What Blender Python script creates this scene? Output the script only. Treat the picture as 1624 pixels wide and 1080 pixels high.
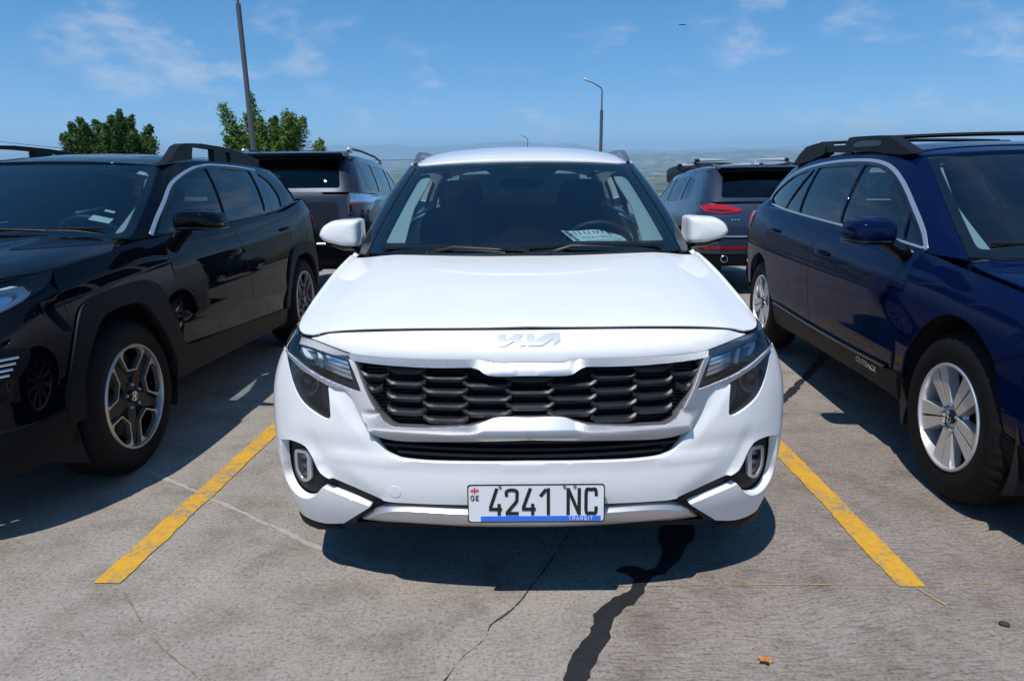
import bpy, math, random
import numpy as np
from mathutils import Vector, Matrix
from mathutils.bvhtree import BVHTree
from mathutils.geometry import delaunay_2d_cdt
R = math.radians
scene = bpy.context.scene
for o in list(bpy.data.objects): bpy.data.objects.remove(o)

# ------------------------------------------------------------------ camera
cam_data = bpy.data.cameras.new('camera'); cam = bpy.data.objects.new('camera', cam_data)
scene.collection.objects.link(cam); scene.camera = cam
cam_data.sensor_width = 36.0; cam_data.lens = 24.0; cam_data.clip_start = 0.05; cam_data.clip_end = 60000
cam.location = (0, 0, 1.34); cam.matrix_world = Matrix.Translation((0, 0, 1.34)) @ Matrix.Rotation(R(90 - 13.0), 4, 'X') @ Matrix.Rotation(R(-0.6), 4, 'Z')

# ------------------------------------------------------------------ sun, sky, exposure
SUN = Vector((-0.205, -0.46, 1.0)).normalized()
SUN_EL = math.asin(SUN.z); SUN_AZ = math.atan2(SUN.x, SUN.y)
sd = bpy.data.lights.new('sun', 'SUN'); sd.energy = 4.3; sd.angle = R(0.53); sd.color = (1.0, 0.955, 0.89)
so = bpy.data.objects.new('sun', sd); scene.collection.objects.link(so)
so.rotation_euler = (-SUN).to_track_quat('-Z', 'Y').to_euler(); so.location = SUN * 60

world = bpy.data.worlds.new('World'); scene.world = world; world.use_nodes = True
wn = world.node_tree; wn.nodes.clear()
def wnode(t, **k):
    n = wn.nodes.new(t)
    for a, b in k.items(): setattr(n, a, b)
    return n
w_sky = wnode('ShaderNodeTexSky', sky_type='NISHITA', sun_disc=False, sun_elevation=SUN_EL, sun_rotation=SUN_AZ,
              altitude=0.0, air_density=0.6, dust_density=0.0, ozone_density=6.0)
w_hs = wnode('ShaderNodeHueSaturation'); w_hs.inputs['Saturation'].default_value = 1.55; w_hs.inputs['Value'].default_value = 2.75
w_gm = wnode('ShaderNodeGamma'); w_gm.inputs['Gamma'].default_value = 0.6      # the camera's soft shoulder on the bright sky
wn.links.new(w_sky.outputs[0], w_gm.inputs['Color']); wn.links.new(w_gm.outputs[0], w_hs.inputs['Color'])
# thin broken summer clouds, the same all round the sky
w_tc = wnode('ShaderNodeTexCoord'); w_sep = wnode('ShaderNodeSeparateXYZ')
wn.links.new(w_tc.outputs['Generated'], w_sep.inputs[0])
def wmath(op, a, b=None, c=None, clamp=False):
    n = wnode('ShaderNodeMath', operation=op); n.use_clamp = clamp
    for i, s in enumerate((a, b, c)):
        if s is None: continue
        if isinstance(s, (int, float)): n.inputs[i].default_value = s
        else: wn.links.new(s, n.inputs[i])
    return n.outputs[0]
zz = wmath('MAXIMUM', wmath('ADD', w_sep.outputs[2], 0.30), 0.03)
w_cmb = wnode('ShaderNodeCombineXYZ')
wn.links.new(wmath('DIVIDE', w_sep.outputs[0], zz), w_cmb.inputs[0])
wn.links.new(wmath('DIVIDE', w_sep.outputs[1], zz), w_cmb.inputs[1])
w_cmb.inputs[2].default_value = 13.9
w_n1 = wnode('ShaderNodeTexNoise'); w_n1.inputs['Scale'].default_value = 4.6; w_n1.inputs['Detail'].default_value = 9; w_n1.inputs['Roughness'].default_value = 0.62; w_n1.inputs['Distortion'].default_value = 0.25
w_n2 = wnode('ShaderNodeTexNoise'); w_n2.inputs['Scale'].default_value = 1.5; w_n2.inputs['Detail'].default_value = 3
wn.links.new(w_cmb.outputs[0], w_n1.inputs['Vector']); wn.links.new(w_cmb.outputs[0], w_n2.inputs['Vector'])
dens = wmath('MULTIPLY_ADD', w_n2.outputs[0], 0.75, w_n1.outputs[0])
w_mr = wnode('ShaderNodeMapRange', interpolation_type='SMOOTHSTEP'); w_mr.inputs['From Min'].default_value = 0.855; w_mr.inputs['From Max'].default_value = 1.14
w_mr.inputs['To Max'].default_value = 0.50
wn.links.new(dens, w_mr.inputs['Value'])
w_mix = wnode('ShaderNodeMix', data_type='RGBA')
# a thin layer looks thinner overhead than along the horizon
thin = wmath('MINIMUM', wmath('DIVIDE', 0.24, wmath('MAXIMUM', wmath('ADD', w_sep.outputs[2], 0.05), 0.05)), 1.0)
wn.links.new(wmath('MULTIPLY', w_mr.outputs[0], thin), w_mix.inputs['Factor']); wn.links.new(w_hs.outputs[0], w_mix.inputs['A'])
w_mix.inputs['B'].default_value = (6.7, 7.1, 8.1, 1)
w_bg = wnode('ShaderNodeBackground'); w_bg.inputs['Strength'].default_value = 0.1
w_out = wnode('ShaderNodeOutputWorld')
wn.links.new(w_mix.outputs['Result'], w_bg.inputs['Color']); wn.links.new(w_bg.outputs[0], w_out.inputs['Surface'])

vs = scene.view_settings
vs.view_transform = 'Standard'; vs.look = 'None'; vs.gamma = 1.0; vs.use_curve_mapping = False; vs.exposure = 0.0
scene.render.engine = 'CYCLES'
cy = scene.cycles
cy.use_denoising = True; cy.max_bounces = 10; cy.transparent_max_bounces = 24; cy.glossy_bounces = 5; cy.diffuse_bounces = 3
cy.transmission_bounces = 6; cy.caustics_reflective = False; cy.caustics_refractive = False; cy.sample_clamp_indirect = 6.0
cy.volume_bounces = 1
# ================================================================== toolbox
def link(o, parent=None):
    scene.collection.objects.link(o)
    if parent is not None: o.parent = parent
    return o
def tag(o, label=None, cat=None, group=None, kind=None):
    for k, v in (('label', label), ('category', cat), ('group', group), ('kind', kind)):
        if v: o[k] = v
    return o
def empty(name, loc=(0, 0, 0), rot=(0, 0, 0)):
    o = bpy.data.objects.new(name, None); o.location = loc; o.rotation_euler = rot; o.empty_display_size = 0.2
    return link(o)
def mesh_obj(name, verts, faces, mat=None, parent=None, normals=None, smooth=True, mirror=False):
    v = np.asarray(verts, dtype=float).reshape(-1, 3)
    n = None if normals is None else np.asarray(normals, dtype=float).reshape(-1, 3)
    if mirror:
        v = v * np.array([-1, 1, 1]); faces = [tuple(reversed(f)) for f in faces]
        if n is not None: n = n * np.array([-1, 1, 1])
    me = bpy.data.meshes.new(name); me.from_pydata(v.tolist(), [], [tuple(f) for f in faces]); me.update()
    if smooth: me.polygons.foreach_set('use_smooth', [True] * len(me.polygons))
    if n is not None:
        l = np.linalg.norm(n, axis=1, keepdims=True); l[l == 0] = 1
        me.normals_split_custom_set_from_vertices((n / l).tolist())
    if mat is not None: me.materials.append(mat)
    return link(bpy.data.objects.new(name, me), parent)
def copy_obj(o, parent=None, loc=None, rot=None):
    c = o.copy(); scene.collection.objects.link(c)
    if parent is not None: c.parent = parent
    if loc is not None: c.location = loc
    if rot is not None: c.rotation_euler = rot
    return c
def copy_tree(o, parent=None):
    c = o.copy(); scene.collection.objects.link(c); c.parent = parent
    for ch in list(o.children): copy_tree(ch, c)
    return c

# ---- curves
def cubic(t, Y, tq):
    """natural cubic spline through (t, Y) sampled at tq"""
    t = np.asarray(t, float); Y = np.asarray(Y, float); n = len(t)
    if Y.ndim == 1: Y = Y[:, None]
    if n < 3:
        w = ((tq - t[0]) / (t[-1] - t[0]))[:, None]; return Y[0] * (1 - w) + Y[-1] * w
    h = np.diff(t); A = np.eye(n); B = np.zeros_like(Y)
    for i in range(1, n - 1):
        A[i, i - 1] = h[i - 1]; A[i, i] = 2 * (h[i - 1] + h[i]); A[i, i + 1] = h[i]
        B[i] = 3 * ((Y[i + 1] - Y[i]) / h[i] - (Y[i] - Y[i - 1]) / h[i - 1])
    c = np.linalg.solve(A, B)
    i = np.clip(np.searchsorted(t, tq, side='right') - 1, 0, n - 2)
    d = (tq - t[i])[:, None]; hi = h[i][:, None]
    b = (Y[i + 1] - Y[i]) / hi - hi * (2 * c[i] + c[i + 1]) / 3
    return Y[i] + b * d + c[i] * d ** 2 + (c[i + 1] - c[i]) / (3 * hi) * d ** 3
def pchip(xs, ys):
    xs = np.asarray(xs, float); ys = np.asarray(ys, float); h = np.diff(xs); s = np.diff(ys) / h
    m = np.zeros_like(xs); m[0] = s[0]; m[-1] = s[-1]
    for i in range(1, len(xs) - 1):
        if s[i - 1] * s[i] > 0:
            w1 = 2 * h[i] + h[i - 1]; w2 = h[i] + 2 * h[i - 1]
            m[i] = (w1 + w2) / (w1 / s[i - 1] + w2 / s[i])
    def f(x):
        x = np.clip(np.asarray(x, float), xs[0], xs[-1])
        i = np.clip(np.searchsorted(xs, x, side='right') - 1, 0, len(xs) - 2)
        t = (x - xs[i]) / h[i]
        return (2*t**3-3*t**2+1)*ys[i] + (t**3-2*t**2+t)*h[i]*m[i] + (-2*t**3+3*t**2)*ys[i+1] + (t**3-t**2)*h[i]*m[i+1]
    return f
def PW(*pairs): return pchip([p[0] for p in pairs], [p[1] for p in pairs])
def sp(pts, n=8):
    """centripetal Catmull-Rom through open points"""
    p = [np.array(q, float) for q in pts]
    if len(p) < 3: return [tuple(q) for q in p]
    p = [2 * p[0] - p[1]] + p + [2 * p[-1] - p[-2]]
    out = []
    for i in range(1, len(p) - 2):
        a, b, c, d = p[i-1:i+3]
        t0 = 0; t1 = t0 + max(np.linalg.norm(b-a), 1e-6) ** .5; t2 = t1 + max(np.linalg.norm(c-b), 1e-6) ** .5; t3 = t2 + max(np.linalg.norm(d-c), 1e-6) ** .5
        for k in range(n):
            t = t1 + (t2 - t1) * k / n
            A1 = (t1-t)/(t1-t0)*a+(t-t0)/(t1-t0)*b; A2 = (t2-t)/(t2-t1)*b+(t-t1)/(t2-t1)*c; A3 = (t3-t)/(t3-t2)*c+(t-t2)/(t3-t2)*d
            B1 = (t2-t)/(t2-t0)*A1+(t-t0)/(t2-t0)*A2; B2 = (t3-t)/(t3-t1)*A2+(t-t1)/(t3-t1)*A3
            out.append(tuple((t2-t)/(t2-t1)*B1+(t-t1)/(t2-t1)*B2))
    out.append(tuple(p[-2])); return out
def loop(*segs):
    """closed outline from smoothed segments joined at corners"""
    out = []
    for s in segs:
        for q in sp(s):
            if not out or math.dist(q, out[-1]) > 1e-4: out.append(tuple(q))
    if math.dist(out[0], out[-1]) < 1e-4: out.pop()
    return out
def rnd(pts, r, n=5):
    """closed polygon with rounded corners"""
    out = []; N = len(pts); rs = r if isinstance(r, (list, tuple)) else [r] * N
    for i in range(N):
        a = np.array(pts[i - 1], float); b = np.array(pts[i], float); c = np.array(pts[(i + 1) % N], float)
        u = a - b; v = c - b; lu = np.linalg.norm(u); lv = np.linalg.norm(v)
        d = min(rs[i], lu * .48, lv * .48)
        if d < 1e-5: out.append(tuple(b)); continue
        p = b + u / lu * d; q = b + v / lv * d
        for k in range(n + 1):
            t = k / n; out.append(tuple((1-t)**2 * p + 2*t*(1-t) * b + t*t * q))
    return out
def strip2(path, w, w2=None):
    """outline of a band of width w round an open 2d path"""
    p = np.array(path, float); t = np.gradient(p, axis=0); t /= np.linalg.norm(t, axis=1, keepdims=True) + 1e-12
    n = np.stack([-t[:, 1], t[:, 0]], 1); k = np.linspace(w, w if w2 is None else w2, len(p))[:, None] / 2
    return [tuple(q) for q in (p + n * k)] + [tuple(q) for q in (p - n * k)[::-1]]
def inside(pts, poly):
    x, y = pts[:, 0], pts[:, 1]; px = np.array(poly)[:, 0]; py = np.array(poly)[:, 1]
    qx = np.roll(px, -1); qy = np.roll(py, -1); r = np.zeros(len(pts), bool)
    for a, b, c, d in zip(px, py, qx, qy):
        if b == d: continue
        r ^= ((b > y) != (d > y)) & (x < (c - a) * (y - b) / (d - b) + a)
    return r
def resample(poly, step):
    out = []; n = len(poly)
    for i in range(n):
        a = np.array(poly[i], float); b = np.array(poly[(i + 1) % n], float); l = np.linalg.norm(b - a)
        if l < 1e-6: continue
        k = max(1, int(math.ceil(l / step)))
        for j in range(k): out.append(tuple(a + (b - a) * j / k))
    return out

# ---- base surfaces
class Grid:
    """smooth surface through a net of control points, with a ray-cast tree"""
    def __init__(s, ctrl, closed=False, nu=240, nv=60):
        C = np.array(ctrl, float); Rn, Cn = C.shape[:2]
        if closed:
            k = 4; C = np.concatenate([C[:, -k:], C, C[:, :k + 1]], 1)
        du = np.linalg.norm(np.diff(C, axis=1), axis=2).mean(0) ** .5; tu = np.concatenate([[0], np.cumsum(du)])
        dv = np.linalg.norm(np.diff(C, axis=0), axis=2).mean(1) ** .5; tv = np.concatenate([[0], np.cumsum(dv)])
        a, b = (tu[4], tu[4 + Cn]) if closed else (tu[0], tu[-1])
        s.tu = tu - a; s.ul = b - a; s.tv = tv; s.closed = closed
        uq = np.linspace(a, b, nu + 1); vq = np.linspace(0, tv[-1], nv + 1)
        D = np.stack([cubic(tu, C[r], uq) for r in range(Rn)])
        D = np.stack([cubic(tv, D[:, c], vq) for c in range(nu + 1)], 1)
        s.D = D; s.nu, s.nv = nu, nv
        gu = np.gradient(D, axis=1); gv = np.gradient(D, axis=0)
        if closed:
            e = (D[:, 1] - D[:, -2]) / 2; gu[:, 0] = e; gu[:, -1] = e
        N = np.cross(gu, gv); N /= np.linalg.norm(N, axis=2, keepdims=True) + 1e-12
        s.N = N
        V = D.reshape(-1, 3); w = nu + 1
        F = [(r*w+c, r*w+c+1, (r+1)*w+c+1, (r+1)*w+c) for r in range(nv) for c in range(nu)]
        s.bvh = BVHTree.FromPolygons(V.tolist(), F)
    def _n(s, idx, hit):
        r, c = divmod(idx, s.nu); q = s.D[r:r+2, c:c+2]; p = np.array(hit)
        eu = q[0, 1] - q[0, 0]; ev = q[1, 0] - q[0, 0]
        fu = np.clip(np.dot(p - q[0, 0], eu) / (np.dot(eu, eu) + 1e-12), 0, 1); fv = np.clip(np.dot(p - q[0, 0], ev) / (np.dot(ev, ev) + 1e-12), 0, 1)
        M = s.N[r:r+2, c:c+2]
        n = (M[0, 0]*(1-fu)+M[0, 1]*fu)*(1-fv)+(M[1, 0]*(1-fu)+M[1, 1]*fu)*fv
        return n / (np.linalg.norm(n) + 1e-12)
    def uv(s, u, v):
        """u, v in 0..1 of the sampled net"""
        a = (u % 1.0 if s.closed else np.clip(u, 0, 1)) * s.nu; b = np.clip(v, 0, 1) * s.nv
        c = min(int(a), s.nu - 1); r = min(int(b), s.nv - 1); fu = a - c; fv = b - r
        f = lambda M: (M[r, c]*(1-fu)+M[r, c+1]*fu)*(1-fv)+(M[r+1, c]*(1-fu)+M[r+1, c+1]*fu)*fv
        return f(s.D), f(s.N)
    def _wrap(s):
        m = s.D[s.nv // 2]; l = np.concatenate([[0], np.cumsum(np.linalg.norm(np.diff(m, axis=0), axis=1))])
        s.sl = l; s.sL = l[-1]
    def s_of(s, a, b, view):
        """arc length round the body (0 at the nose) of a point given in front (x, z) or side (y, z) view, and its z"""
        if not hasattr(s, 'sl'): s._wrap()
        sg = 1
        if view == 'front': sg = -1 if a < 0 else 1; h, n = s.cast(abs(a), b, view)
        else: h, n = s.cast(a, b, view)
        i = s.bvh.find_nearest(Vector(h))[2]; r, c = divmod(i, s.nu)
        q0 = s.D[r, c]; eu = s.D[r, c + 1] - q0; f = np.clip(np.dot(h - q0, eu) / (np.dot(eu, eu) + 1e-12), 0, 1)
        w = s.sl[c] * (1 - f) + s.sl[c + 1] * f
        if w > s.sL / 2 and view == 'front': w = 0.0
        return (sg * w, b)
    def cast(s, a, b, view):
        if view == 'wrap':
            if not hasattr(s, 'sl'): s._wrap()
            a = a % s.sL; c = int(np.clip(np.searchsorted(s.sl, a, side='right') - 1, 0, s.nu - 1))
            f = (a - s.sl[c]) / (s.sl[c + 1] - s.sl[c] + 1e-12)
            col = s.D[:, c] * (1 - f) + s.D[:, c + 1] * f; nc = s.N[:, c] * (1 - f) + s.N[:, c + 1] * f
            z = col[:, 2]; r = int(np.clip(np.searchsorted(z, b, side='right') - 1, 0, s.nv - 1))
            g = np.clip((b - z[r]) / (z[r + 1] - z[r] + 1e-12), 0, 1)
            p = col[r] * (1 - g) + col[r + 1] * g; n = nc[r] * (1 - g) + nc[r + 1] * g
            return p, n / np.linalg.norm(n)
        if view == 'uv':
            p, n = s.uv(a, b); return p, n / np.linalg.norm(n)
        o, d = {'side': ((4, a, b), (-1, 0, 0)), 'front': ((a, -4, b), (0, 1, 0)), 'rear': ((a, 9, b), (0, -1, 0)), 'top': ((a, b, 6), (0, 0, -1))}[view]
        h, n, i, _ = s.bvh.ray_cast(Vector(o), Vector(d))
        if h is None:
            # off the edge: step back to the nearest point of the surface as seen along the view
            t = {'side': 0.6, 'front': 0.3, 'rear': 4.3, 'top': 1.1}[view]
            q = {'side': (t, a, b), 'front': (a, t, b), 'rear': (a, t, b), 'top': (a, b, t)}[view]
            h, n, i, _ = s.bvh.find_nearest(Vector(q))
        nn = s._n(i, h)
        if np.dot(nn, d) > 0: nn = -nn
        return np.array(h), nn

def FW(surf, pts, n=6): return [surf.s_of(x, z, 'front') for x, z in sp(pts, n)]
def SW(surf, pts, n=6): return [surf.s_of(y, z, 'side') for y, z in sp(pts, n)]
def sym(half):
    """half outline from the centre line round to the centre line -> the whole"""
    m = [(-a, b) for a, b in half[::-1] if abs(a) > 1e-4]
    return list(half) + m
def arc(c, r, a0, a1, n=24, ry=None):
    return [(c[0] + r * math.cos(R(a0 + (a1 - a0) * k / n)), c[1] + (ry or r) * math.sin(R(a0 + (a1 - a0) * k / n))) for k in range(n + 1)]

def panel(name, parent, mat, surf, outline, view='side', holes=(), off=0.0, th=0.014, bev=0.0025, grid=0.035, mirror=False, both=False, fine=None, one_sided=False):
    """a body panel: the outline is triangulated, laid on the base surface, and given thickness and a rounded rim.
    off may be a function (a, b) -> height over the surface. both=True makes the left one too."""
    fine = fine or grid * .7
    loops = [resample(outline, fine)] + [resample(h, fine) for h in holes]
    pts = []; edges = []
    for lp in loops:
        k = len(pts); pts += lp; edges += [(k + i, k + (i + 1) % len(lp)) for i in range(len(lp))]
    L0 = np.array(loops[0]); lo = L0.min(0); hi = L0.max(0)
    gx = np.arange(lo[0] + grid * .37, hi[0], grid); gy = np.arange(lo[1] + grid * .41, hi[1], grid * .87)
    q = np.array([(x + (j % 2) * grid * .5, y) for j, y in enumerate(gy) for x in gx]).reshape(-1, 2)
    if len(q):
        m = inside(q, loops[0])
        for h in loops[1:]: m &= ~inside(q, h)
        q = q[m]
    if len(q):
        B = np.array(pts)
        dmin = np.array([np.min((B[:, 0] - a) ** 2 + (B[:, 1] - b) ** 2) for a, b in q])
        q = q[dmin > (fine * .6) ** 2]
    allp = [Vector(p) for p in pts] + [Vector(p) for p in q]
    ov, oe, of, *_ = delaunay_2d_cdt(allp, edges, [], 0, 1e-6)
    V2 = np.array([tuple(v) for v in ov])
    tri = np.array([f for f in of if len(f) == 3])
    cen = V2[tri].mean(1); m = inside(cen, loops[0])
    for h in loops[1:]: m &= ~inside(cen, h)
    tri = tri[m]
    a, b, c = V2[tri[:, 0]], V2[tri[:, 1]], V2[tri[:, 2]]
    area = (b[:, 0]-a[:, 0])*(c[:, 1]-a[:, 1]) - (c[:, 0]-a[:, 0])*(b[:, 1]-a[:, 1])
    tri[area < 0] = tri[area < 0][:, ::-1]
    tri = tri[np.abs(area) > 1e-10]
    used = np.unique(tri); remap = -np.ones(len(V2), int); remap[used] = np.arange(len(used)); V2 = V2[used]; tri = remap[tri]
    P = np.zeros((len(V2), 3)); N = np.zeros((len(V2), 3))
    for i, (x, y) in enumerate(V2): P[i], N[i] = surf.cast(x, y, view)
    fn = callable(off)
    O = np.array([off(x, y) for x, y in V2]) if fn else np.full(len(V2), float(off))
    T = P + N * O[:, None]
    # orient the triangles outward
    fnrm = np.cross(T[tri[:, 1]] - T[tri[:, 0]], T[tri[:, 2]] - T[tri[:, 0]])
    if np.einsum('ij,ij->i', fnrm, N[tri].mean(1)).sum() < 0: tri = tri[:, ::-1].copy(); fnrm = -fnrm
    if fn:
        NN = np.zeros_like(N)
        for k in range(3): np.add.at(NN, tri[:, k], fnrm)
        l = np.linalg.norm(NN, axis=1, keepdims=True); NN = np.where(l > 1e-12, NN / (l + 1e-15), N)
    else: NN = N.copy()
    cnt = {}
    for t in tri:
        for k in range(3):
            e = (t[k], t[(k + 1) % 3]); cnt[e] = cnt.get(e, 0) + 1
    bd = [e for e in cnt if (e[1], e[0]) not in cnt]
    E = {}
    for i, j in bd:
        d = T[j] - T[i]; nrm = np.cross(d, N[i] + N[j]); l = np.linalg.norm(nrm)
        if l > 1e-12:
            nrm = nrm / l
            E[i] = E.get(i, 0) + nrm; E[j] = E.get(j, 0) + nrm
    ids = sorted(E); n0 = len(T); r1 = {v: n0 + k for k, v in enumerate(ids)}; r2 = {v: n0 + len(ids) + k for k, v in enumerate(ids)}
    ex = np.array([E[v] / (np.linalg.norm(E[v]) + 1e-12) for v in ids]).reshape(-1, 3)
    T2 = T.copy()
    W1 = np.array([T[v] - N[v] * bev + ex[k] * bev * .35 for k, v in enumerate(ids)]).reshape(-1, 3)
    W2 = np.array([T[v] - N[v] * th + ex[k] * bev * .35 for k, v in enumerate(ids)]).reshape(-1, 3)
    n1 = np.array([ex[k] * .85 + NN[v] * .5 for k, v in enumerate(ids)]).reshape(-1, 3)
    verts = np.concatenate([T2, W1, W2]); norms = np.concatenate([NN, n1, ex])
    faces = [tuple(t) for t in tri]
    for i, j in bd:
        if i in r1 and j in r1:
            faces += [(j, i, r1[i], r1[j]), (r1[j], r1[i], r2[i], r2[j])]
    o = mesh_obj(name, verts, faces, mat, parent, norms, mirror=mirror)
    if both: return o, mesh_obj(name, verts, faces, mat, parent, norms, mirror=not mirror)
    return o

# ---- plain builders
class MB:
    def __init__(s): s.v = []; s.f = []
    def add(s, v, f):
        k = len(s.v); s.v += [tuple(map(float, p)) for p in v]; s.f += [tuple(i + k for i in q) for q in f]; return s
    def box(s, c, d, bev=0.0, rot=None):
        """box with chamfered edges"""
        hx, hy, hz = d[0] / 2, d[1] / 2, d[2] / 2; b = min(bev, hx * .9, hy * .9, hz * .9)
        M = Matrix.Identity(3) if rot is None else rot
        def put(v, f): s.add([tuple(M @ Vector(p) + Vector(c)) for p in v], f)
        if b <= 0:
            v = [(x, y, z) for x in (-hx, hx) for y in (-hy, hy) for z in (-hz, hz)]
            put(v, [(0, 1, 3, 2), (4, 6, 7, 5), (0, 4, 5, 1), (2, 3, 7, 6), (0, 2, 6, 4), (1, 5, 7, 3)]); return s
        v = []; idx = {}
        for sx in (-1, 1):
            for sy in (-1, 1):
                for sz in (-1, 1):
                    for ax in range(3):
                        p = [sx * (hx - b), sy * (hy - b), sz * (hz - b)]; p[ax] = (sx * hx, sy * hy, sz * hz)[ax]
                        idx[(sx, sy, sz, ax)] = len(v); v.append(p)
        f = []
        for ax in range(3):
            o1, o2 = [(1, 2), (2, 0), (0, 1)][ax]
            for sg in (-1, 1):
                q = []
                for a, c2 in ((-1, -1), (1, -1), (1, 1), (-1, 1)):
                    k = [0, 0, 0]; k[ax] = sg; k[o1] = a; k[o2] = c2; q.append(idx[(*k, ax)])
                f.append(tuple(q if sg > 0 else q[::-1]))
        for ax in range(3):
            o1, o2 = [(1, 2), (2, 0), (0, 1)][ax]
            for a in (-1, 1):
                for c2 in (-1, 1):
                    k0 = [0, 0, 0]; k0[o1] = a; k0[o2] = c2; k1 = list(k0); k0[ax] = -1; k1[ax] = 1
                    q = [idx[(*k0, o1)], idx[(*k1, o1)], idx[(*k1, o2)], idx[(*k0, o2)]]
                    f.append(tuple(q if a * c2 < 0 else q[::-1]))
        for sx in (-1, 1):
            for sy in (-1, 1):
                for sz in (-1, 1):
                    q = [idx[(sx, sy, sz, k)] for k in range(3)]; f.append(tuple(q if sx * sy * sz > 0 else q[::-1]))
        put(v, f); return s
    def tube(s, path, r, n=10, caps=True, flat=1.0, up=(0, 0, 1)):
        p = [Vector(q) for q in path]; N = len(p); rr = r if isinstance(r, (list, tuple, np.ndarray)) else [r] * N
        v = []; u = Vector(up)
        for i in range(N):
            t = (p[min(i + 1, N - 1)] - p[max(i - 1, 0)]).normalized()
            a = t.cross(u)
            if a.length < 1e-4: a = t.cross(Vector((1, 0, 0)))
            a.normalize(); b = t.cross(a).normalized()
            for k in range(n):
                g = 2 * math.pi * k / n
                v.append(p[i] + a * (rr[i] * math.cos(g)) + b * (rr[i] * flat * math.sin(g)))
        f = [(i*n+k, (i+1)*n+k, (i+1)*n+(k+1) % n, i*n+(k+1) % n) for i in range(N - 1) for k in range(n)]
        if caps: f += [tuple(range(n)), tuple(range((N - 1) * n, N * n))[::-1]]
        return s.add(v, f)
    def lathe(s, prof, n=48, axis='x', c=(0, 0, 0), a0=0.0, a1=2 * math.pi, close=False):
        """prof: (r, h) pairs swung round the axis"""
        full = abs(a1 - a0 - 2 * math.pi) < 1e-6; m = n if full else n + 1; v = []
        for k in range(m):
            g = a0 + (a1 - a0) * k / n; cg, sg = math.cos(g), math.sin(g)
            for r, h in prof:
                q = {'x': (h, r * cg, r * sg), 'y': (r * cg, h, r * sg), 'z': (r * cg, r * sg, h)}[axis]
                v.append((q[0] + c[0], q[1] + c[1], q[2] + c[2]))
        P = len(prof); f = []
        for k in range(n if full else m - 1):
            for i in range(P - 1 + (1 if close else 0)):
                j = (i + 1) % P; k2 = (k + 1) % m
                f.append((k*P+i, k2*P+i, k2*P+j, k*P+j))
        return s.add(v, f)
    def prism(s, poly, h0, h1, axis='y', bev=0.0):
        """2d outline extruded from h0 to h1 along an axis; (a, b) are the other two axes in order"""
        def pt(a, b, h): return {'x': (h, a, b), 'y': (a, h, b), 'z': (a, b, h)}[axis]
        ov, oe, of, *_ = delaunay_2d_cdt([Vector(p) for p in poly], [(i, (i + 1) % len(poly)) for i in range(len(poly))], [], 0, 1e-7)
        V = np.array([tuple(v) for v in ov]); T = np.array([f for f in of if len(f) == 3]); T = T[inside(V[T].mean(1), poly)]
        n = len(V)
        v = [pt(a, b, h0) for a, b in V] + [pt(a, b, h1) for a, b in V]
        f = [tuple(t) for t in T] + [tuple(t[::-1] + n) for t in T]
        cnt = {}
        for t in T:
            for k in range(3): cnt[(t[k], t[(k + 1) % 3])] = 1
        f += [(j, i, i + n, j + n) for (i, j) in cnt if (j, i) not in cnt]
        return s.add(v, f)
    def build(s, name, mat=None, parent=None, smooth=False, angle=None, mirror=False, loc=None):
        o = mesh_obj(name, s.v, s.f, mat, parent, smooth=False, mirror=mirror)
        me = o.data
        import bmesh
        bm = bmesh.new(); bm.from_mesh(me); bmesh.ops.recalc_face_normals(bm, faces=bm.faces[:])
        if smooth or angle:
            lim = R(angle or 40)
            for f in bm.faces: f.smooth = True
            for e in bm.edges:
                if len(e.link_faces) == 2: e.smooth = e.calc_face_angle(0) < lim
        bm.to_mesh(me); bm.free()
        if loc is not None: o.location = loc
        return o
    def both(s, *a, **k):
        k2 = dict(k); return s.build(*a, **k), s.build(*a, **{**k2, 'mirror': not k.get('mirror', False)})

def lower_loft(plan, zt, zb, front, side, rear, fs=(0, .12, .25, .4, .55, .7, .82, .91, 1.0), nu=420, nv=70, extra=None):
    """lower body: the plan outline (half, nose to tail) carried from zb up to zt(y); front, side and rear give the setback against f"""
    p = np.array(plan, float); n = len(p)
    full = np.concatenate([p, (p * [-1, 1])[-2:0:-1]])
    t = (np.roll(full, -1, 0) - np.roll(full, 1, 0)); t /= np.linalg.norm(t, axis=1, keepdims=True)
    nx, ny = t[:, 1], -t[:, 0]
    rows = []
    for f in fs:
        row = []
        for k, (x, y) in enumerate(full):
            dx = -np.sign(x) * nx[k] ** 2 * side(f); dy = ny[k] ** 2 * (front(f) if ny[k] < 0 else -rear(f))
            z = zb(y) + f * (zt(y) - zb(y))
            if extra: ddx, ddy, dz = extra(abs(x), y, f); dx += np.sign(x) * ddx; dy += ddy; z += dz
            row.append((x + dx, y + dy, z))
        rows.append(row)
    return Grid(rows, True, nu, nv)
def upper_loft(bot, top, bulge=0.02, rows=(0, .2, .4, .6, .8, 1.0), nu=420, nv=50, fbulge=0.012):
    """greenhouse between a lower and an upper ring (half rings of x, y, z from windscreen centre to rear centre)"""
    b = np.array(bot, float); t = np.array(top, float)
    fb = np.concatenate([b, (b * [-1, 1, 1])[-2:0:-1]]); ft = np.concatenate([t, (t * [-1, 1, 1])[-2:0:-1]])
    tg = np.roll(fb, -1, 0) - np.roll(fb, 1, 0); tg[:, 2] = 0; tg /= np.linalg.norm(tg, axis=1, keepdims=True)
    nr = np.stack([tg[:, 1], -tg[:, 0], np.zeros(len(fb))], 1)
    amt = np.where(np.abs(nr[:, 0]) > .7, bulge, fbulge)[:, None]
    return Grid([fb * (1 - k) + ft * k + nr * amt * 4 * k * (1 - k) for k in rows], True, nu, nv)
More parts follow.
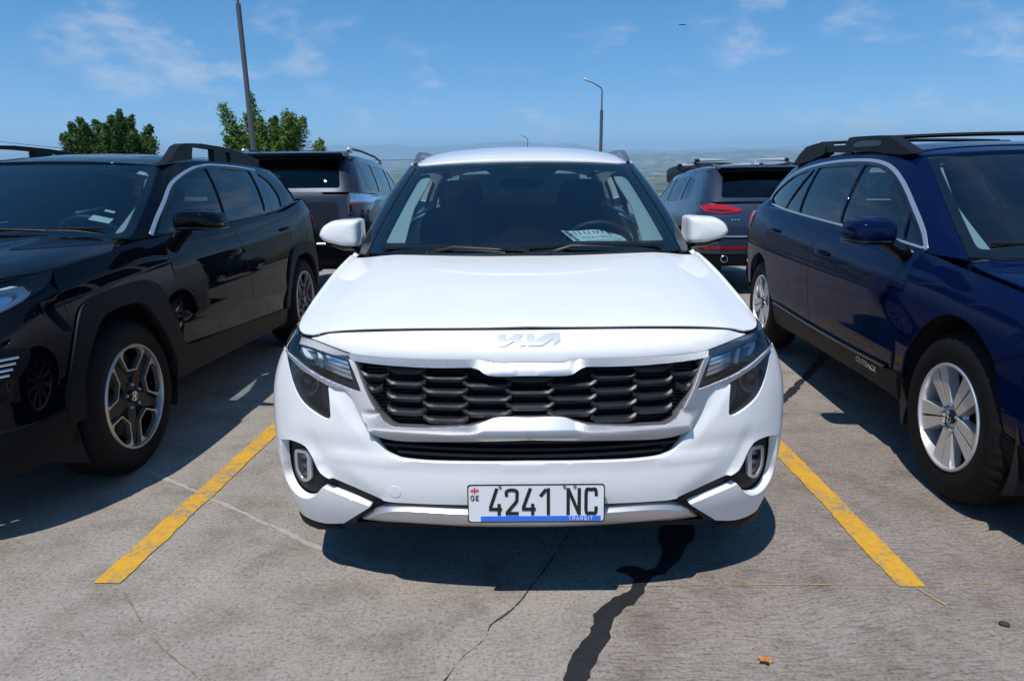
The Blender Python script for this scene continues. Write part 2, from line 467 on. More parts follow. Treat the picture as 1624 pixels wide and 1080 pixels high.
def top_field(zf, x0, x1, y0, y1, nx=17, ny=25, nu=160, nv=160):
    """height field z = zf(x, y)"""
    xs = np.linspace(x0, x1, nx); ys = np.linspace(y0, y1, ny)
    return Grid([[(x, y, float(zf(x, y))) for x in xs] for y in ys], False, nu, nv)
# ================================================================== base surfaces of the five cars (x across, y from nose to tail, z up)
# white crossover in the middle
K_POS, K_ROT = (0.051, 1.92, 0.0), R(-0.35)
K_zt = PW((-.1, .905), (.05, .905), (.14, .89), (.33, .872), (.5, .905), (.8, .968), (1.2, 1.03), (1.5, 1.05), (3.2, 1.10), (4.4, 1.12))
K_low = lower_loft(
    [(0, 0), (.15, .004), (.30, .018), (.45, .043), (.59, .083), (.70, .135), (.788, .192), (.858, .270), (.892, .365), (.905, .48), (.909, .65), (.909, .9),
     (.905, 1.3), (.905, 2.0), (.905, 2.8), (.898, 3.4), (.875, 3.85), (.83, 4.15), (.74, 4.29), (.5, 4.35), (.25, 4.368), (0, 4.37)],
    K_zt, lambda y: .21,
    PW((0, .075), (.1, .035), (.2, .008), (.28, 0), (.45, .012), (.6, .026), (.78, .040), (.88, .056), (.95, .085), (1, .145)),
    PW((0, .075), (.12, .04), (.3, .010), (.45, 0), (.62, .003), (.74, .017), (.85, .044), (.93, .078), (1, .118)),
    PW((0, .05), (.3, .0), (.6, .02), (1, .08)))
K_up = upper_loft(
    [(0, .95, 1.045), (.2, .957, 1.045), (.4, .985, 1.045), (.56, 1.03, 1.043), (.67, 1.085, 1.04), (.733, 1.16, 1.04), (.762, 1.28, 1.045), (.785, 1.7, 1.05), (.795, 2.3, 1.065), (.795, 3.0, 1.09), (.79, 3.6, 1.11), (.73, 4.02, 1.12), (.63, 4.17, 1.12), (.4, 4.24, 1.12), (.2, 4.26, 1.12), (0, 4.265, 1.12)],
    [(0, 1.70, 1.452), (.15, 1.704, 1.451), (.30, 1.716, 1.448), (.43, 1.742, 1.443), (.525, 1.78, 1.437), (.588, 1.85, 1.435), (.612, 1.97, 1.445), (.622, 2.2, 1.468), (.63, 2.6, 1.485), (.63, 3.1, 1.48), (.61, 3.6, 1.45), (.57, 3.86, 1.425), (.50, 3.95, 1.415), (.33, 3.99, 1.42), (.16, 4.0, 1.425), (0, 4.0, 1.427)])
K_roofz = PW((1.6, 1.425), (1.7, 1.458), (1.9, 1.505), (2.2, 1.540), (2.6, 1.556), (3.0, 1.552), (3.5, 1.528), (4.05, 1.47))
K_roof = top_field(lambda x, y: K_roofz(y) - .050 * (abs(x) / .6) ** 2.3 - .05 * (abs(x) / .63) ** 10, -.66, .66, 1.62, 4.05)
K_hoodz = PW((.05, .862), (.10, .892), (.147, .907), (.2, .921), (.35, .948), (.6, .985), (.8, 1.012), (1.1, 1.045))
K_zn = PW((0, .907), (.314, .903), (.45, .899), (.555, .893), (.64, .882), (.70, .868), (.79, .848), (.86, .82))
K_yn = PW((0, .147), (.314, .159), (.45, .174), (.555, .192), (.64, .213), (.70, .236), (.79, .30), (.86, .4))
def K_hood_f(x, y):
    a = abs(x); z = K_zn(a) + K_hoodz(.147 + y - K_yn(a)) - .907
    z += .035 * (a / .79) ** 2 * max(0, (y - .3) / .8)
    e = .60 - .16 * (1.05 - y); z += .006 / (1 + math.exp((a - e) / .016)) * min(1, max(0, (y - .22) / .3))
    return z
K_hood = top_field(K_hood_f, -.86, .86, .0, 1.15, 41, 31)

# black crossover on the left
V_POS, V_ROT = (-2.677, 2.181, 0.0), R(0.0)
V_zt = PW((-.1, .985), (.1, .985), (.4, 1.00), (.8, 1.045), (1.2, 1.085), (1.6, 1.098), (2.4, 1.112), (3.2, 1.138), (4.0, 1.21), (4.7, 1.23))
V_low = lower_loft(
    [(0, 0), (.15, .005), (.32, .02), (.48, .05), (.61, .10), (.72, .175), (.80, .27), (.855, .39), (.89, .55), (.907, .75), (.915, .95),
     (.92, 1.5), (.922, 2.2), (.922, 2.9), (.917, 3.5), (.90, 3.95), (.855, 4.28), (.76, 4.48), (.55, 4.57), (.28, 4.598), (0, 4.60)],
    V_zt, lambda y: .24,
    PW((0, .06), (.12, .02), (.25, 0), (.5, .01), (.75, .03), (.88, .05), (.95, .09), (1, .15)),
    PW((0, .05), (.12, .025), (.3, .008), (.5, 0), (.62, .002), (.76, .018), (.88, .038), (.95, .058), (1, .09)),
    PW((0, .05), (.3, .0), (.6, .02), (1, .10)))
V_up = upper_loft(
    [(0, 1.04, 1.10), (.2, 1.048, 1.10), (.4, 1.075, 1.098), (.57, 1.12, 1.095), (.70, 1.18, 1.09), (.785, 1.26, 1.083), (.825, 1.40, 1.085), (.838, 1.8, 1.10), (.841, 2.4, 1.112), (.836, 3.1, 1.135), (.81, 3.6, 1.17), (.75, 4.06, 1.21), (.64, 4.26, 1.22), (.4, 4.36, 1.22), (.2, 4.39, 1.22), (0, 4.395, 1.22)],
    [(0, 1.83, 1.478), (.15, 1.834, 1.477), (.32, 1.848, 1.474), (.45, 1.875, 1.470), (.545, 1.915, 1.466), (.61, 1.985, 1.468), (.635, 2.10, 1.48), (.645, 2.35, 1.50), (.65, 2.8, 1.508), (.645, 3.3, 1.496), (.625, 3.75, 1.47), (.58, 3.98, 1.45), (.50, 4.08, 1.44), (.33, 4.13, 1.44), (.16, 4.15, 1.44), (0, 4.15, 1.44)], bulge=.024)
V_roofz = PW((1.7, 1.455), (1.83, 1.485), (2.1, 1.522), (2.5, 1.552), (2.9, 1.556), (3.4, 1.54), (4.2, 1.47))
V_roof = top_field(lambda x, y: V_roofz(y) - .035 * (abs(x) / .6) ** 2.3 - .04 * (abs(x) / .65) ** 10, -.68, .68, 1.75, 4.2)
V_hoodz = PW((.0, .95), (.06, .985), (.12, 1.005), (.25, 1.03), (.5, 1.065), (.8, 1.095), (1.2, 1.125))
def V_hood_f(x, y):
    a = abs(x); z = V_hoodz(y) - .020 * (a / .74) ** 2 - .035 * (a / .82) ** 8
    z += .010 / (1 + math.exp((a - .50 + .10 * (1.1 - y)) / .014)) * min(1, max(0, (y - .15) / .3))
    return z
V_hood = top_field(V_hood_f, -.9, .9, .0, 1.3, 41, 31)

# dark blue wagon on the right (its nose is towards the camera, turned a little)
O_ANG = math.atan2(.218, 2.796)
O_POS, O_ROT = None, -O_ANG
_d = np.array([math.sin(O_ANG), math.cos(O_ANG)]); _n = np.array([math.cos(O_ANG), -math.sin(O_ANG)])
_p = np.array([1.822, 2.724]) + _n * .885 - _d * .95
O_POS = (float(_p[0]), float(_p[1]), 0.0)
O_zt = PW((-.1, .885), (.1, .885), (.4, .90), (.8, .94), (1.2, .99), (1.6, 1.02), (2.4, 1.055), (3.2, 1.085), (3.8, 1.12), (4.3, 1.14), (5, 1.14))
O_low = lower_loft(
    [(0, 0), (.15, .005), (.32, .022), (.48, .055), (.61, .105), (.72, .18), (.80, .28), (.85, .40), (.882, .56), (.898, .76), (.907, .95),
     (.912, 1.5), (.915, 2.3), (.915, 3.0), (.91, 3.6), (.89, 4.1), (.84, 4.5), (.73, 4.75), (.5, 4.86), (.25, 4.895), (0, 4.90)],
    O_zt, lambda y: .24,
    PW((0, .06), (.12, .02), (.25, 0), (.5, .012), (.75, .04), (.88, .065), (.95, .10), (1, .17)),
    PW((0, .075), (.12, .045), (.3, .018), (.5, .002), (.62, 0), (.76, .012), (.88, .034), (.95, .055), (1, .085)),
    PW((0, .05), (.3, .0), (.6, .02), (1, .10)))
O_up = upper_loft(
    [(0, 1.02, 1.01), (.2, 1.028, 1.01), (.4, 1.06, 1.008), (.57, 1.11, 1.004), (.70, 1.175, .998), (.775, 1.26, .995), (.812, 1.40, 1.003), (.826, 1.8, 1.025), (.829, 2.4, 1.052), (.823, 3.1, 1.08), (.80, 3.7, 1.112), (.745, 4.25, 1.138), (.64, 4.5, 1.14), (.4, 4.62, 1.14), (.2, 4.65, 1.14), (0, 4.655, 1.14)],
    [(0, 1.90, 1.472), (.15, 1.904, 1.471), (.32, 1.92, 1.467), (.45, 1.95, 1.462), (.54, 1.99, 1.457), (.60, 2.06, 1.457), (.625, 2.18, 1.465), (.637, 2.45, 1.486), (.64, 2.9, 1.496), (.635, 3.4, 1.488), (.615, 3.9, 1.455), (.57, 4.2, 1.42), (.50, 4.31, 1.41), (.33, 4.37, 1.41), (.16, 4.39, 1.412), (0, 4.39, 1.413)], bulge=.026)
O_roofz = PW((1.75, 1.445), (1.9, 1.48), (2.2, 1.525), (2.6, 1.555), (3.0, 1.56), (3.6, 1.535), (4.5, 1.44))
O_roof = top_field(lambda x, y: O_roofz(y) - .035 * (abs(x) / .6) ** 2.3 - .04 * (abs(x) / .64) ** 10, -.67, .67, 1.8, 4.45)
O_hoodz = PW((.0, .845), (.06, .885), (.12, .905), (.25, .93), (.5, .965), (.8, .995), (1.2, 1.02))
def O_hood_f(x, y):
    a = abs(x); z = O_hoodz(y) - .022 * (a / .74) ** 2 - .04 * (a / .82) ** 8
    z += .012 / (1 + math.exp((a - .52 + .16 * (1.1 - y)) / .016)) * min(1, max(0, (y - .15) / .3))
    return z
O_hood = top_field(O_hood_f, -.9, .9, .0, 1.3, 41, 31)
# ================================================================== materials (all procedural)
def new_mat(name):
    m = bpy.data.materials.new(name); m.use_nodes = True; return m, m.node_tree, m.node_tree.nodes['Principled BSDF']
def pm(name, col, rough=0.5, metal=0.0, coat=0.0, coat_rough=0.03, spec=0.5, emit=None, noise=None, bump=None):
    m, nt, b = new_mat(name)
    b.inputs['Base Color'].default_value = (*col, 1); b.inputs['Roughness'].default_value = rough; b.inputs['Metallic'].default_value = metal
    b.inputs['Coat Weight'].default_value = coat; b.inputs['Coat Roughness'].default_value = coat_rough; b.inputs['Specular IOR Level'].default_value = spec
    if noise or bump:
        tc = nt.nodes.new('ShaderNodeTexCoord')
    if noise:   # (scale, amount): uneven tone
        n = nt.nodes.new('ShaderNodeTexNoise'); n.inputs['Scale'].default_value = noise[0]; n.inputs['Detail'].default_value = 6
        nt.links.new(tc.outputs['Object'], n.inputs['Vector'])
        mx = nt.nodes.new('ShaderNodeMix'); mx.data_type = 'RGBA'; mx.inputs['A'].default_value = (*[c * (1 - noise[1]) for c in col], 1); mx.inputs['B'].default_value = (*[min(1, c * (1 + noise[1])) for c in col], 1)
        nt.links.new(n.outputs[0], mx.inputs['Factor']); nt.links.new(mx.outputs['Result'], b.inputs['Base Color'])
    if bump:    # (scale, strength, distance)
        n2 = nt.nodes.new('ShaderNodeTexNoise'); n2.inputs['Scale'].default_value = bump[0]; n2.inputs['Detail'].default_value = 4
        nt.links.new(tc.outputs['Object'], n2.inputs['Vector'])
        bp = nt.nodes.new('ShaderNodeBump'); bp.inputs['Strength'].default_value = bump[1]; bp.inputs['Distance'].default_value = bump[2]
        nt.links.new(n2.outputs[0], bp.inputs['Height']); nt.links.new(bp.outputs[0], b.inputs['Normal'])
    return m
def paint(name, col, metal=0.0, rough=0.45, flake=0.0, dust=0.0, spec=0.0, ior=1.45, coat=1.0):
    """lacquered car paint: a coloured base under clear coat, with fine flakes and a little road dust"""
    m, nt, b = new_mat(name)
    b.inputs['Metallic'].default_value = metal; b.inputs['Roughness'].default_value = rough
    b.inputs['Coat Weight'].default_value = coat; b.inputs['Coat Roughness'].default_value = 0.02; b.inputs['Coat IOR'].default_value = ior; b.inputs['Specular IOR Level'].default_value = spec
    tc = nt.nodes.new('ShaderNodeTexCoord')
    n = nt.nodes.new('ShaderNodeTexNoise'); n.inputs['Scale'].default_value = 900 if flake else 3; n.inputs['Detail'].default_value = 2
    nt.links.new(tc.outputs['Object'], n.inputs['Vector'])
    mx = nt.nodes.new('ShaderNodeMix'); mx.data_type = 'RGBA'
    f = flake or 0.02
    mx.inputs['A'].default_value = (*[c * (1 - f) for c in col], 1); mx.inputs['B'].default_value = (*[min(1, c * (1 + f)) for c in col], 1)
    nt.links.new(n.outputs[0], mx.inputs['Factor'])
    d = nt.nodes.new('ShaderNodeTexNoise'); d.inputs['Scale'].default_value = 2.6; d.inputs['Detail'].default_value = 8; d.inputs['Roughness'].default_value = .7
    nt.links.new(tc.outputs['Object'], d.inputs['Vector'])
    mr = nt.nodes.new('ShaderNodeMapRange'); mr.inputs['From Min'].default_value = .45; mr.inputs['From Max'].default_value = .75; mr.inputs['To Max'].default_value = dust
    nt.links.new(d.outputs[0], mr.inputs['Value'])
    m2 = nt.nodes.new('ShaderNodeMix'); m2.data_type = 'RGBA'; m2.inputs['B'].default_value = (.30, .27, .23, 1)
    nt.links.new(mr.outputs[0], m2.inputs['Factor']); nt.links.new(mx.outputs['Result'], m2.inputs['A']); nt.links.new(m2.outputs['Result'], b.inputs['Base Color'])
    r2 = nt.nodes.new('ShaderNodeMapRange'); r2.inputs['To Min'].default_value = .012; r2.inputs['To Max'].default_value = .05
    nt.links.new(d.outputs[0], r2.inputs['Value']); nt.links.new(r2.outputs[0], b.inputs['Coat Roughness'])
    return m
def glass(name, tint, ior=1.5, rough=0.0):
    """thin sheet glass: tinted see-through plus mirror reflection by Fresnel"""
    m = bpy.data.materials.new(name); m.use_nodes = True; nt = m.node_tree; nt.nodes.clear()
    out = nt.nodes.new('ShaderNodeOutputMaterial'); tr = nt.nodes.new('ShaderNodeBsdfTransparent'); gl = nt.nodes.new('ShaderNodeBsdfGlossy')
    tr.inputs[0].default_value = (*tint, 1); gl.inputs['Roughness'].default_value = rough; gl.inputs['Color'].default_value = (1, 1, 1, 1)
    fr = nt.nodes.new('ShaderNodeFresnel'); fr.inputs['IOR'].default_value = ior
    mx = nt.nodes.new('ShaderNodeMixShader'); nt.links.new(fr.outputs[0], mx.inputs[0]); nt.links.new(tr.outputs[0], mx.inputs[1]); nt.links.new(gl.outputs[0], mx.inputs[2])
    nt.links.new(mx.outputs[0], out.inputs[0]); return m
def knurl(name, col, rough, x_plain, k=330.0, strength=.5):
    """satin chrome with a pressed diamond pattern away from the middle of the car"""
    m, nt, b = new_mat(name); b.inputs['Base Color'].default_value = (*col, 1); b.inputs['Metallic'].default_value = .85; b.inputs['Roughness'].default_value = rough
    tc = nt.nodes.new('ShaderNodeTexCoord'); sx = nt.nodes.new('ShaderNodeSeparateXYZ'); nt.links.new(tc.outputs['Object'], sx.inputs[0])
    def mm(op, a, c=None):
        n = nt.nodes.new('ShaderNodeMath'); n.operation = op
        for i, s in enumerate((a, c)):
            if s is None: continue
            if isinstance(s, (int, float)): n.inputs[i].default_value = s
            else: nt.links.new(s, n.inputs[i])
        return n.outputs[0]
    X = mm('MULTIPLY', sx.outputs[0], k); Z = mm('MULTIPLY', sx.outputs[2], k * 1.9)
    h = mm('ADD', mm('ABSOLUTE', mm('SINE', mm('ADD', X, Z))), mm('ABSOLUTE', mm('SINE', mm('SUBTRACT', X, Z))))
    mask = nt.nodes.new('ShaderNodeMapRange'); mask.inputs['From Min'].default_value = x_plain; mask.inputs['From Max'].default_value = x_plain + .05
    nt.links.new(mm('ABSOLUTE', sx.outputs[0]), mask.inputs['Value'])
    cm = nt.nodes.new('ShaderNodeMix'); cm.data_type = 'RGBA'; cm.inputs['A'].default_value = (*col, 1); cm.inputs['B'].default_value = (*[c * .74 for c in col], 1)  # shade in the grooves is put into the base colour
    gr = nt.nodes.new('ShaderNodeMapRange'); gr.inputs['From Min'].default_value = .55; gr.inputs['From Max'].default_value = .95; gr.inputs['To Min'].default_value = 1; gr.inputs['To Max'].default_value = 0
    nt.links.new(h, gr.inputs['Value']); nt.links.new(mm('MULTIPLY', gr.outputs[0], mask.outputs[0]), cm.inputs['Factor']); nt.links.new(cm.outputs['Result'], b.inputs['Base Color'])
    bp = nt.nodes.new('ShaderNodeBump'); bp.inputs['Strength'].default_value = .5; bp.inputs['Distance'].default_value = .003
    nt.links.new(mm('MULTIPLY', h, mask.outputs[0]), bp.inputs['Height']); nt.links.new(bp.outputs[0], b.inputs['Normal'])
    return m
M = {}
M['white'] = paint('white_paint', (.79, .795, .80), rough=.5, dust=.015, spec=.2)
M['black'] = paint('black_paint', (.0016, .002, .0045), rough=.5, flake=.5, dust=.002, ior=1.36, coat=.72)
M['blue'] = paint('blue_paint', (.0017, .0066, .038), rough=.38, flake=.4, dust=.001, ior=1.36, coat=.62)
M['grey'] = paint('grey_paint', (.040, .045, .060), metal=.6, rough=.36, flake=.4, dust=.03)
M['grey2'] = paint('slate_paint', (.045, .062, .10), metal=.65, rough=.36, flake=.4, dust=.03)
M['plastic'] = pm('black_plastic', (.008, .0085, .010), .42, noise=(40, .25), spec=.3)
M['trim'] = pm('textured_black_trim', (.006, .007, .009), .5, bump=(900, .25, .001), spec=.25)
M['clad'] = pm('grained_grey_cladding', (.0035, .0048, .008), .5, noise=(9, .3), bump=(700, .3, .001), spec=.14)
M['gloss'] = pm('gloss_black', (.004, .004, .005), .08, spec=.6)
M['rubber'] = pm('tyre_rubber', (.0045, .0045, .005), .75, noise=(22, .35), bump=(300, .25, .001), spec=.25)
M['well'] = pm('wheel_liner', (.008, .008, .009), .85)
M['chrome'] = pm('chrome', (.78, .79, .81), .08, 1.0)
M['satin'] = pm('satin_silver', (.66, .67, .69), .36, .8)
M['badge'] = pm('pale_badge', (.77, .78, .79), .28, .45)
M['slat'] = pm('dark_grey_grille_plastic', (.012, .014, .019), .4, noise=(20, .2), spec=.4)
M['knurl'] = knurl('knurled_satin_chrome', (.50, .51, .535), .36, .135)
M['knurl2'] = knurl('knurled_satin_blade', (.52, .53, .555), .36, .135)
M['alloy'] = pm('silver_alloy', (.66, .67, .69), .30, .5, noise=(30, .08))
M['machined'] = pm('machined_alloy', (.50, .48, .46), .34, .8)
M['wheelblack'] = pm('black_alloy', (.004, .004, .005), .35, spec=.3)
M['iron'] = pm('brake_iron', (.12, .11, .105), .5, .8, noise=(40, .4))
M['ws'] = glass('windscreen_glass', (.52, .70, .76), 1.8)
M['side'] = glass('side_glass', (.55, .66, .68), 1.52)
M['side_dark'] = glass('dark_side_glass', (.20, .26, .28), 1.52)
M['privacy'] = glass('privacy_glass', (.035, .042, .05), 1.52)
M['lens'] = glass('clear_lens', (.93, .95, .98), 1.6)
M['frit'] = pm('ceramic_black_border', (.006, .007, .010), .25)
M['lamp_dark'] = pm('lamp_housing_dark', (.012, .014, .020), .25)
M['lamp_blue'] = pm('lamp_housing_blue_grey', (.17, .21, .29), .25, .3)  # blue of the sky reflected in the lamp, put into the housing colour
M['lamp_mid'] = pm('lamp_housing_smoke', (.035, .042, .055), .22, .3)
M['lamp_grey'] = pm('lamp_housing_grey', (.10, .11, .13), .3, .4)
M['reflector'] = pm('lamp_reflector', (.70, .72, .76), .12, 1.0)
M['led'] = pm('led_diffuser', (.72, .77, .84), .25, 0, .3)
M['amber'] = pm('amber_lens', (.45, .06, .015), .12, 0, 1)
M['red'] = pm('red_lens', (.42, .006, .010), .10, 0, 1, noise=(120, .3))
M['darkred'] = pm('dark_red_lens', (.10, .004, .008), .10, 0, 1)
M['smoke_red'] = pm('smoked_red_lens', (.030, .003, .006), .10, 0, 1)
M['mid_red'] = pm('deep_red_lens', (.24, .005, .009), .12, 0, 1)
M['dash'] = pm('dashboard_vinyl', (.020, .022, .026), .55, bump=(500, .2, .001))
M['rail'] = pm('rail_grey', (.22, .23, .25), .35, .7)
M['seat'] = pm('dark_seat_cloth', (.009, .012, .018), .8, noise=(30, .3))
M['beige'] = pm('light_seat_leather', (.22, .20, .175), .6, noise=(12, .12))
M['headliner'] = pm('pale_headliner', (.42, .43, .42), .85)
M['pillar'] = pm('pale_pillar_trim', (.50, .52, .52), .7)
M['mirror'] = pm('mirror_glass', (.85, .87, .9), .01, 1.0)
M['paper'] = pm('white_paper', (.80, .82, .80), .7)
M['ink'] = pm('black_ink', (.012, .012, .014), .5)
M['sticker'] = pm('pale_sticker', (.62, .70, .66), .5)
M['plate'] = pm('plate_white', (.72, .74, .76), .28, coat=.4)
M['plate_blue'] = pm('plate_blue', (.03, .16, .75), .3, coat=.4)
M['plate_red'] = pm('plate_red', (.62, .03, .03), .3)
M['plate_grey'] = pm('plate_grey', (.45, .47, .46), .4)
M['steel'] = pm('screw_steel', (.45, .45, .44), .35, 1.0)
# ================================================================== builders shared by the cars
def soft(mb, c, d, e=.4, rot=None, nu=20, nv=12):
    """rounded block (superellipsoid)"""
    Mx = Matrix.Identity(3) if rot is None else rot; v = []; f = []
    pw = lambda x: math.copysign(abs(x) ** e, x)
    for j in range(nv + 1):
        ph = -math.pi / 2 + math.pi * j / nv
        for i in range(nu):
            th = 2 * math.pi * i / nu
            p = Vector((pw(math.cos(ph)) * pw(math.cos(th)) * d[0] / 2, pw(math.cos(ph)) * pw(math.sin(th)) * d[1] / 2, pw(math.sin(ph)) * d[2] / 2))
            v.append(tuple(Mx @ p + Vector(c)))
    for j in range(nv):
        for i in range(nu):
            f.append((j*nu+i, j*nu+(i+1) % nu, (j+1)*nu+(i+1) % nu, (j+1)*nu+i))
    mb.add(v, f); return mb
def dome(mb, outline, c, depth, n=8, back=0.0, axis='y', sgn=-1, e=.62):
    """outline (a, b) in the plane across the axis, bulging by depth"""
    P = np.array(resample(outline, .012)); ce = P.mean(0); v = []; N = len(P)
    rings = [(1.0, back)] + [(math.cos(math.pi / 2 * k / n) ** e, -sgn * 0 + math.sin(math.pi / 2 * k / n) * depth) for k in range(n)]
    for s, h in rings:
        for a, b in ce + (P - ce) * s:
            q = {'y': (a, sgn * h, b), 'x': (sgn * h, a, b), 'z': (a, b, sgn * h)}[axis]
            v.append((q[0] + c[0], q[1] + c[1], q[2] + c[2]))
    q = {'y': (ce[0], sgn * depth, ce[1]), 'x': (sgn * depth, ce[0], ce[1]), 'z': (ce[0], ce[1], sgn * depth)}[axis]
    v.append((q[0] + c[0], q[1] + c[1], q[2] + c[2]))
    f = [(k*N+i, k*N+(i+1) % N, (k+1)*N+(i+1) % N, (k+1)*N+i) for k in range(len(rings) - 1) for i in range(N)]
    f += [((len(rings)-1)*N+i, (len(rings)-1)*N+(i+1) % N, len(v) - 1) for i in range(N)]
    f.append(tuple(range(N))[::-1])
    mb.add(v, f); return mb
def frustum(mb, top, bot, ht, hb, axis='x'):
    """chamfered plate: outline bot at hb rising to outline top at ht (same number of points)"""
    def pt(a, b, h): return {'x': (h, a, b), 'y': (a, h, b), 'z': (a, b, h)}[axis]
    n = len(top); v = [pt(a, b, ht) for a, b in top] + [pt(a, b, hb) for a, b in bot]
    mb.add(v, [tuple(range(n))] + [(i, (i+1) % n, n + (i+1) % n, n + i) for i in range(n)]); return mb
def shrink(poly, d):
    p = np.array(poly, float); n = len(p); out = []
    ar = sum(p[i][0]*p[(i+1) % n][1]-p[(i+1) % n][0]*p[i][1] for i in range(n)); sg = 1 if ar > 0 else -1
    for i in range(n):
        a, b, c = p[i-1], p[i], p[(i+1) % n]
        e1 = (b-a)/(np.linalg.norm(b-a)+1e-9); e2 = (c-b)/(np.linalg.norm(c-b)+1e-9)
        n1 = sg*np.array([-e1[1], e1[0]]); n2 = sg*np.array([-e2[1], e2[0]]); m = n1+n2; m /= (np.dot(m, n1)+1e-6)
        out.append(tuple(b + m*d))
    return out
def rot2(poly, ang): c, s = math.cos(ang), math.sin(ang); return [(a*c-b*s, a*s+b*c) for a, b in poly]

def make_wheel(parent, loc, rt, rr, w, style, side=1, turn=0.0, lean=0.0):
    """wheel with the outer face at x = 0 pointing to +x (side = 1) or -x; rr = radius of the rim's edge"""
    hub = bpy.data.objects.new('wheel', None); link(hub, parent); hub.location = loc; hub.rotation_euler = (0, 0, turn)
    mir = side < 0
    # tyre: sidewall, shoulder blocks, grooved tread
    prof = [(rr - .012, -.012), (rr + .004, -.004), (rr + .018, .004), (rr + (rt-rr)*.45, .010), (rt - .045, .004), (rt - .022, -.012), (rt - .008, -.030),
            (rt - .002, -.046), (rt - .009, -.050), (rt - .009, -.058), (rt, -.062), (rt + .001, -w*.36), (rt - .008, -w*.36 - .004), (rt - .008, -w*.36 - .012), (rt + .001, -w*.36 - .016),
            (rt + .001, -w*.62), (rt - .008, -w*.62 - .004), (rt - .008, -w*.62 - .012), (rt, -w*.62 - .016), (rt - .006, -w + .030), (rt - .030, -w + .006), (rr + .02, -w - .004), (rr - .012, -w + .01)]
    t = MB(); n = 132; v = []; P = len(prof)
    for k in range(n):
        g = 2 * math.pi * k / n
        for i, (r, h) in enumerate(prof):
            if i in (5, 6, 7) and k % 3 == 0: r -= .007; h -= .002
            if i in (4,) and k % 3 == 0: r -= .002
            v.append((h, r * math.cos(g), r * math.sin(g)))
    t.add(v, [(k*P+i, ((k+1) % n)*P+i, ((k+1) % n)*P+i+1, k*P+i+1) for k in range(n) for i in range(P - 1)])
    t.build('tyre', M['rubber'], hub, angle=35, mirror=mir)
    rimmat = {'black5': M['wheelblack'], 'silver10': M['alloy'], 'plain': M['alloy']}[style]
    lipmat = {'black5': M['machined'], 'silver10': M['alloy'], 'plain': M['alloy']}[style]
    MB().lathe([(rr - .001, -.010), (rr + .003, -.002), (rr - .001, .004), (rr - .010, .004), (rr - .013, -.004), (rr - .016, -.03)], 96).build('rim_lip', lipmat, hub, angle=40, mirror=mir)
    MB().lathe([(rr - .016, -.03), (rr - .022, -.08), (rr - .03, -.14), (rr - .012, -w + .02)], 72).build('rim_barrel', M['wheelblack'] if style != 'silver10' else M['alloy'], hub, smooth=True, mirror=mir)
    MB().lathe([(.06, -.095), (rr * .78, -.095), (rr * .78, -.110), (.06, -.110)], 64).build('brake_disc', M['iron'], hub, angle=30, mirror=mir)
    a = R(38); cal = MB(); cal.add([], []); 
    MB().lathe([(rr*.80, -.075), (rr*.80, -.135), (rr*.50, -.135), (rr*.50, -.075), (rr*.80, -.075)], 10, a0=R(20), a1=R(75)).build('brake_caliper', M['iron'], hub, mirror=mir)
    MB().lathe([(0.001, -.125), (rr*.9, -.13)], 40).build('dust_shield', M['well'], hub, mirror=mir)
    hx = -.020
    if style == 'black5':
        for k in range(5):
            ang = R(72 * k + 82) - math.pi / 2
            ro = rr - .006; th = .30
            outer = [(-.040, .122), (.040, .122), (.060, .150)] + [(ro * math.sin(q), ro * math.cos(q)) for q in np.linspace(.49, -.49, 13)] + [(-.060, .150)]
            inner = rnd([(-.031, .134), (.031, .134), (.073, .190), (.066, .214), (.040, .228), (-.040, .228), (-.066, .214), (-.073, .190)], .010, 3)
            inner = [(a_ * 1.12 * rr / .25, (.186 + (b_ - .186) * 1.10) * rr / .25) for a_, b_ in inner]; outer = [(a_, b_) for a_, b_ in outer]
            # flat machined frame with an opening
            pts = resample(outer, .02); hol = resample(inner, .012)
            allp = [Vector(p) for p in rot2(pts, ang) + rot2(hol, ang)]
            ed = [(i, (i+1) % len(pts)) for i in range(len(pts))] + [(len(pts)+i, len(pts)+(i+1) % len(hol)) for i in range(len(hol))]
            ov, oe, of, *_ = delaunay_2d_cdt(allp, ed, [], 0, 1e-7); V = np.array([tuple(q) for q in ov]); T = np.array([f for f in of if len(f) == 3]); cen = V[T].mean(1)
            T = T[inside(cen, rot2(pts, ang)) & ~inside(cen, rot2(hol, ang))]
            fr = MB(); nn = len(V); dep = lambda r_: hx + .012 * min(1, r_ / ro)
            vv = [(dep(math.hypot(*q)), q[0], q[1]) for q in V] + [(dep(math.hypot(*q)) - .022, q[0], q[1]) for q in V]
            cnt = {}
            for t_ in T:
                for j in range(3): cnt[(t_[j], t_[(j+1) % 3])] = 1
            ff = [tuple(t_) for t_ in T] + [(j, i, i+nn, j+nn) for (i, j) in cnt if (j, i) not in cnt]
            fr.add(vv, ff); fr.build('rim_frame', M['machined'], hub, mirror=mir)
            # black arm between two frames
            a2 = ang + R(36)
            top = rot2([(-.030, .035), (.030, .035), (.034, .12), (.024, .17), (.021, ro), (-.021, ro), (-.024, .17), (-.034, .12)], a2)
            bot = rot2([(-.042, .030), (.042, .030), (.062, .115), (.040, .17), (.034, ro), (-.034, ro), (-.040, .17), (-.062, .115)], a2)
            arm = MB(); frustum(arm, top, bot, hx - .006, hx - .032); arm.build('spoke', M['wheelblack'], hub, mirror=mir)
        MB().lathe([(0.001, hx - .003), (.055, hx - .004), (.07, hx - .02)], 40).build('hub_face', M['wheelblack'], hub, smooth=True, mirror=mir)
        lug_r, cap_r = .057, .030
    elif style == 'silver10':
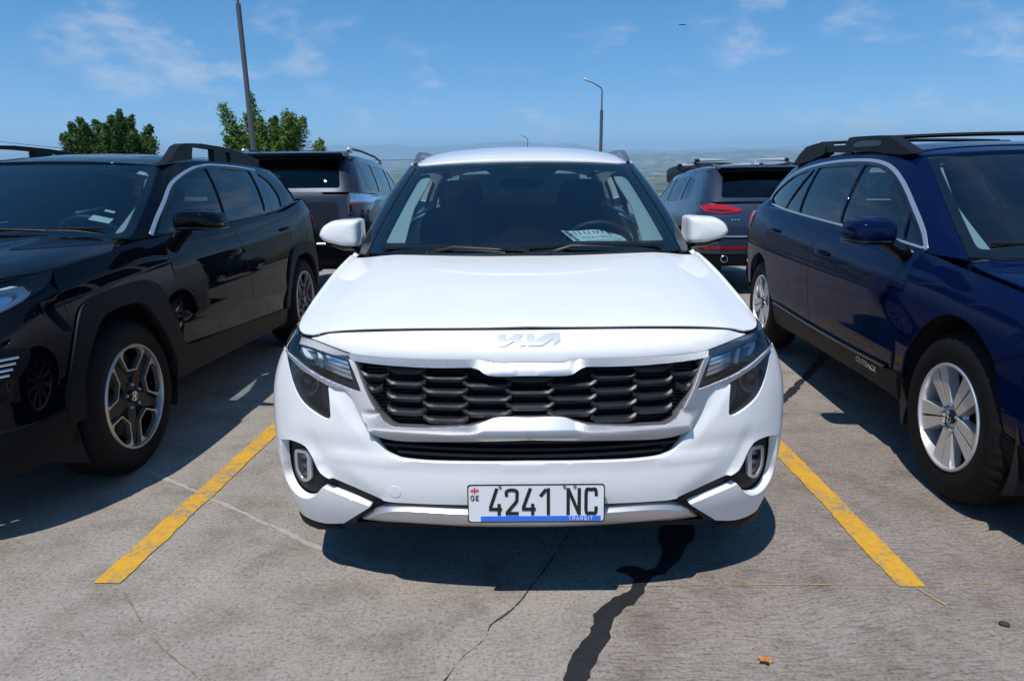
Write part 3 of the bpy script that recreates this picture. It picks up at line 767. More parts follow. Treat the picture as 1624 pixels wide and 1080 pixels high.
        for k in range(5):
            for sgn in (-1, 1):
                ang = R(72 * k + 56)
                def blade(g, w0, w1, r0, r1):
                    return [(sgn * (g * .5), r0), (sgn * (g + w0), r0 + .004), (sgn * (g * 1.7 + w1), r1 - .006), (sgn * (g * 1.7 + w1 * .5), r1), (sgn * (g * 1.15), r1 - .002)]
                top = blade(.005, .026, .061, .050, rr - .010); bot = blade(.002, .033, .069, .045, rr - .004)
                if sgn < 0: top = top[::-1]; bot = bot[::-1]
                b = MB()
                def lift(poly, h):
                    return poly
                tp = rot2(top, ang - math.pi / 2); bt = rot2(bot, ang - math.pi / 2)
                n5 = len(tp); v = [(-.016 + .010 * math.hypot(*q) / rr, *q) for q in tp] + [(-.050, *q) for q in bt]
                b.add(v, [tuple(range(n5))] + [(i, (i+1) % n5, n5+(i+1) % n5, n5+i) for i in range(n5)]); b.build('spoke', M['alloy'], hub, mirror=mir)
        MB().lathe([(0.001, -.022), (.048, -.022), (.066, -.030), (.075, -.05)], 40).build('hub_face', M['alloy'], hub, smooth=True, mirror=mir)
        lug_r, cap_r = .055, .030
    else:
        for k in range(10):
            ang = R(36 * k)
            top = rot2([(-.012, .05), (.012, .05), (.016, rr - .01), (-.016, rr - .01)], ang); bot = rot2([(-.02, .045), (.02, .045), (.026, rr - .004), (-.026, rr - .004)], ang)
            b = MB(); frustum(b, top, bot, -.016, -.05); b.build('spoke', M['alloy'], hub, mirror=mir)
        MB().lathe([(0.001, -.02), (.05, -.022), (.07, -.045)], 32).build('hub_face', M['alloy'], hub, smooth=True, mirror=mir)
        lug_r, cap_r = .055, .028
    fx = hx + .001 if style == 'black5' else -.018
    for k in range(5):
        g = R(72 * k + 20); c = (fx, lug_r * math.cos(g), lug_r * math.sin(g))
        MB().lathe([(.001, .012), (.006, .012), (.0095, .006), (.011, -.006)], 6, c=c).build('lug_nut', M['chrome'] if style != 'black5' else M['steel'], hub, mirror=mir)
    cp = MB().lathe([(.001, .010), (cap_r * .8, .009), (cap_r, .003), (cap_r, -.006)], 32, c=(fx, 0, 0)).build('hub_cap', M['gloss'], hub, smooth=True, mirror=mir)
    ring = MB().lathe([(cap_r * .62, .0105), (cap_r * .72, .012), (cap_r * .80, .0105)], 28, c=(fx, 0, 0)).build('hub_badge', M['chrome'], hub, smooth=True, mirror=mir)
    bar = MB(); bar.tube([(fx + .011, -cap_r * .6, 0), (fx + .012, 0, .003), (fx + .011, cap_r * .6, 0)], .0022, 6); bar.tube([(fx + .011, 0, -cap_r * .6), (fx + .012, 0, cap_r * .6)], .0022, 6)
    bar.build('badge_mark', M['chrome'], cp, mirror=mir)
    return hub

def wheel_well(parent, yc, zc, r, xo, xi=.45, sides=(1, -1)):
    for s in sides:
        m = MB().lathe([(r, xo), (r, xi), (0.02, xi)], 32, c=(0, yc, zc), a0=R(-25), a1=R(205))
        m.build('wheel_liner', M['well'], parent, smooth=False, angle=40, mirror=s < 0)

def make_interior(parent, y_dash, z_dash, half, zroof, wheel_side, seat_mat, y_front, y_rear, roof_y, steer=True, dash_mat=None, liner=None):
    """dashboard, steering wheel, front seats and rear bench, floor, headliner"""
    d = MB(); prof = [(y_dash, z_dash - .03), (y_dash + .22, z_dash + .015), (y_dash + .36, z_dash - .01), (y_dash + .42, z_dash - .10), (y_dash + .40, z_dash - .28), (y_dash + .34, z_dash - .5), (y_dash, z_dash - .5)]
    d.prism(prof, -half, half, 'x'); d.build('dashboard', dash_mat or M['dash'], parent, angle=50)
    f = MB(); f.box((0, (y_dash + y_rear + .5) / 2 + .2, .30), (half * 2 + .1, y_rear - y_dash + .8, .04)); f.build('floor', M['well'], parent)
    if steer:
        sw = bpy.data.objects.new('steering_wheel', None); link(sw, parent); sw.location = (wheel_side * .37, y_dash + .50, z_dash - .05); sw.rotation_euler = (R(-62), 0, 0)
        MB().tube([(.185 * math.cos(a), .185 * math.sin(a), 0) for a in np.linspace(0, 2 * math.pi, 40)], .015, 10, False).build('steering_rim', M['dash'], sw, smooth=True)
        h = MB(); soft(h, (0, 0, -.02), (.15, .12, .05)); h.tube([(-.17, 0, 0), (-.06, 0, -.015)], .017); h.tube([(.17, 0, 0), (.06, 0, -.015)], .017); h.tube([(0, -.17, 0), (0, -.05, -.015)], .016); h.build('steering_hub', M['dash'], sw, smooth=True)
        MB().tube([(0, 0, -.02), (0, 0, -.28)], .03).build('steering_column', M['dash'], sw, smooth=True)
    tilt = Matrix.Rotation(R(-16), 3, 'X')
    for s in (-1, 1):
        b = MB(); soft(b, (s * .37, y_front + .26, .88), (.50, .17, .66), .45, tilt); soft(b, (s * .37, y_front - .02, .56), (.50, .52, .18), .45); b.build('front_seat', seat_mat, parent, smooth=True)
        hr = MB(); soft(hr, (s * .37, y_front + .40, 1.265), (.27, .11, .18), .5, tilt); hr.tube([(s * .37 - .05, y_front + .39, 1.10), (s * .37 - .05, y_front + .40, 1.25)], .008); hr.tube([(s * .37 + .05, y_front + .39, 1.10), (s * .37 + .05, y_front + .40, 1.25)], .008); hr.build('headrest', seat_mat, parent, smooth=True)
    b = MB(); soft(b, (0, y_rear + .28, .88), (1.25, .18, .62), .35, tilt); soft(b, (0, y_rear, .56), (1.28, .5, .2), .35); b.build('rear_bench', seat_mat, parent, smooth=True)
    for x in (-.4, .4):
        h = MB(); soft(h, (x, y_rear + .38, 1.22), (.25, .10, .14), .5, tilt); h.build('headrest', seat_mat, parent, smooth=True)
    ln = [[(x, y, zroof(y) - .045 - .05 * (x / .55) ** 4) for x in np.linspace(-.56, .56, 9)] for y in np.linspace(roof_y[0], roof_y[1], 10)]
    v = [p for r in ln for p in r]; fc = [(j*9+i, j*9+i+1, (j+1)*9+i+1, (j+1)*9+i) for j in range(9) for i in range(8)]
    mesh_obj('headliner', v, fc, liner or M['headliner'], parent)
def text_mesh(name, body, size, mat, parent, loc, rot=(R(90), 0, 0), extrude=.001, sx=1.0, align='CENTER'):
    cu = bpy.data.curves.new(name, 'FONT'); cu.body = body; cu.size = size; cu.extrude = extrude; cu.align_x = align; cu.align_y = 'CENTER'
    tmp = bpy.data.objects.new(name, cu); scene.collection.objects.link(tmp)
    me = bpy.data.meshes.new_from_object(tmp.evaluated_get(bpy.context.evaluated_depsgraph_get()))
    bpy.data.objects.remove(tmp); me.name = name; me.materials.clear(); me.materials.append(mat)
    o = link(bpy.data.objects.new(name, me), parent); o.location = loc; o.rotation_euler = rot; o.scale = (sx, 1, 1); return o
def stroke(mb, path, w, h0, h1, axis='y'):
    """flat lettering stroke with square ends and mitred joints"""
    p = np.array(path, float); n = len(p); L = []; Rr = []
    for i in range(n):
        if i == 0: t = p[1] - p[0]
        elif i == n - 1: t = p[-1] - p[-2]
        else:
            a = (p[i]-p[i-1])/np.linalg.norm(p[i]-p[i-1]); b = (p[i+1]-p[i])/np.linalg.norm(p[i+1]-p[i]); t = a + b
        t = t / np.linalg.norm(t); nn = np.array([-t[1], t[0]]); k = 1.0
        if 0 < i < n - 1: k = 1 / max(.5, abs(np.dot(nn, np.array([-a[1], a[0]]))))
        L.append(tuple(p[i] + nn * w / 2 * k)); Rr.append(tuple(p[i] - nn * w / 2 * k))
    def pt(q, h): return {'x': (h, *q), 'y': (q[0], h, q[1]), 'z': (*q, h)}[axis]
    v = []
    for a, b in zip(L, Rr): v += [pt(a, h0), pt(b, h0), pt(a, h1), pt(b, h1)]
    f = []
    for i in range(n - 1):
        k = 4 * i; f += [(k, k+1, k+5, k+4), (k+2, k+6, k+7, k+3), (k, k+4, k+6, k+2), (k+1, k+3, k+7, k+5)]
    f += [(0, 2, 3, 1), (4*n-4, 4*n-3, 4*n-1, 4*n-2)]
    mb.add(v, f); return mb
def wiper(parent, base, mid, tip, blade_a, blade_b):
    w = MB(); w.tube([base, mid, tip], [.010, .008, .005], 8); w.tube([(base[0], base[1], base[2] - .03), (base[0], base[1], base[2] + .014)], .017, 12); w.build('wiper_arm', M['plastic'], parent, smooth=True, angle=45)
    b = MB(); b.tube([blade_a, tuple((np.array(blade_a) + blade_b) / 2 + np.array([0, -.004, .010])), blade_b], .005, 8, flat=1.5); b.build('wiper_blade', M['plastic'], parent, smooth=True)
def belt_shoulder(root, low, up, zt, zu, y0, y1, mat, n=40, name='belt_shoulder'):
    """closes the ledge between the lower body and the greenhouse"""
    for mir in (False, True):
        v = []
        for y in np.linspace(y0, y1, n):
            a = low.cast(y, float(zt(y)) - .004, 'side')[0]; b = up.cast(y, float(zu(y)), 'side')[0]
            for t in (0, .33, .67, 1.0): p = a * (1 - t) + b * t; v.append((p[0], p[1], p[2] + .004 * math.sin(math.pi * t)))
        mesh_obj(name, v, [(i*4+k, i*4+k+1, (i+1)*4+k+1, (i+1)*4+k) for i in range(n - 1) for k in range(3)], mat, root, mirror=mir)
def P3(surf, a, b, view, off=0.0):
    p, n = surf.cast(a, b, view); return tuple(p + n * off)
# ================================================================== ground
def ground_mat():
    m, nt, b = new_mat('worn_concrete'); N = nt.nodes; Lk = nt.links.new
    tc = N.new('ShaderNodeTexCoord'); mp = N.new('ShaderNodeMapping'); Lk(tc.outputs['Object'], mp.inputs[0])
    def noise(s, d, r=.6, dist=0.0, src=None):
        n = N.new('ShaderNodeTexNoise'); n.inputs['Scale'].default_value = s; n.inputs['Detail'].default_value = d; n.inputs['Roughness'].default_value = r; n.inputs['Distortion'].default_value = dist
        Lk(src or mp.outputs[0], n.inputs['Vector']); return n.outputs[0]
    def ramp(src, pts):
        r = N.new('ShaderNodeValToRGB'); e = r.color_ramp.elements
        while len(e) < len(pts): e.new(.5)
        for el, (p, c) in zip(e, pts): el.position = p; el.color = (*c, 1)
        Lk(src, r.inputs[0]); return r.outputs[0]
    def mix(a, c, f, mode='MIX'):
        x = N.new('ShaderNodeMix'); x.data_type = 'RGBA'; x.blend_type = mode
        for k, s in (('A', a), ('B', c), ('Factor', f)):
            if isinstance(s, (int, float)): x.inputs[k].default_value = s
            elif isinstance(s, tuple): x.inputs[k].default_value = s
            else: Lk(s, x.inputs[k])
        return x.outputs['Result']
    big = noise(.55, 5, .6, .4); mid = noise(4.0, 8, .7); fine = noise(75, 6, .75); grit = noise(330, 3, .7)
    col = ramp(big, [(.30, (.272, .246, .220)), (.52, (.312, .288, .264)), (.72, (.358, .338, .316))])
    col = mix(col, ramp(mid, [(.33, (.70, .68, .64)), (.52, (1, 1, 1)), (.72, (1.12, 1.1, 1.07))]), 1.0, 'MULTIPLY')
    col = mix(col, ramp(fine, [(.36, (.50, .45, .38)), (.47, (.94, .93, .92)), (.66, (1.20, 1.20, 1.19))]), .9, 'MULTIPLY')
    col = mix(col, ramp(grit, [(.35, (.66, .64, .62)), (.5, (1, 1, 1)), (.68, (1.28, 1.28, 1.27))]), .8, 'MULTIPLY')
    # sparse dark pits and pale chips
    vo = N.new('ShaderNodeTexVoronoi'); vo.inputs['Scale'].default_value = 48; Lk(mp.outputs[0], vo.inputs['Vector'])
    pit = N.new('ShaderNodeMapRange'); pit.inputs['From Min'].default_value = .05; pit.inputs['From Max'].default_value = .24; pit.inputs['To Min'].default_value = 1; pit.inputs['To Max'].default_value = 0; Lk(vo.outputs['Distance'], pit.inputs['Value'])
    col = mix(col, (.10, .085, .065, 1), mix((0, 0, 0, 1), pit.outputs[0], mid), 'MIX')
    # broom marks: stretched noise swept in arcs
    m2 = N.new('ShaderNodeMapping'); m2.inputs['Scale'].default_value = (14, 120, 1); m2.inputs['Rotation'].default_value = (0, 0, R(-14)); 
    wv = N.new('ShaderNodeTexNoise'); wv.inputs['Scale'].default_value = 1.6; wv.inputs['Detail'].default_value = 2; Lk(mp.outputs[0], wv.inputs['Vector'])
    add = N.new('ShaderNodeVectorMath'); add.operation = 'MULTIPLY_ADD'; Lk(wv.outputs['Color'], add.inputs[0]); add.inputs[1].default_value = (.28, .28, 0); Lk(mp.outputs[0], add.inputs[2])
    Lk(add.outputs[0], m2.inputs[0]); br = N.new('ShaderNodeTexNoise'); br.inputs['Scale'].default_value = 1.0; br.inputs['Detail'].default_value = 5; Lk(m2.outputs[0], br.inputs['Vector'])
    brm = N.new('ShaderNodeMapRange'); brm.inputs['From Min'].default_value = .40; brm.inputs['From Max'].default_value = .58; Lk(br.outputs[0], brm.inputs['Value'])
    sxy = N.new('ShaderNodeSeparateXYZ'); Lk(tc.outputs['Object'], sxy.inputs[0])
    slab = N.new('ShaderNodeMath'); slab.operation = 'MULTIPLY_ADD'; Lk(sxy.outputs[1], slab.inputs[0]); slab.inputs[1].default_value = -.62; Lk(sxy.outputs[0], slab.inputs[2])   # two pours meet along the sealed crack
    rt = N.new('ShaderNodeMapRange'); rt.inputs['From Min'].default_value = -.87; rt.inputs['From Max'].default_value = -.80; rt.inputs['To Min'].default_value = .18; rt.inputs['To Max'].default_value = .8; Lk(slab.outputs[0], rt.inputs['Value'])
    rs_ = N.new('ShaderNodeMapRange'); rs_.inputs['From Min'].default_value = -.87; rs_.inputs['From Max'].default_value = -.80; Lk(slab.outputs[0], rs_.inputs['Value'])
    col = mix(mix(col, (1.07, 1.06, 1.05, 1), 1.0, 'MULTIPLY'), mix(col, (.95, .91, .905, 1), 1.0, 'MULTIPLY'), rs_.outputs[0])
    col = mix(col, mix(col, (.70, .68, .66, 1), 1.0, 'MULTIPLY'), mix((0, 0, 0, 1), ramp(brm.outputs[0], [(.0, (1, 1, 1)), (.6, (0, 0, 0))]), rt.outputs[0]), 'MIX')
    Lk(col, b.inputs['Base Color']); b.inputs['Roughness'].default_value = .9; b.inputs['Specular IOR Level'].default_value = .25
    def mth(op, a, c):
        x = N.new('ShaderNodeMath'); x.operation = op
        for i, s in enumerate((a, c)):
            if isinstance(s, (int, float)): x.inputs[i].default_value = s
            else: Lk(s, x.inputs[i])
        return x.outputs[0]
    h = mth('ADD', mth('MULTIPLY', fine, .7), mth('ADD', mth('MULTIPLY', grit, .35), mth('MULTIPLY', brm.outputs[0], .22)))
    bp = N.new('ShaderNodeBump'); bp.inputs['Strength'].default_value = .55; bp.inputs['Distance'].default_value = .006; Lk(h, bp.inputs['Height']); Lk(bp.outputs[0], b.inputs['Normal'])
    return m
M['concrete'] = ground_mat()
def lot_z(y): return 0.0 if y < 6.3 else -(y - 6.3) * .043
ys = [-30, -12, -4, 0, 3, 6.3, 8, 12, 16, 24, 34]; xs = [-45, -20, -8, 0, 8, 20, 45]
v = [(x, y, lot_z(y)) for y in ys for x in xs]; nx_ = len(xs)
lot = mesh_obj('parking_lot', v, [(j*nx_+i, j*nx_+i+1, (j+1)*nx_+i+1, (j+1)*nx_+i) for j in range(len(ys)-1) for i in range(nx_-1)], M['concrete'], smooth=False)
tag(lot, kind='structure')
def line_paint():
    m, nt, b = new_mat('yellow_line_paint'); N = nt.nodes; Lk = nt.links.new
    tc = N.new('ShaderNodeTexCoord')
    n = N.new('ShaderNodeTexNoise'); n.inputs['Scale'].default_value = 38; n.inputs['Detail'].default_value = 9; n.inputs['Roughness'].default_value = .75; Lk(tc.outputs['Object'], n.inputs['Vector'])
    r = N.new('ShaderNodeValToRGB'); e = r.color_ramp.elements; e[0].position = .40; e[0].color = (.29, .235, .16, 1); e[1].position = .48; e[1].color = (.58, .305, .022, 1); x = e.new(.75); x.color = (.66, .385, .04, 1)
    nb = N.new('ShaderNodeTexNoise'); nb.inputs['Scale'].default_value = 7; nb.inputs['Detail'].default_value = 5; Lk(tc.outputs['Object'], nb.inputs['Vector'])
    ws_ = N.new('ShaderNodeMath'); ws_.operation = 'MULTIPLY_ADD'; Lk(nb.outputs[0], ws_.inputs[0]); ws_.inputs[1].default_value = .55; ws_.inputs[2].default_value = -.265
    sm = N.new('ShaderNodeMath'); sm.operation = 'ADD'; Lk(n.outputs[0], sm.inputs[0]); Lk(ws_.outputs[0], sm.inputs[1])
    Lk(sm.outputs[0], r.inputs[0]); Lk(r.outputs[0], b.inputs['Base Color']); b.inputs['Roughness'].default_value = .8
    bp = N.new('ShaderNodeBump'); bp.inputs['Strength'].default_value = .4; bp.inputs['Distance'].default_value = .004
    n2 = N.new('ShaderNodeTexNoise'); n2.inputs['Scale'].default_value = 120; n2.inputs['Detail'].default_value = 6; Lk(tc.outputs['Object'], n2.inputs['Vector']); Lk(n2.outputs[0], bp.inputs['Height']); Lk(bp.outputs[0], b.inputs['Normal'])
    return m
M['yellow'] = line_paint()
M['faint'] = pm('faint_yellow_chalk', (.42, .31, .13), .9, noise=(60, .35))
M['tar'] = pm('crack_sealant', (.016, .017, .021), .62, noise=(14, .4), bump=(60, .6, .004))
M['crack'] = pm('crack_dirt', (.045, .038, .030), .95)
M['crack2'] = pm('faint_crack_dirt', (.15, .135, .115), .95)
M['cement'] = pm('cement_smear', (.36, .34, .31), .9, noise=(30, .3))
rng = random.Random(4)
def sheet(name, outline, z, mat, label, cat, group=None, parent=None):
    ov, oe, of, *_ = delaunay_2d_cdt([Vector(p) for p in outline], [(i, (i+1) % len(outline)) for i in range(len(outline))], [], 0, 1e-7)
    V = np.array([tuple(p) for p in ov]); T = np.array([f for f in of if len(f) == 3]); T = T[inside(V[T].mean(1), outline)]
    fl = []
    for t in T:
        a, b_, c = V[t]; fl.append(tuple(t) if (b_[0]-a[0])*(c[1]-a[1])-(c[0]-a[0])*(b_[1]-a[1]) > 0 else tuple(t[::-1]))
    o = mesh_obj(name, [(x, y, z + lot_z(y)) for x, y in V], fl, mat, parent, smooth=False)
    if parent is None: tag(o, label, cat, group)
    return o
def ragged(path, w, jit, step=.03, ends=True):
    p = []
    for i in range(len(path) - 1):
        a, b_ = np.array(path[i]), np.array(path[i+1]); k = max(1, int(np.linalg.norm(b_ - a) / step))
        p += [a + (b_ - a) * j / k for j in range(k)]
    p.append(np.array(path[-1])); p = np.array(p); t = np.gradient(p, axis=0); t /= np.linalg.norm(t, axis=1, keepdims=True); n = np.stack([-t[:, 1], t[:, 0]], 1)
    ww = w if not callable(w) else np.array([w(i / len(p)) for i in range(len(p))])[:, None]
    def walk():
        a = np.array([rng.gauss(0, jit) for _ in p]); b_ = np.convolve(np.pad(a, 3, mode='edge'), np.array([1, 2, 3, 4, 3, 2, 1]) / 16, 'valid') * 2.0
        return (.55 * a + .8 * b_)[:, None]
    jl = walk(); jr = walk()
    return [tuple(q) for q in (p + n * (ww / 2 + jl))] + [tuple(q) for q in (p - n * (ww / 2 + jr))[::-1]]
sheet('painted_line', ragged([(-1.414, 2.12), (-1.341, 3.65), (-1.235, 6.2)], .094, .0022), .004, M['yellow'], 'yellow parking bay line between the black car and the white car', 'painted line', 'yellow bay lines')
sheet('painted_line', ragged([(1.341, 2.050), (1.364, 3.208), (1.43, 6.2)], .098, .0022), .004, M['yellow'], 'yellow parking bay line between the white car and the blue wagon', 'painted line', 'yellow bay lines')
sheet('chalk_line', ragged([(.244, 2.074), (.9, 2.070), (1.29, 2.066), (1.618, 2.061)], .0024, .0009, .02), .003, M['faint'], 'hair thin yellow setting out line running off the bay line end', 'marking line')
sheet('chalk_line', ragged([(1.352, 2.048), (1.362, 2.00), (1.388, 1.945)], .004, .001, .02), .0035, M['faint'], 'short yellow paint drip trailing from the right bay line end', 'marking line')
tar_path = [(.06, 1.30), (.16, 1.62), (.20, 1.72), (.255, 1.82), (.28, 1.90), (.335, 1.965), (.40, 2.02), (.45, 2.12), (.53, 2.18), (.585, 2.28), (.63, 2.42), (.80, 2.72), (1.05, 3.12), (1.35, 3.58), (1.72, 4.11), (2.02, 4.54), (2.4, 5.1)]
sheet('tar_seal', ragged(sp(tar_path, 4), lambda t: .052 - .007 * math.sin(t * 40) + .07 * math.exp(-((t - .245) / .03) ** 2), .0055, .017), .003, M['tar'], 'black tar crack seal wandering across the concrete under the white car', 'tar patch')
sheet('tar_seal', ragged(sp([(.36, 2.165), (.41, 2.16), (.46, 2.14), (.50, 2.15)], 6), lambda t: .05 * math.sin(math.pi * min(.98, t + .04)) + .008, .004, .02), .0045, M['tar'], 'small side blot of tar beside the long crack seal', 'tar patch')
sheet('concrete_crack', ragged(sp([(-.30, 1.45), (-.198, 1.625), (-.15, 1.73), (-.09, 1.81), (-.075, 1.87), (-.014, 1.94), (.06, 2.08), (.16, 2.30), (.24, 2.5)], 5), .0040, .0014, .012), .0025, M['crack'], 'thin dark crack in the concrete in front of the number plate', 'crack')
sheet('cement_streak', ragged([(-2.4, 3.5), (-1.966, 3.204), (-1.381, 2.81), (-.98, 2.52), (-.777, 2.372), (-.5, 2.2)], .018, .0035, .03), .002, M['cement'], 'pale cement joint streak crossing the left yellow line', 'joint')
sheet('concrete_crack', ragged(sp([(-1.32, 2.06), (-1.10, 1.82), (-.90, 1.66), (-.72, 1.52)], 5), .0026, .0012, .015), .0025, M['crack2'], 'faint dark crack running from the left line end to the foreground', 'crack')
# small litter
lf = MB()
for k in range(5):
    a = k * 1.2; c = Vector((.711 + .012 * math.cos(a), 1.686 + .010 * math.sin(a), .006 + .003 * k)); d = Vector((math.cos(a), math.sin(a), .4)) * .013; e = Vector((-math.sin(a), math.cos(a), .1)) * .007
    lf.add([c - d, c + e, c + d, c - e, c + Vector((0, 0, .006))], [(0, 1, 4), (1, 2, 4), (2, 3, 4), (3, 0, 4)])
M['leaf_dry'] = pm('dry_leaf', (.55, .20, .03), .7, noise=(200, .4))
tag(lf.build('dry_leaf', M['leaf_dry']), 'crumpled orange dry leaf lying on the foreground concrete', 'leaf')
pb = MB(); soft(pb, (1.503, 1.843, .006), (.030, .018, .014), .7, Matrix.Rotation(R(-25), 3, 'Z'), 12, 8)
tag(pb.build('pebble', M['crack'], smooth=True), 'small dark pebble on the concrete by the right edge', 'pebble')
# ================================================================== the white crossover in the middle
kia = empty('parked_car', K_POS, (0, 0, K_ROT))
tag(kia, 'white compact crossover facing the camera in the middle bay', 'car', 'cars parked in the lot')
L_, W_ = K_low, M['white']
fw = lambda *p: FW(L_, p)
sw = lambda *p: SW(L_, p)
fog_top = [(0, .372), (.195, .371), (.37, .367), (.453, .367), (.507, .384), (.601, .412), (.668, .432), (.684, .450), (.704, .488), (.728, .514), (.787, .521), (.838, .507)]
fog_out = [(.838, .507), (.844, .43), (.840, .358), (.803, .322), (.756, .315), (.716, .334), (.672, .385)]
hl_low_in = [(.623, .726), (.620, .675), (.619, .631)]
hl_low_bot = [(.619, .631), (.631, .620), (.678, .633), (.730, .665), (.761, .713), (.778, .762), (.792, .803)]
A_K = arc((.85, .334), .395, 150, 197)
half = (fw((0, .513), (.164, .511), (.344, .510), (.411, .516), (.448, .531), (.470, .555), (.497, .590)) + fw((.499, .611), (.529, .663), (.547, .702), (.572, .726))
        + fw((.572, .726), (.623, .726)) + fw(*hl_low_in) + fw(*hl_low_bot) + sw((.285, .805), (.35, .785), (.44, .71), (.508, .532)) + [L_.s_of(a, b, 'side') for a, b in A_K]
        + [L_.s_of(.45, .222, 'side'), L_.s_of(.36, .222, 'side')] + fw((.81, .224), (.694, .224), (.617, .246)) + fw((.617, .246), (.512, .337)) + fw((.512, .337), (.58, .360), (.672, .384))
        + fw(*fog_out[::-1]) + fw(*fog_top[::-1]))
ze = pchip([p[0] for p in fog_top], [p[1] for p in fog_top])
def bump_off(s, z):
    s = abs(s); o = 0.0
    if .40 < s < .86 and z > .36:      # scallop above the dark trim, turning under towards it
        w = .035 + .075 * min(1, max(0, (s - .45) / .3)); d = z - float(ze(min(s, .83)))
        k = min(1, max(0, (s - .43) / .14)) * (1 if s < .66 else max(0, 1 - (s - .66) / .09))
        if d >= -.004 and z > .37: o -= .014 * k * max(0, 1 - max(0, d) / w) ** 1.2
    if .48 < s < .86 and z > .53:      # cheek standing proud of the grille flank, with a creased edge
        d = s - (.505 + (z - .58) * .86); o += .010 * min(1, max(0, d / .010)) * min(1, (z - .53) / .05) * (1 if s < .70 else max(0, 1 - (s - .70) / .16))
    if z < .497 and s < .75:           # lower half turns under below a crease
        o -= .08 * min(.497 - z, .12) * (1 if s < .45 else max(0, 1 - (s - .45) / .3))
    if .50 < z < .60 and s < .62:      # lip under the lower grille
        o += .006 * math.exp(-((z - .500) / .02) ** 2)
    return o
panel('front_bumper', kia, W_, L_, sym(half), 'wrap', off=bump_off, th=.03, bev=.004, grid=.02, fine=.012)
# panel above the grille
zlo = pchip([0, .103, .135, .163, .377, .466, .56, .64, .72], [.819, .818, .826, .827, .826, .828, .834, .847, .866])
half = (fw((0, .8960), (.16, .8955), (.314, .8935), (.42, .8905), (.50, .8868), (.56, .883), (.61, .878), (.665, .870), (.705, .863)) + fw((.700, .861), (.617, .847), (.556, .834)) + fw((.556, .834), (.466, .828), (.377, .826), (.163, .827))
        + fw((.163, .827), (.135, .826), (.103, .818), (0, .819)))
panel('nose_panel', kia, W_, L_, sym(half), 'wrap', off=lambda s, z: .004 - .012 * max(0, 1 - max(0, z - float(zlo(abs(s)))) / .024) ** 1.2, th=.02, bev=.003, grid=.016, fine=.012)
# satin trim over and round the grille
half = fw((0, .816), (.103, .815), (.135, .823), (.163, .824)) + fw((.163, .824), (.377, .823), (.466, .825), (.553, .831)) + fw((.553, .831), (.547, .812)) + fw((.547, .812), (.465, .806), (.304, .801), (.170, .803)) + fw((.170, .803), (.148, .796), (.124, .782), (0, .780))
panel('grille_top_trim', kia, M['knurl'], L_, sym(half), 'wrap', off=lambda s, z: (.003 + .014 * min(1, max(0, (.816 - z) / .03))) if abs(s) < .16 else (.003 + .010 * min(1, max(0, (.826 - z) / .02))), th=.04, bev=.003, grid=.016, fine=.01)
half = (fw((0, .585), (.163, .579), (.307, .573), (.410, .571), (.470, .584), (.499, .611), (.529, .663), (.547, .702), (.572, .726)) + fw((.572, .726), (.622, .728), (.666, .745), (.718, .767), (.756, .790), (.785, .808))
        + fw((.785, .811), (.75, .797), (.709, .776), (.648, .751), (.582, .733), (.528, .719), (.512, .717)) + fw((.514, .722), (.534, .774), (.552, .814)) + fw((.536, .812), (.510, .740), (.481, .678), (.451, .637), (.412, .617))
        + fw((.412, .617), (.306, .619), (.177, .627)) + fw((.177, .627), (.135, .639), (.103, .650), (0, .651)))
def blade_off(s, z):
    o = .010
    if abs(s) < .50 and z < .66:
        b_ = .602; o += .016 - (.024 * (z - b_) / .045 if z > b_ else .030 * (b_ - z) / .03)
    return o
panel('grille_surround', kia, M['knurl2'], L_, sym(half), 'wrap', off=blade_off, th=.05, bev=.004, grid=.016, fine=.01)
# grille: dark back and its bars
half = fw((0, .80), (.16, .82), (.56, .83)) + fw((.56, .83), (.53, .70), (.45, .60), (0, .60))
gb = panel('grille_back', kia, M['well'], L_, sym(half), 'wrap', off=-.060, th=.01, bev=.001, grid=.04)
open_half = [(0, .780), (.124, .782), (.148, .796), (.170, .803), (.304, .801), (.465, .806), (.547, .812), (.536, .808), (.510, .740), (.481, .678), (.451, .637), (.412, .617), (.306, .619), (.177, .627), (.135, .639), (.103, .650), (0, .651)]
opening = sym(open_half)
def grille_bar(xc, zc, hw):
    xs = np.linspace(-hw, hw, 9); v = []
    for t in xs:
        e = max(0, (abs(t) - (hw - .020)) / .020); x = xc + t; lift = .013 * e
        p, n = L_.cast(x, min(max(zc, .6), .83), 'front')
        y = float(p[1])
        for dy, dz in ((.004 + .006 * e, .009), (.0, .002), (.006, -.009), (.040, -.004), (.040, .012)):
            v.append((x, y + dy + .006, zc + dz + lift))
    P = 5; f = [(i*P+k, i*P+(k+1) % P, (i+1)*P+(k+1) % P, (i+1)*P+k) for i in range(8) for k in range(P)] + [tuple(range(P)), tuple(range(8*P, 9*P))[::-1]]
    MB().add(v, f).build('grille_slat', M['slat'], kia, angle=35)
colx = [0, .128, .255, .375, .475]; colw = [.074, .074, .070, .062, .05]
for ci, xc in enumerate(colx):
    for s in ((1,) if ci == 0 else (1, -1)):
        base = .762 if ci % 2 == 0 else .741
        for k in range(-1, 5):
            z = base - .0425 * k
            hw = colw[ci]
            while hw > .02 and not (inside(np.array([[xc + hw * .93, z]]), opening)[0] and inside(np.array([[xc - hw * .93, z]]), opening)[0]): hw -= .004
            if hw > .022 and inside(np.array([[xc, z - .005]]), opening)[0] and inside(np.array([[xc, z + .012]]), opening)[0]: grille_bar(s * xc, z, hw)
bf = MB()
for k in range(17): bf.box((0, .11, .625 + k * .011), (1.0, .004, .003))
bf.build('radiator_fins', M['plastic'], gb)
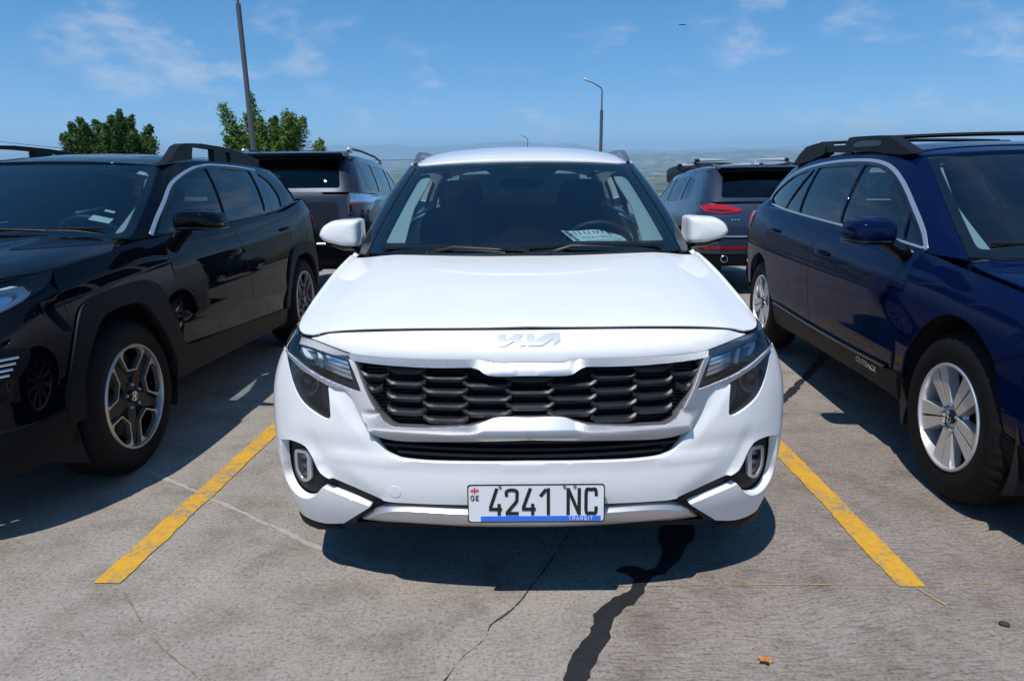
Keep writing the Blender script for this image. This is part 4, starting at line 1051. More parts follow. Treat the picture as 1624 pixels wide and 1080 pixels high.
# lower grille
half = fw((0, .60), (.41, .59), (.50, .60)) + fw((.50, .60), (.46, .53), (.40, .505), (0, .50))
panel('lower_grille_back', kia, M['well'], L_, sym(half), 'wrap', off=-.05, th=.01, grid=.04)
for z, w in ((.568, .46), (.546, .452), (.526, .41)):
    v = []; xs = np.linspace(-w, w, 33)
    for x in xs:
        p, n = L_.cast(x, z, 'front'); dz = -.006 * (abs(x) / .45) ** 2 * (-1)
        for dy, q in ((.018, .005), (.016, -.003), (.05, -.008), (.05, .006)): v.append((x, p[1] + dy, z + q + dz))
    f = [(i*4+k, i*4+(k+1) % 4, (i+1)*4+(k+1) % 4, (i+1)*4+k) for i in range(32) for k in range(4)]
    MB().add(v, f).build('lower_grille_slat', M['plastic'], kia, angle=35)
# dark lower trim, silver skid
half = fw(*[(x, z + .012) for x, z in fog_top[:-1]]) + fw((.85, .51), (.858, .42), (.85, .35), (.80, .25), (.70, .215), (.60, .215), (.572, .230), (.45, .28), (.36, .293), (.2, .284), (0, .284))
def trim_off(s, z):
    s = abs(s); return -.034 - (.014 * math.exp(-((s - .80) / .07) ** 2 - ((z - .43) / .08) ** 2))
panel('lower_trim', kia, M['trim'], L_, sym(half), 'wrap', off=trim_off, th=.03, grid=.02, fine=.014)
half = fw((0, .350), (.195, .349), (.40, .347), (.464, .335), (.516, .299), (.572, .236)) + fw((.572, .236), (.491, .257), (.423, .288), (.361, .297), (.199, .286), (0, .285))
panel('skid_plate', kia, M['satin'], L_, sym(half), 'wrap', off=lambda s, z: .012 - .022 * max(0, (.318 - z) / .04) ** 1.2, th=.05, bev=.004, grid=.014, fine=.01)
for s in (1, -1):
    pth_ = [P3(L_, q, .212, 'wrap', -.012) for q in np.linspace(L_.s_of(.63, .23, 'front')[0], L_.s_of(.44, .23, 'side')[0], 24)]
    m = MB(); m.tube([(a, b + .01, c - .012) for a, b, c in pth_], [.020 * min(1, .15 + k / 7) for k in range(24)], 8, flat=1.3); m.build('bumper_lip', M['trim'], kia, smooth=True, mirror=s < 0)
tw = panel('tow_cover', kia, W_, L_, arc(L_.s_of(-.422, .407, 'front'), .0195, 0, 355, 28), 'wrap', off=lambda s, z: bump_off(s, z) + .0015, th=.006, bev=.0012, grid=.012)
# fog lamps
fr = [(.796, .478), (.748, .485), (.738, .473), (.744, .390), (.757, .375), (.779, .372), (.799, .402), (.800, .442)]
ring_o = FW(L_, [(x + (x - .768) * .08, z + (z - .428) * .06) for x, z in rnd(fr, .012)], 1); ring_i = FW(L_, [(.768 + (x - .768) * .82, .428 + (z - .428) * .88) for x, z in rnd(fr, .012)], 1)
for mir in (False, True):
    lamp = bpy.data.objects.new('fog_lamp', None); link(lamp, kia)
    panel('lamp_frame', lamp, M['satin'], L_, ring_o, 'wrap', holes=[ring_i], off=-.022, th=.02, bev=.002, grid=.02, fine=.008, mirror=mir)
    panel('lamp_housing', lamp, M['lamp_dark'], L_, ring_i, 'wrap', off=-.050, th=.004, bev=.001, grid=.02, mirror=mir)
    panel('lamp_lens', lamp, M['lens'], L_, ring_i, 'wrap', off=-.026, th=.004, bev=.001, grid=.02, mirror=mir)
    for zc in (.463, .430, .397):
        xc = .766; p, n = L_.cast(xc, zc, 'front'); p = p - n * .042
        m = MB(); soft(m, p, (.038, .022, .027), .55); m.build('led_module', M['lamp_grey'], lamp, smooth=True, mirror=mir)
        m = MB(); soft(m, p - np.array([0, .010, 0]), (.020, .010, .014), .8); m.build('led_chip', M['led'], lamp, smooth=True, mirror=mir)
# headlights
top_e = [(.554, .834), (.617, .847), (.70, .860), (.745, .862)]; bot_e = [(.512, .719), (.528, .720), (.582, .734), (.648, .752), (.709, .777), (.75, .799), (.785, .812)]
outer_s = [(.30, .816), (.38, .826), (.47, .858), (.455, .882), (.36, .865), (.28, .862)]
hl = fw(*top_e) + sw(*outer_s[::-1]) + fw(*bot_e[::-1]) + fw((.512, .719), (.530, .772), (.549, .813), (.554, .832))
hl2 = fw((.623, .727), (.666, .744), (.718, .766), (.756, .789), (.79, .806)) + fw(*hl_low_bot[::-1]) + fw(*hl_low_in[::-1])
ts = [(.556, .830), (.617, .843), (.70, .857), (.74, .859)]
band = fw(*ts) + fw(*[(x + .004, z - .019) for x, z in ts[::-1]])
for mir in (False, True):
    h = bpy.data.objects.new('headlight', None); link(h, kia)
    panel('upper_lens', h, M['lens'], L_, hl, 'wrap', off=.001, th=.006, bev=.002, grid=.02, fine=.012, mirror=mir)
    panel('upper_housing', h, M['lamp_blue'], L_, hl, 'wrap', off=lambda s, z: -.022 - .022 * min(1, max(0, (.83 - z) / .05)), th=.004, bev=.001, grid=.02, fine=.012, mirror=mir)
    panel('upper_rim', h, M['gloss'], L_, hl, 'wrap', holes=[FW(L_, [(.566, .812), (.60, .822), (.68, .838), (.742, .848), (.757, .83), (.75, .812), (.705, .789), (.645, .765), (.58, .746), (.545, .742)], 3)], off=-.006, th=.018, bev=.001, grid=.02, fine=.012, mirror=mir)
    panel('knurled_strip', h, M['knurl'], L_, band, 'wrap', off=-.003, th=.006, bev=.001, grid=.02, fine=.012, mirror=mir)
    for (x0, z0, x1, z1) in ((.563, .799, .672, .823), (.556, .783, .668, .808), (.550, .767, .662, .793), (.546, .752, .655, .778)):
        panel('led_bar', h, M['reflector'], L_, FW(L_, strip2([(x0, z0), ((x0 + x1) / 2, (z0 + z1) / 2 - .001), (x1, z1)], .0095), 1), 'wrap', off=-.020, th=.018, bev=.002, grid=.02, mirror=mir)
    panel('divider', h, M['led'], L_, FW(L_, strip2([(.676, .828), (.668, .80), (.664, .778)], .010), 1), 'wrap', off=-.016, th=.02, grid=.02, mirror=mir)
    panel('running_light', h, M['led'], L_, FW(L_, [(.69, .83), (.735, .846), (.745, .838), (.722, .803), (.71, .798), (.727, .830)], 2), 'wrap', off=-.016, th=.02, bev=.002, grid=.02, mirror=mir)
    panel('lower_lens', h, M['lens'], L_, hl2, 'wrap', off=.0, th=.006, bev=.002, grid=.02, fine=.012, mirror=mir)
    panel('lower_housing', h, M['lamp_mid'], L_, hl2, 'wrap', off=-.045, th=.004, bev=.001, grid=.02, fine=.012, mirror=mir)
    p, n = L_.cast(.724, .722, 'front'); n = np.array([.30, -.95, .06]); n /= np.linalg.norm(n)
    q = Vector((0, 0, 1)).rotation_difference(Vector(n)).to_matrix().to_4x4(); q.translation = Vector(p - n * .040)
    def put(mb, nm, mt):
        mb.v = [tuple(q @ Vector(a)) for a in mb.v]; return mb.build(nm, mt, h, angle=40, mirror=mir)
    put(MB().lathe([(.034, .004), (.044, .026), (.047, .024), (.044, 0)], 40, 'z'), 'projector_ring', M['alloy'])
    put(MB().lathe([(.001, .026), (.012, .025), (.024, .019), (.033, .006), (.034, 0)], 32, 'z'), 'projector_lens', M['gloss'])
    panel('lower_bezel', h, M['lamp_grey'], L_, FW(L_, [(.636, .700), (.676, .716), (.672, .66), (.648, .636), (.634, .64)], 3), 'wrap', off=-.030, th=.012, bev=.002, grid=.02, mirror=mir)
# emblem on the nose: three joined letters
def emblem(polys):
    for pl in polys:
        pts = [L_.s_of((a - 378) * .000618, .886 - (b - 103) * .00052, 'front') for a, b in pl]
        panel('emblem_letter', kia, M['badge'], L_, pts, 'wrap', off=.0085, th=.008, bev=.001, grid=.02, fine=.006)
emblem([[(228, 110), (262, 104), (262, 134), (312, 104), (346, 104), (346, 112), (330, 122), (362, 156), (330, 158), (306, 136), (262, 158), (228, 158)],
        [(368, 106), (400, 104), (400, 136), (462, 106), (500, 101), (530, 101), (530, 134), (498, 152), (496, 128), (440, 156), (368, 158)]])
# number plate
plate = bpy.data.objects.new('number_plate', None); link(plate, kia); plate.location = (.017, -.016, .394); plate.rotation_euler = (R(-3.0), 0, 0)
PW2, PH2 = .416, .122
rr_ = rnd([(-PW2/2, -PH2/2), (PW2/2, -PH2/2), (PW2/2, PH2/2), (-PW2/2, PH2/2)], .011)
MB().prism(rr_, 0, .006).build('plate_sheet', M['plate'], plate)
bo = MB(); ri = [(a * (PW2 - .007) / PW2, b * (PH2 - .007) / PH2) for a, b in rr_]
n_ = len(rr_); bo.add([(a, -.0008, b) for a, b in rr_] + [(a, -.0008, b) for a, b in ri] + [(a, .004, b) for a, b in rr_], [(i, (i+1) % n_, n_ + (i+1) % n_, n_ + i) for i in range(n_)] + [(i, (i+1) % n_, 2*n_ + (i+1) % n_, 2*n_ + i) for i in range(n_)]); bo.build('plate_border', M['ink'], plate)
MB().box((0, .016, 0), (.38, .022, .09), .004).build('plate_holder', M['trim'], plate)
px = lambda a: (a - 402.5) * .000602
pz = lambda b: .061 - (b - 830) * .000685
def glyph(ch, x0, x1, y0, y1, w):
    X = lambda t: px(x0) + (px(x1) - px(x0)) * t; Z = lambda t: pz(y1) + (pz(y0) - pz(y1)) * t
    def cur(pts): return sp([(X(a), Z(b)) for a, b in pts], 5)
    hw = w / 2 / (px(x1) - px(x0)); hz = w / 2 / (pz(y0) - pz(y1))
    ln = lambda *p: [(X(a), Z(b)) for a, b in p]
    return {'4': [ln((.62, 1), (hw, .30), (hw, .22)), ln((0, .22), (1, .22)), ln((.78, .42), (.78, 0))],
            '2': [cur([(hw, .70), (.12, .88), (.5, 1 - hz), (.88, .88), (1 - hw, .72), (.86, .53), (.5, .30), (.15, .09)]), ln((.04, hz), (1, hz))],
            '1': [ln((0, .70), (.45, .96)), ln((.62, 1), (.62, 0))],
            'N': [ln((hw, 0), (hw, 1)), ln((1 - hw, 0), (1 - hw, 1)), ln((hw * 1.05, .97), (1 - hw * 1.05, .03))],
            'C': [cur([(1 - hw, .70), (1 - hw, .80), (.80, .95), (.5, 1 - hz), (.2, .95), (hw, .80), (hw, .5), (hw, .2), (.2, .05), (.5, hz), (.80, .05), (1 - hw, .2), (1 - hw, .30)])],
            'T': [ln((0, 1 - hz), (1, 1 - hz)), ln((.5, 1), (.5, 0))], 'I': [ln((.5, 0), (.5, 1))],
            'R': [ln((hw, 0), (hw, 1)), cur([(hw, 1 - hz), (.6, 1 - hz), (.92, .88), (.92, .62), (.6, .5), (hw, .5)]), ln((.5, .5), (.95, 0))],
            'A': [ln((.03, 0), (.5, 1), (.97, 0)), ln((.2, .3), (.8, .3))],
            'S': [cur([(.95, .80), (.75, 1 - hz), (.25, 1 - hz), (.06, .76), (.3, .55), (.7, .45), (.94, .24), (.75, hz), (.25, hz), (.05, .20)])],
            'G': [cur([(.95, .78), (.7, 1 - hz), (.3, 1 - hz), (.05, .7), (.05, .3), (.3, hz), (.7, hz), (.95, .25), (.95, .45)]), ln((.55, .46), (1, .46))],
            'E': [ln((hw, 0), (hw, 1)), ln((0, 1 - hz), (1, 1 - hz)), ln((0, .5), (.85, .5)), ln((0, hz), (1, hz))]}[ch]
def letter(ch, x0, x1, y0, y1, w, mt, h=-.0022):
    m = MB()
    for k, pth in enumerate(glyph(ch, x0, x1, y0, y1, w)): stroke(m, pth, w, h - .00012 * k, .001)
    m.build('plate_letter', mt, plate)
for ch, x0, x1 in (('4', 165, 230), ('2', 246, 314), ('4', 331, 400), ('1', 424, 488), ('N', 555, 627), ('C', 645, 712)): letter(ch, x0, x1, 848, 972, .0098, M['ink'])
MB().box(((px(123) + px(728)) / 2, -.0008, pz(989)), (px(728) - px(123), .0012, pz(978) - pz(1000))).build('blue_strip', M['plate_blue'], plate)
tx = 566.0
for ch in 'TRANSIT':
    wd_ = 4 if ch == 'I' else 13; letter(ch, tx, tx + wd_, 980, 997, .0015, M['plate'], -.0024); tx += wd_ + 6.5
letter('G', 74, 92, 880, 903, .0018, M['ink']); letter('E', 99, 114, 880, 903, .0018, M['ink'])
fl = MB(); cx_, cz_ = px(94), pz(858)
fl.box((cx_, -.0008, cz_), (.004, .001, .0195)); fl.box((cx_, -.0009, cz_), (.0258, .001, .004)); fl.build('flag_cross', M['plate_red'], plate)
for a in (-1, 1):
    for b in (-1, 1):
        s4 = MB(); s4.box((cx_ + a * .0072, -.0007, cz_ + b * .0058), (.0036, .0008, .0010)); s4.box((cx_ + a * .0072, -.0008, cz_ + b * .0058), (.0010, .0008, .0036)); s4.build('flag_bolnur_cross', M['plate_red'], plate)
for a in (222, 545, 597):
    s5 = MB(); s5.lathe([(.001, -.004), (.004, -.0035), (.0052, -.001), (.0052, .001)], 14, 'y', c=(px(a), 0, pz(842))); s5.build('plate_screw', M['steel'], plate, smooth=True)
# hood
nose = sp([(0, .151), (.16, .154), (.314, .163), (.45, .178), (.555, .196), (.64, .218), (.70, .241)])
edge = sp([(.704, .244), (.735, .272), (.762, .315), (.782, .38), (.794, .48), (.803, .62), (.808, .80), (.808, .98), (.80, 1.15)])
half = nose + edge + sp([(.795, 1.18), (.73, 1.115), (.60, 1.045), (.40, .998), (.2, .975), (0, .968)])
panel('hood', kia, W_, K_hood, sym(half), 'top', off=.002, th=.008, bev=.0025, grid=.022, fine=.014)
panel('hood_gap_shade', kia, M['trim'], K_hood, sym([(x, y - .011) for x, y in nose if x < .675] + [(x, y + .007) for x, y in nose[::-1] if x < .675]), 'top', off=-.0035, th=.006, bev=.0005, grid=.03, fine=.015)  # dark strip put in for the shade of the hood shut line
bay = MB(); bay.box((0, .62, .58), (1.3, .82, .5)); bay.build('engine_bay', M['well'], kia)
MB().box((0, .46, .24), (1.15, .62, .02)).build('under_tray', M['well'], kia)
MB().box((0, 1.06, .99), (1.30, .2, .04), .01).build('cowl_panel', M['plastic'], kia)
# sides
fend = (sw((.46, .893), (.475, .86), (.40, .824), (.31, .806)) + sw((.35, .787), (.44, .712), (.510, .536)) + [L_.s_of(a, b, 'side') for a, b in arc((.85, .334), .395, 149, -18, 40)]
        + [L_.s_of(1.27, .24, 'side')] + sw((1.27, .24), (1.275, .6), (1.265, .9), (1.25, 1.02)) + sw((1.2, 1.026), (1.0, .999), (.8, .964), (.6, .926), (.5, .903)))
panel('fender', kia, W_, L_, fend, 'wrap', off=.0, th=.02, grid=.03, both=True)
for nm, pts in (('door', [(1.275, .28), (1.28, .6), (1.27, 1.028), (2.27, 1.058), (2.28, .6), (2.28, .28)]), ('door', [(2.285, .28), (2.285, .6), (2.275, 1.06), (3.25, 1.092), (3.28, .80), (3.06, .55), (3.0, .28)]),
                ('rear_quarter', [(3.005, .28), (3.065, .55), (3.285, .80), (3.255, 1.092), (4.33, 1.11), (4.36, .6), (4.30, .24), (3.92, .24)] + arc((3.48, .334), .40, -10, 150, 20)[1:] )):
    if nm == 'rear_quarter': pts = [(3.255, 1.092), (4.2, 1.108), (4.28, .9), (4.28, .26)] + arc((3.48, .334), .395, -8, 180, 26) + [(3.03, .34), (3.068, .55), (3.288, .80)]
    panel(nm, kia, W_, L_, rnd(pts, .02, 3), 'side', off=0, th=.02, grid=.05, both=True)
panel('sill', kia, M['clad'], L_, [(1.25, .215), (3.07, .215), (3.03, .275), (1.24, .275)], 'side', off=.004, th=.03, grid=.05, both=True)
panel('tailgate', kia, W_, L_, sym([(0, .25), (.7, .25), (.78, .6), (.74, 1.11), (0, 1.11)]), 'rear', off=0, th=.02, grid=.06)
# greenhouse
U_ = K_up; U_._wrap()
def s_col(i, U): return U.sl[int(np.argmin(np.abs(np.linspace(0, U.ul, U.nu + 1) - U.tu[4 + i])))]
sA = s_col(4, U_) + .03; sB = s_col(6, U_) - .02
def zcol(U, s, k):
    c = int(np.clip(np.searchsorted(U.sl, s % U.sL), 0, U.nu)); return float(U.D[0, c, 2] * (1 - k) + U.D[-1, c, 2] * k)
def band_pts(U, s0, s1, k, n=14): return [(s, zcol(U, s, k)) for s in np.linspace(s0, s1, n)]
ws = band_pts(U_, -sA, sA, .02, 30) + band_pts(U_, sA, -sA, .985, 30)
wi = rnd([(-sA + .048, zcol(U_, sA, .13)), (-.3, zcol(U_, .3, .13)), (0, zcol(U_, 0, .135)), (.3, zcol(U_, .3, .13)), (sA - .048, zcol(U_, sA, .13)), (sA - .042, zcol(U_, sA, .90)), (.22, zcol(U_, .2, .925)), (.14, zcol(U_, 0, .80)), (-.14, zcol(U_, 0, .80)), (-.22, zcol(U_, .2, .925)), (-sA + .042, zcol(U_, sA, .90))], .03)
panel('windscreen', kia, M['ws'], U_, ws, 'wrap', off=-.003, th=.004, bev=.001, grid=.035)
panel('windscreen_border', kia, M['frit'], U_, ws, 'wrap', holes=[wi], off=-.009, th=.003, bev=.0005, grid=.03)
pil = band_pts(U_, sA + .004, sB, .0, 6) + [(sB - .0, zcol(U_, sB, k)) for k in (.3, .6, .9)] + band_pts(U_, sB, sA + .004, 1.0, 6) + [(sA + .004, zcol(U_, sA, k)) for k in (.8, .5, .2)]
panel('front_pillar', kia, M['gloss'], U_, pil, 'wrap', off=.001, th=.02, bev=.004, grid=.03, both=True)
ptr = [(sA - .15, zcol(U_, sA, .13)), (sA - .01, zcol(U_, sA, .08)), (sA + .03, zcol(U_, sA, .5)), (sA + .02, zcol(U_, sA, .93)), (sA - .10, zcol(U_, sA, .93)), (sA - .105, zcol(U_, sA, .55))]
panel('pillar_trim', kia, M['pillar'], U_, sp(ptr[:3]) + sp(ptr[3:]), 'wrap', off=-.035, th=.01, grid=.04, both=True)
# cant rail, pillars, side glass
def win(pts, r=.03): return rnd(pts, r, 4)
wf = win([(1.50, 1.075), (2.24, 1.09), (2.20, 1.42), (1.98, 1.405), (1.80, 1.33)]); wr = win([(2.32, 1.092), (3.18, 1.12), (3.12, 1.40), (2.29, 1.425)]); wq = win([(3.26, 1.125), (3.75, 1.16), (3.62, 1.34), (3.2, 1.40)])
frame = [(1.30, 1.046), (1.7, 1.052), (2.3, 1.066), (3.0, 1.091), (3.6, 1.112), (4.0, 1.122), (3.85, 1.422), (3.6, 1.448), (3.1, 1.478), (2.6, 1.482), (2.2, 1.466), (1.97, 1.443)]
panel('side_frame', kia, W_, U_, frame, 'side', holes=[wf, wr, wq], off=.0, th=.02, grid=.045, both=True)
for w_, m_ in ((wf, M['side']), (wr, M['privacy']), (wq, M['privacy'])): panel('side_window', kia, m_, U_, w_, 'side', off=-.006, th=.004, bev=.0005, grid=.06, both=True)
panel('rear_window', kia, M['privacy'], U_, sym([(0, 1.14), (.60, 1.14), (.50, 1.41), (0, 1.42)]), 'rear', off=-.002, th=.006, grid=.08)
half = sp([(0, 1.700), (.2, 1.707), (.4, 1.735), (.50, 1.77), (.545, 1.82)]) + sp([(.56, 1.86), (.575, 2.1), (.582, 2.6), (.575, 3.3), (.54, 3.95)]) + [(.4, 4.02), (0, 4.04)]
panel('roof', kia, W_, K_roof, sym(half), 'top', off=.0, th=.02, bev=.004, grid=.05, fine=.03)
ditch = sp([(.548, 1.80), (.566, 1.86), (.580, 2.1), (.587, 2.6), (.58, 3.3), (.545, 3.95)]) + sp([(.60, 3.95), (.632, 3.3), (.64, 2.6), (.632, 2.1), (.612, 1.92), (.59, 1.84)])
panel('roof_ditch', kia, M['gloss'], K_roof, ditch, 'top', off=-.002, th=.03, grid=.05, fine=.03, both=True)
for s in (1, -1):
    r_ = MB(); pth = []
    for t in np.linspace(0, 1, 30):
        y = 1.98 + 1.75 * t; e = min(t, 1 - t); h = .028 * min(1, e / .12) ** .8
        x = .598 - .02 * (1 - min(1, t / .2)); z = float(K_roof.cast(x - .01, y, 'top')[0][2]); pth.append((x, y, z + h))
    r_.tube(pth, [.016] * 30, 10, flat=1.35); r_.tube([(pth[0][0], pth[0][1] - .02, pth[0][2] - .02), pth[0], pth[3]], [.02, .02, .014], 8); r_.build('roof_rail', M['rail'], kia, smooth=True, mirror=s < 0)
fin = MB(); fin.prism([(3.35, 1.52), (3.52, 1.60), (3.56, 1.60), (3.58, 1.51)], -.012, .012, 'x'); fin.build('antenna_fin', W_, kia)
belt_shoulder(kia, K_low, K_up, K_zt, PW((1.2, 1.046), (1.7, 1.055), (2.3, 1.07), (3.0, 1.095), (3.6, 1.115), (4.1, 1.125)), 1.29, 4.02, M['gloss'])
# door mirrors
mo = rnd([(.766, 1.052), (.85, 1.053), (.945, 1.078), (.968, 1.105), (.948, 1.148), (.90, 1.176), (.80, 1.182), (.768, 1.178)], .022)
for s in (1, -1):
    mir_ = bpy.data.objects.new('door_mirror', None); link(mir_, kia)
    m = MB(); dome(m, mo, (0, 1.36, 0), .085, 9, back=-.07, e=.26); m.build('mirror_cap', W_, mir_, smooth=True, angle=55, mirror=s < 0)
    m = MB(); dome(m, [(a, b) for a, b in rnd([(.76, 1.03), (.86, 1.034), (.945, 1.065), (.955, 1.085), (.86, 1.075), (.768, 1.075)], .02)], (0, 1.365, 0), .07, 6, back=-.08); m.build('mirror_base', M['gloss'], mir_, smooth=True, angle=50, mirror=s < 0)
    m = MB(); m.box((.918, 1.30, 1.096), (.062, .03, .011), .004, Matrix.Rotation(R(12), 3, 'Z') @ Matrix.Rotation(R(-8), 3, 'Y')); m.build('turn_signal', M['lamp_grey'], mir_, mirror=s < 0)
    m = MB(); m.box((.86, 1.437, 1.112), (.16, .006, .10), .002); m.build('mirror_glass', M['mirror'], mir_, mirror=s < 0)
    m = MB(); m.tube([(.80, 1.40, 1.06), (.74, 1.42, 1.04), (.72, 1.42, 1.03)], [.03, .035, .04], 10); m.build('mirror_arm', M['gloss'], mir_, smooth=True, mirror=s < 0)
# wipers, interior, paper on the dashboard
wiper(kia, (-.42, 1.03, 1.045), P3(U_, -.30, 1.064, 'front', .014), P3(U_, -.10, 1.056, 'front', .012), P3(U_, -.62, 1.060, 'front', .009), P3(U_, .02, 1.055, 'front', .009))
wiper(kia, (.10, 1.0, 1.045), P3(U_, .20, 1.066, 'front', .014), P3(U_, .38, 1.060, 'front', .012), P3(U_, -.08, 1.060, 'front', .009), P3(U_, .60, 1.062, 'front', .009))
make_interior(kia, 1.06, 1.03, .70, K_roofz, 1, M['seat'], 1.95, 2.85, (1.78, 3.9))
m = MB(); soft(m, (.0, 1.65, 1.345), (.22, .04, .06), .5); m.tube([(0, 1.66, 1.36), (0, 1.70, 1.41)], .010); m.build('rear_view_mirror', M['dash'], kia, smooth=True)
MB().box((.0, 1.68, 1.395), (.12, .10, .04), .015).build('camera_housing', M['dash'], kia)
MB().box((0, 1.20, 1.048), (.36, .05, .012), .004).build('dash_vent', M['pillar'], kia)
note = bpy.data.objects.new('paper_note', None); link(note)
note.location = (Vector(K_POS) + Matrix.Rotation(K_ROT, 3, 'Z') @ Vector((.36, 1.265, 1.085))); note.rotation_euler = (R(24), 0, R(16) + K_ROT)
tag(note, 'white paper note with scribbled rows lying on the white car dashboard behind the windscreen', 'paper note')
paper_z = lambda x, y: .003 * math.sin(x * 30 + y * 9) - .9 * max(0, x + .03) ** 2
v = []
for j in range(9):
    for i in range(13):
        x = -.15 + .31 * i / 12; y = -.085 + .17 * j / 8; v.append((x + .25 * (-y), y, paper_z(x, y)))
n2 = MB(); n2.add(v, [(j*13+i, j*13+i+1, (j+1)*13+i+1, (j+1)*13+i) for j in range(8) for i in range(12)]); n2.build('paper_sheet', M['paper'], note, smooth=True)
rk = random.Random(2)
def scribble(x0, x1, y, h, n, w):
    m = MB()
    for k in range(n):
        x = x0 + (x1 - x0) * (k + .5) / n; a = (x - h * .25 * rk.random(), y - h / 2 * rk.uniform(.4, 1)); b_ = (x + h * .35 * rk.uniform(-1, 1), y + h / 2 * rk.uniform(.4, 1))
        q = []
        for t in (0, .5, 1.0):
            px_, py_ = a[0] + (b_[0] - a[0]) * t + (h * .2 * rk.uniform(-1, 1) if t == .5 else 0), a[1] + (b_[1] - a[1]) * t; q.append((px_ + .25 * (-py_), py_, paper_z(px_, py_) + .0022))
        m.tube(q, w, 4)
    m.build('pen_scribble', M['ink'], note)
scribble(-.10, .10, .060, .034, 9, .0022); scribble(-.09, .12, .015, .014, 16, .0014); scribble(-.09, .12, -.015, .012, 18, .0014); scribble(-.08, .11, -.042, .012, 16, .0014)
for yy in np.linspace(-.07, .075, 12): scribble(-.142, -.118, yy, .012, 3, .0022)
# sticker high in the windscreen corner
p, n = U_.cast(.46, 1.405, 'front'); q = Vector((0, 0, 1)).rotation_difference(Vector(n)).to_matrix().to_4x4(); q.translation = Vector(p - n * .014)
m = MB().box((0, 0, 0), (.045, .018, .001)); m.v = [tuple(q @ Vector(a)) for a in m.v]; m.build('windscreen_sticker', M['sticker'], kia)
for yy in (.85, 3.48):
    for s in (1, -1): make_wheel(kia, (s * .86, yy, .334), .334, .236, .22, 'plain', s)
wheel_well(kia, .85, .334, .40, .84); wheel_well(kia, 3.48, .334, .40, .84)
# ================================================================== helpers for the two neighbours
def handle(parent, surf, y, z, mat, slope=0.0, ln=.20):
    for mir in (False, True):
        h = bpy.data.objects.new('door_handle', None); link(h, parent)
        pts = [(y - .05 + .05 * math.cos(a) * 1.0, z + .024 * math.sin(a)) for a in np.linspace(0, 2 * math.pi, 24, endpoint=False)]
        panel('handle_recess', h, M['gloss'], surf, pts, 'side', off=.001, th=.003, bev=.001, grid=.03, mirror=mir)
        m = MB(); m.tube([P3(surf, y + (t - .5) * ln, z + .008 + slope * (t - .5) * ln, 'side', .006 + .030 * math.sin(math.pi * t) ** .5) for t in np.linspace(0, 1, 14)], [.009 + .006 * math.sin(math.pi * t) for t in np.linspace(0, 1, 14)], 10, flat=.55, up=(1, 0, 0))
        m.build('handle_grip', mat, h, smooth=True, mirror=mir)
def door_mirror(parent, out, y, depth, cap, lower, arm0, arm1, strip=None, zsplit=None):
    """out: outline of the housing (x, z)"""
    for s in (1, -1):
        g = bpy.data.objects.new('door_mirror', None); link(g, parent)
        m = MB(); dome(m, out, (0, y, 0), depth, 9, back=-.06, e=.42); m.build('mirror_cap', cap, g, smooth=True, angle=55, mirror=s < 0)
        zmin = min(b for a, b in out); zmax = max(b for a, b in out)
        lo = [(a, zmin + (b - zmin) * .32 - .006) for a, b in out]
        m = MB(); dome(m, lo, (0, y + .003, 0), depth * .92, 6, back=-.064, e=.42); m.build('mirror_underside', lower, g, smooth=True, angle=55, mirror=s < 0)
        m = MB(); m.tube([arm0, tuple((np.array(arm0) + arm1) / 2 + np.array([0, -.01, 0])), arm1], [.035, .034, .042], 12, flat=.7, up=(0, 1, 0)); m.build('mirror_arm', lower, g, smooth=True, mirror=s < 0)
        gi = [(a * .9 + np.mean([q[0] for q in out]) * .1, b * .9 + np.mean([q[1] for q in out]) * .1) for a, b in out]
        m = MB(); m.prism(gi, y + .058, y + .064); m.build('mirror_glass', M['mirror'], g, mirror=s < 0)
        if strip is not None:
            m = MB(); m.tube([(a, y - depth * d, b) for a, b, d in strip], .006, 8, flat=.7); m.build('mirror_strip', M['chrome'], g, smooth=True, mirror=s < 0)
def win_glass(root, U, w, mat, nm='side_window'):
    panel(nm, root, mat, U, w, 'side', off=-.008, th=.004, bev=.0005, grid=.06, both=True)
def windscreen(root, U, sA, kb=.02, kt=.985, side=.05):
    ws = band_pts(U, -sA, sA, kb, 30) + band_pts(U, sA, -sA, kt, 30)
    wi = rnd([(-sA + side, zcol(U, sA, .10)), (-.3, zcol(U, .3, .10)), (.3, zcol(U, .3, .10)), (sA - side, zcol(U, sA, .10)), (sA - side, zcol(U, sA, .93)), (.20, zcol(U, .2, .945)), (.13, zcol(U, 0, .86)), (-.13, zcol(U, 0, .86)), (-.20, zcol(U, .2, .945)), (-sA + side, zcol(U, sA, .93))], .025)
    panel('windscreen', root, M['ws'], U, ws, 'wrap', off=-.003, th=.004, bev=.001, grid=.035)
    panel('windscreen_border', root, M['frit'], U, ws, 'wrap', holes=[wi], off=-.009, th=.003, bev=.0005, grid=.03)
def rail_profile(root, prof, x0, x1, mat, name='roof_rail', holes=()):
    for s in (1, -1):
        m = MB(); m.prism(prof, x0, x1, 'x'); m.build(name, mat, root, angle=35, mirror=s < 0)

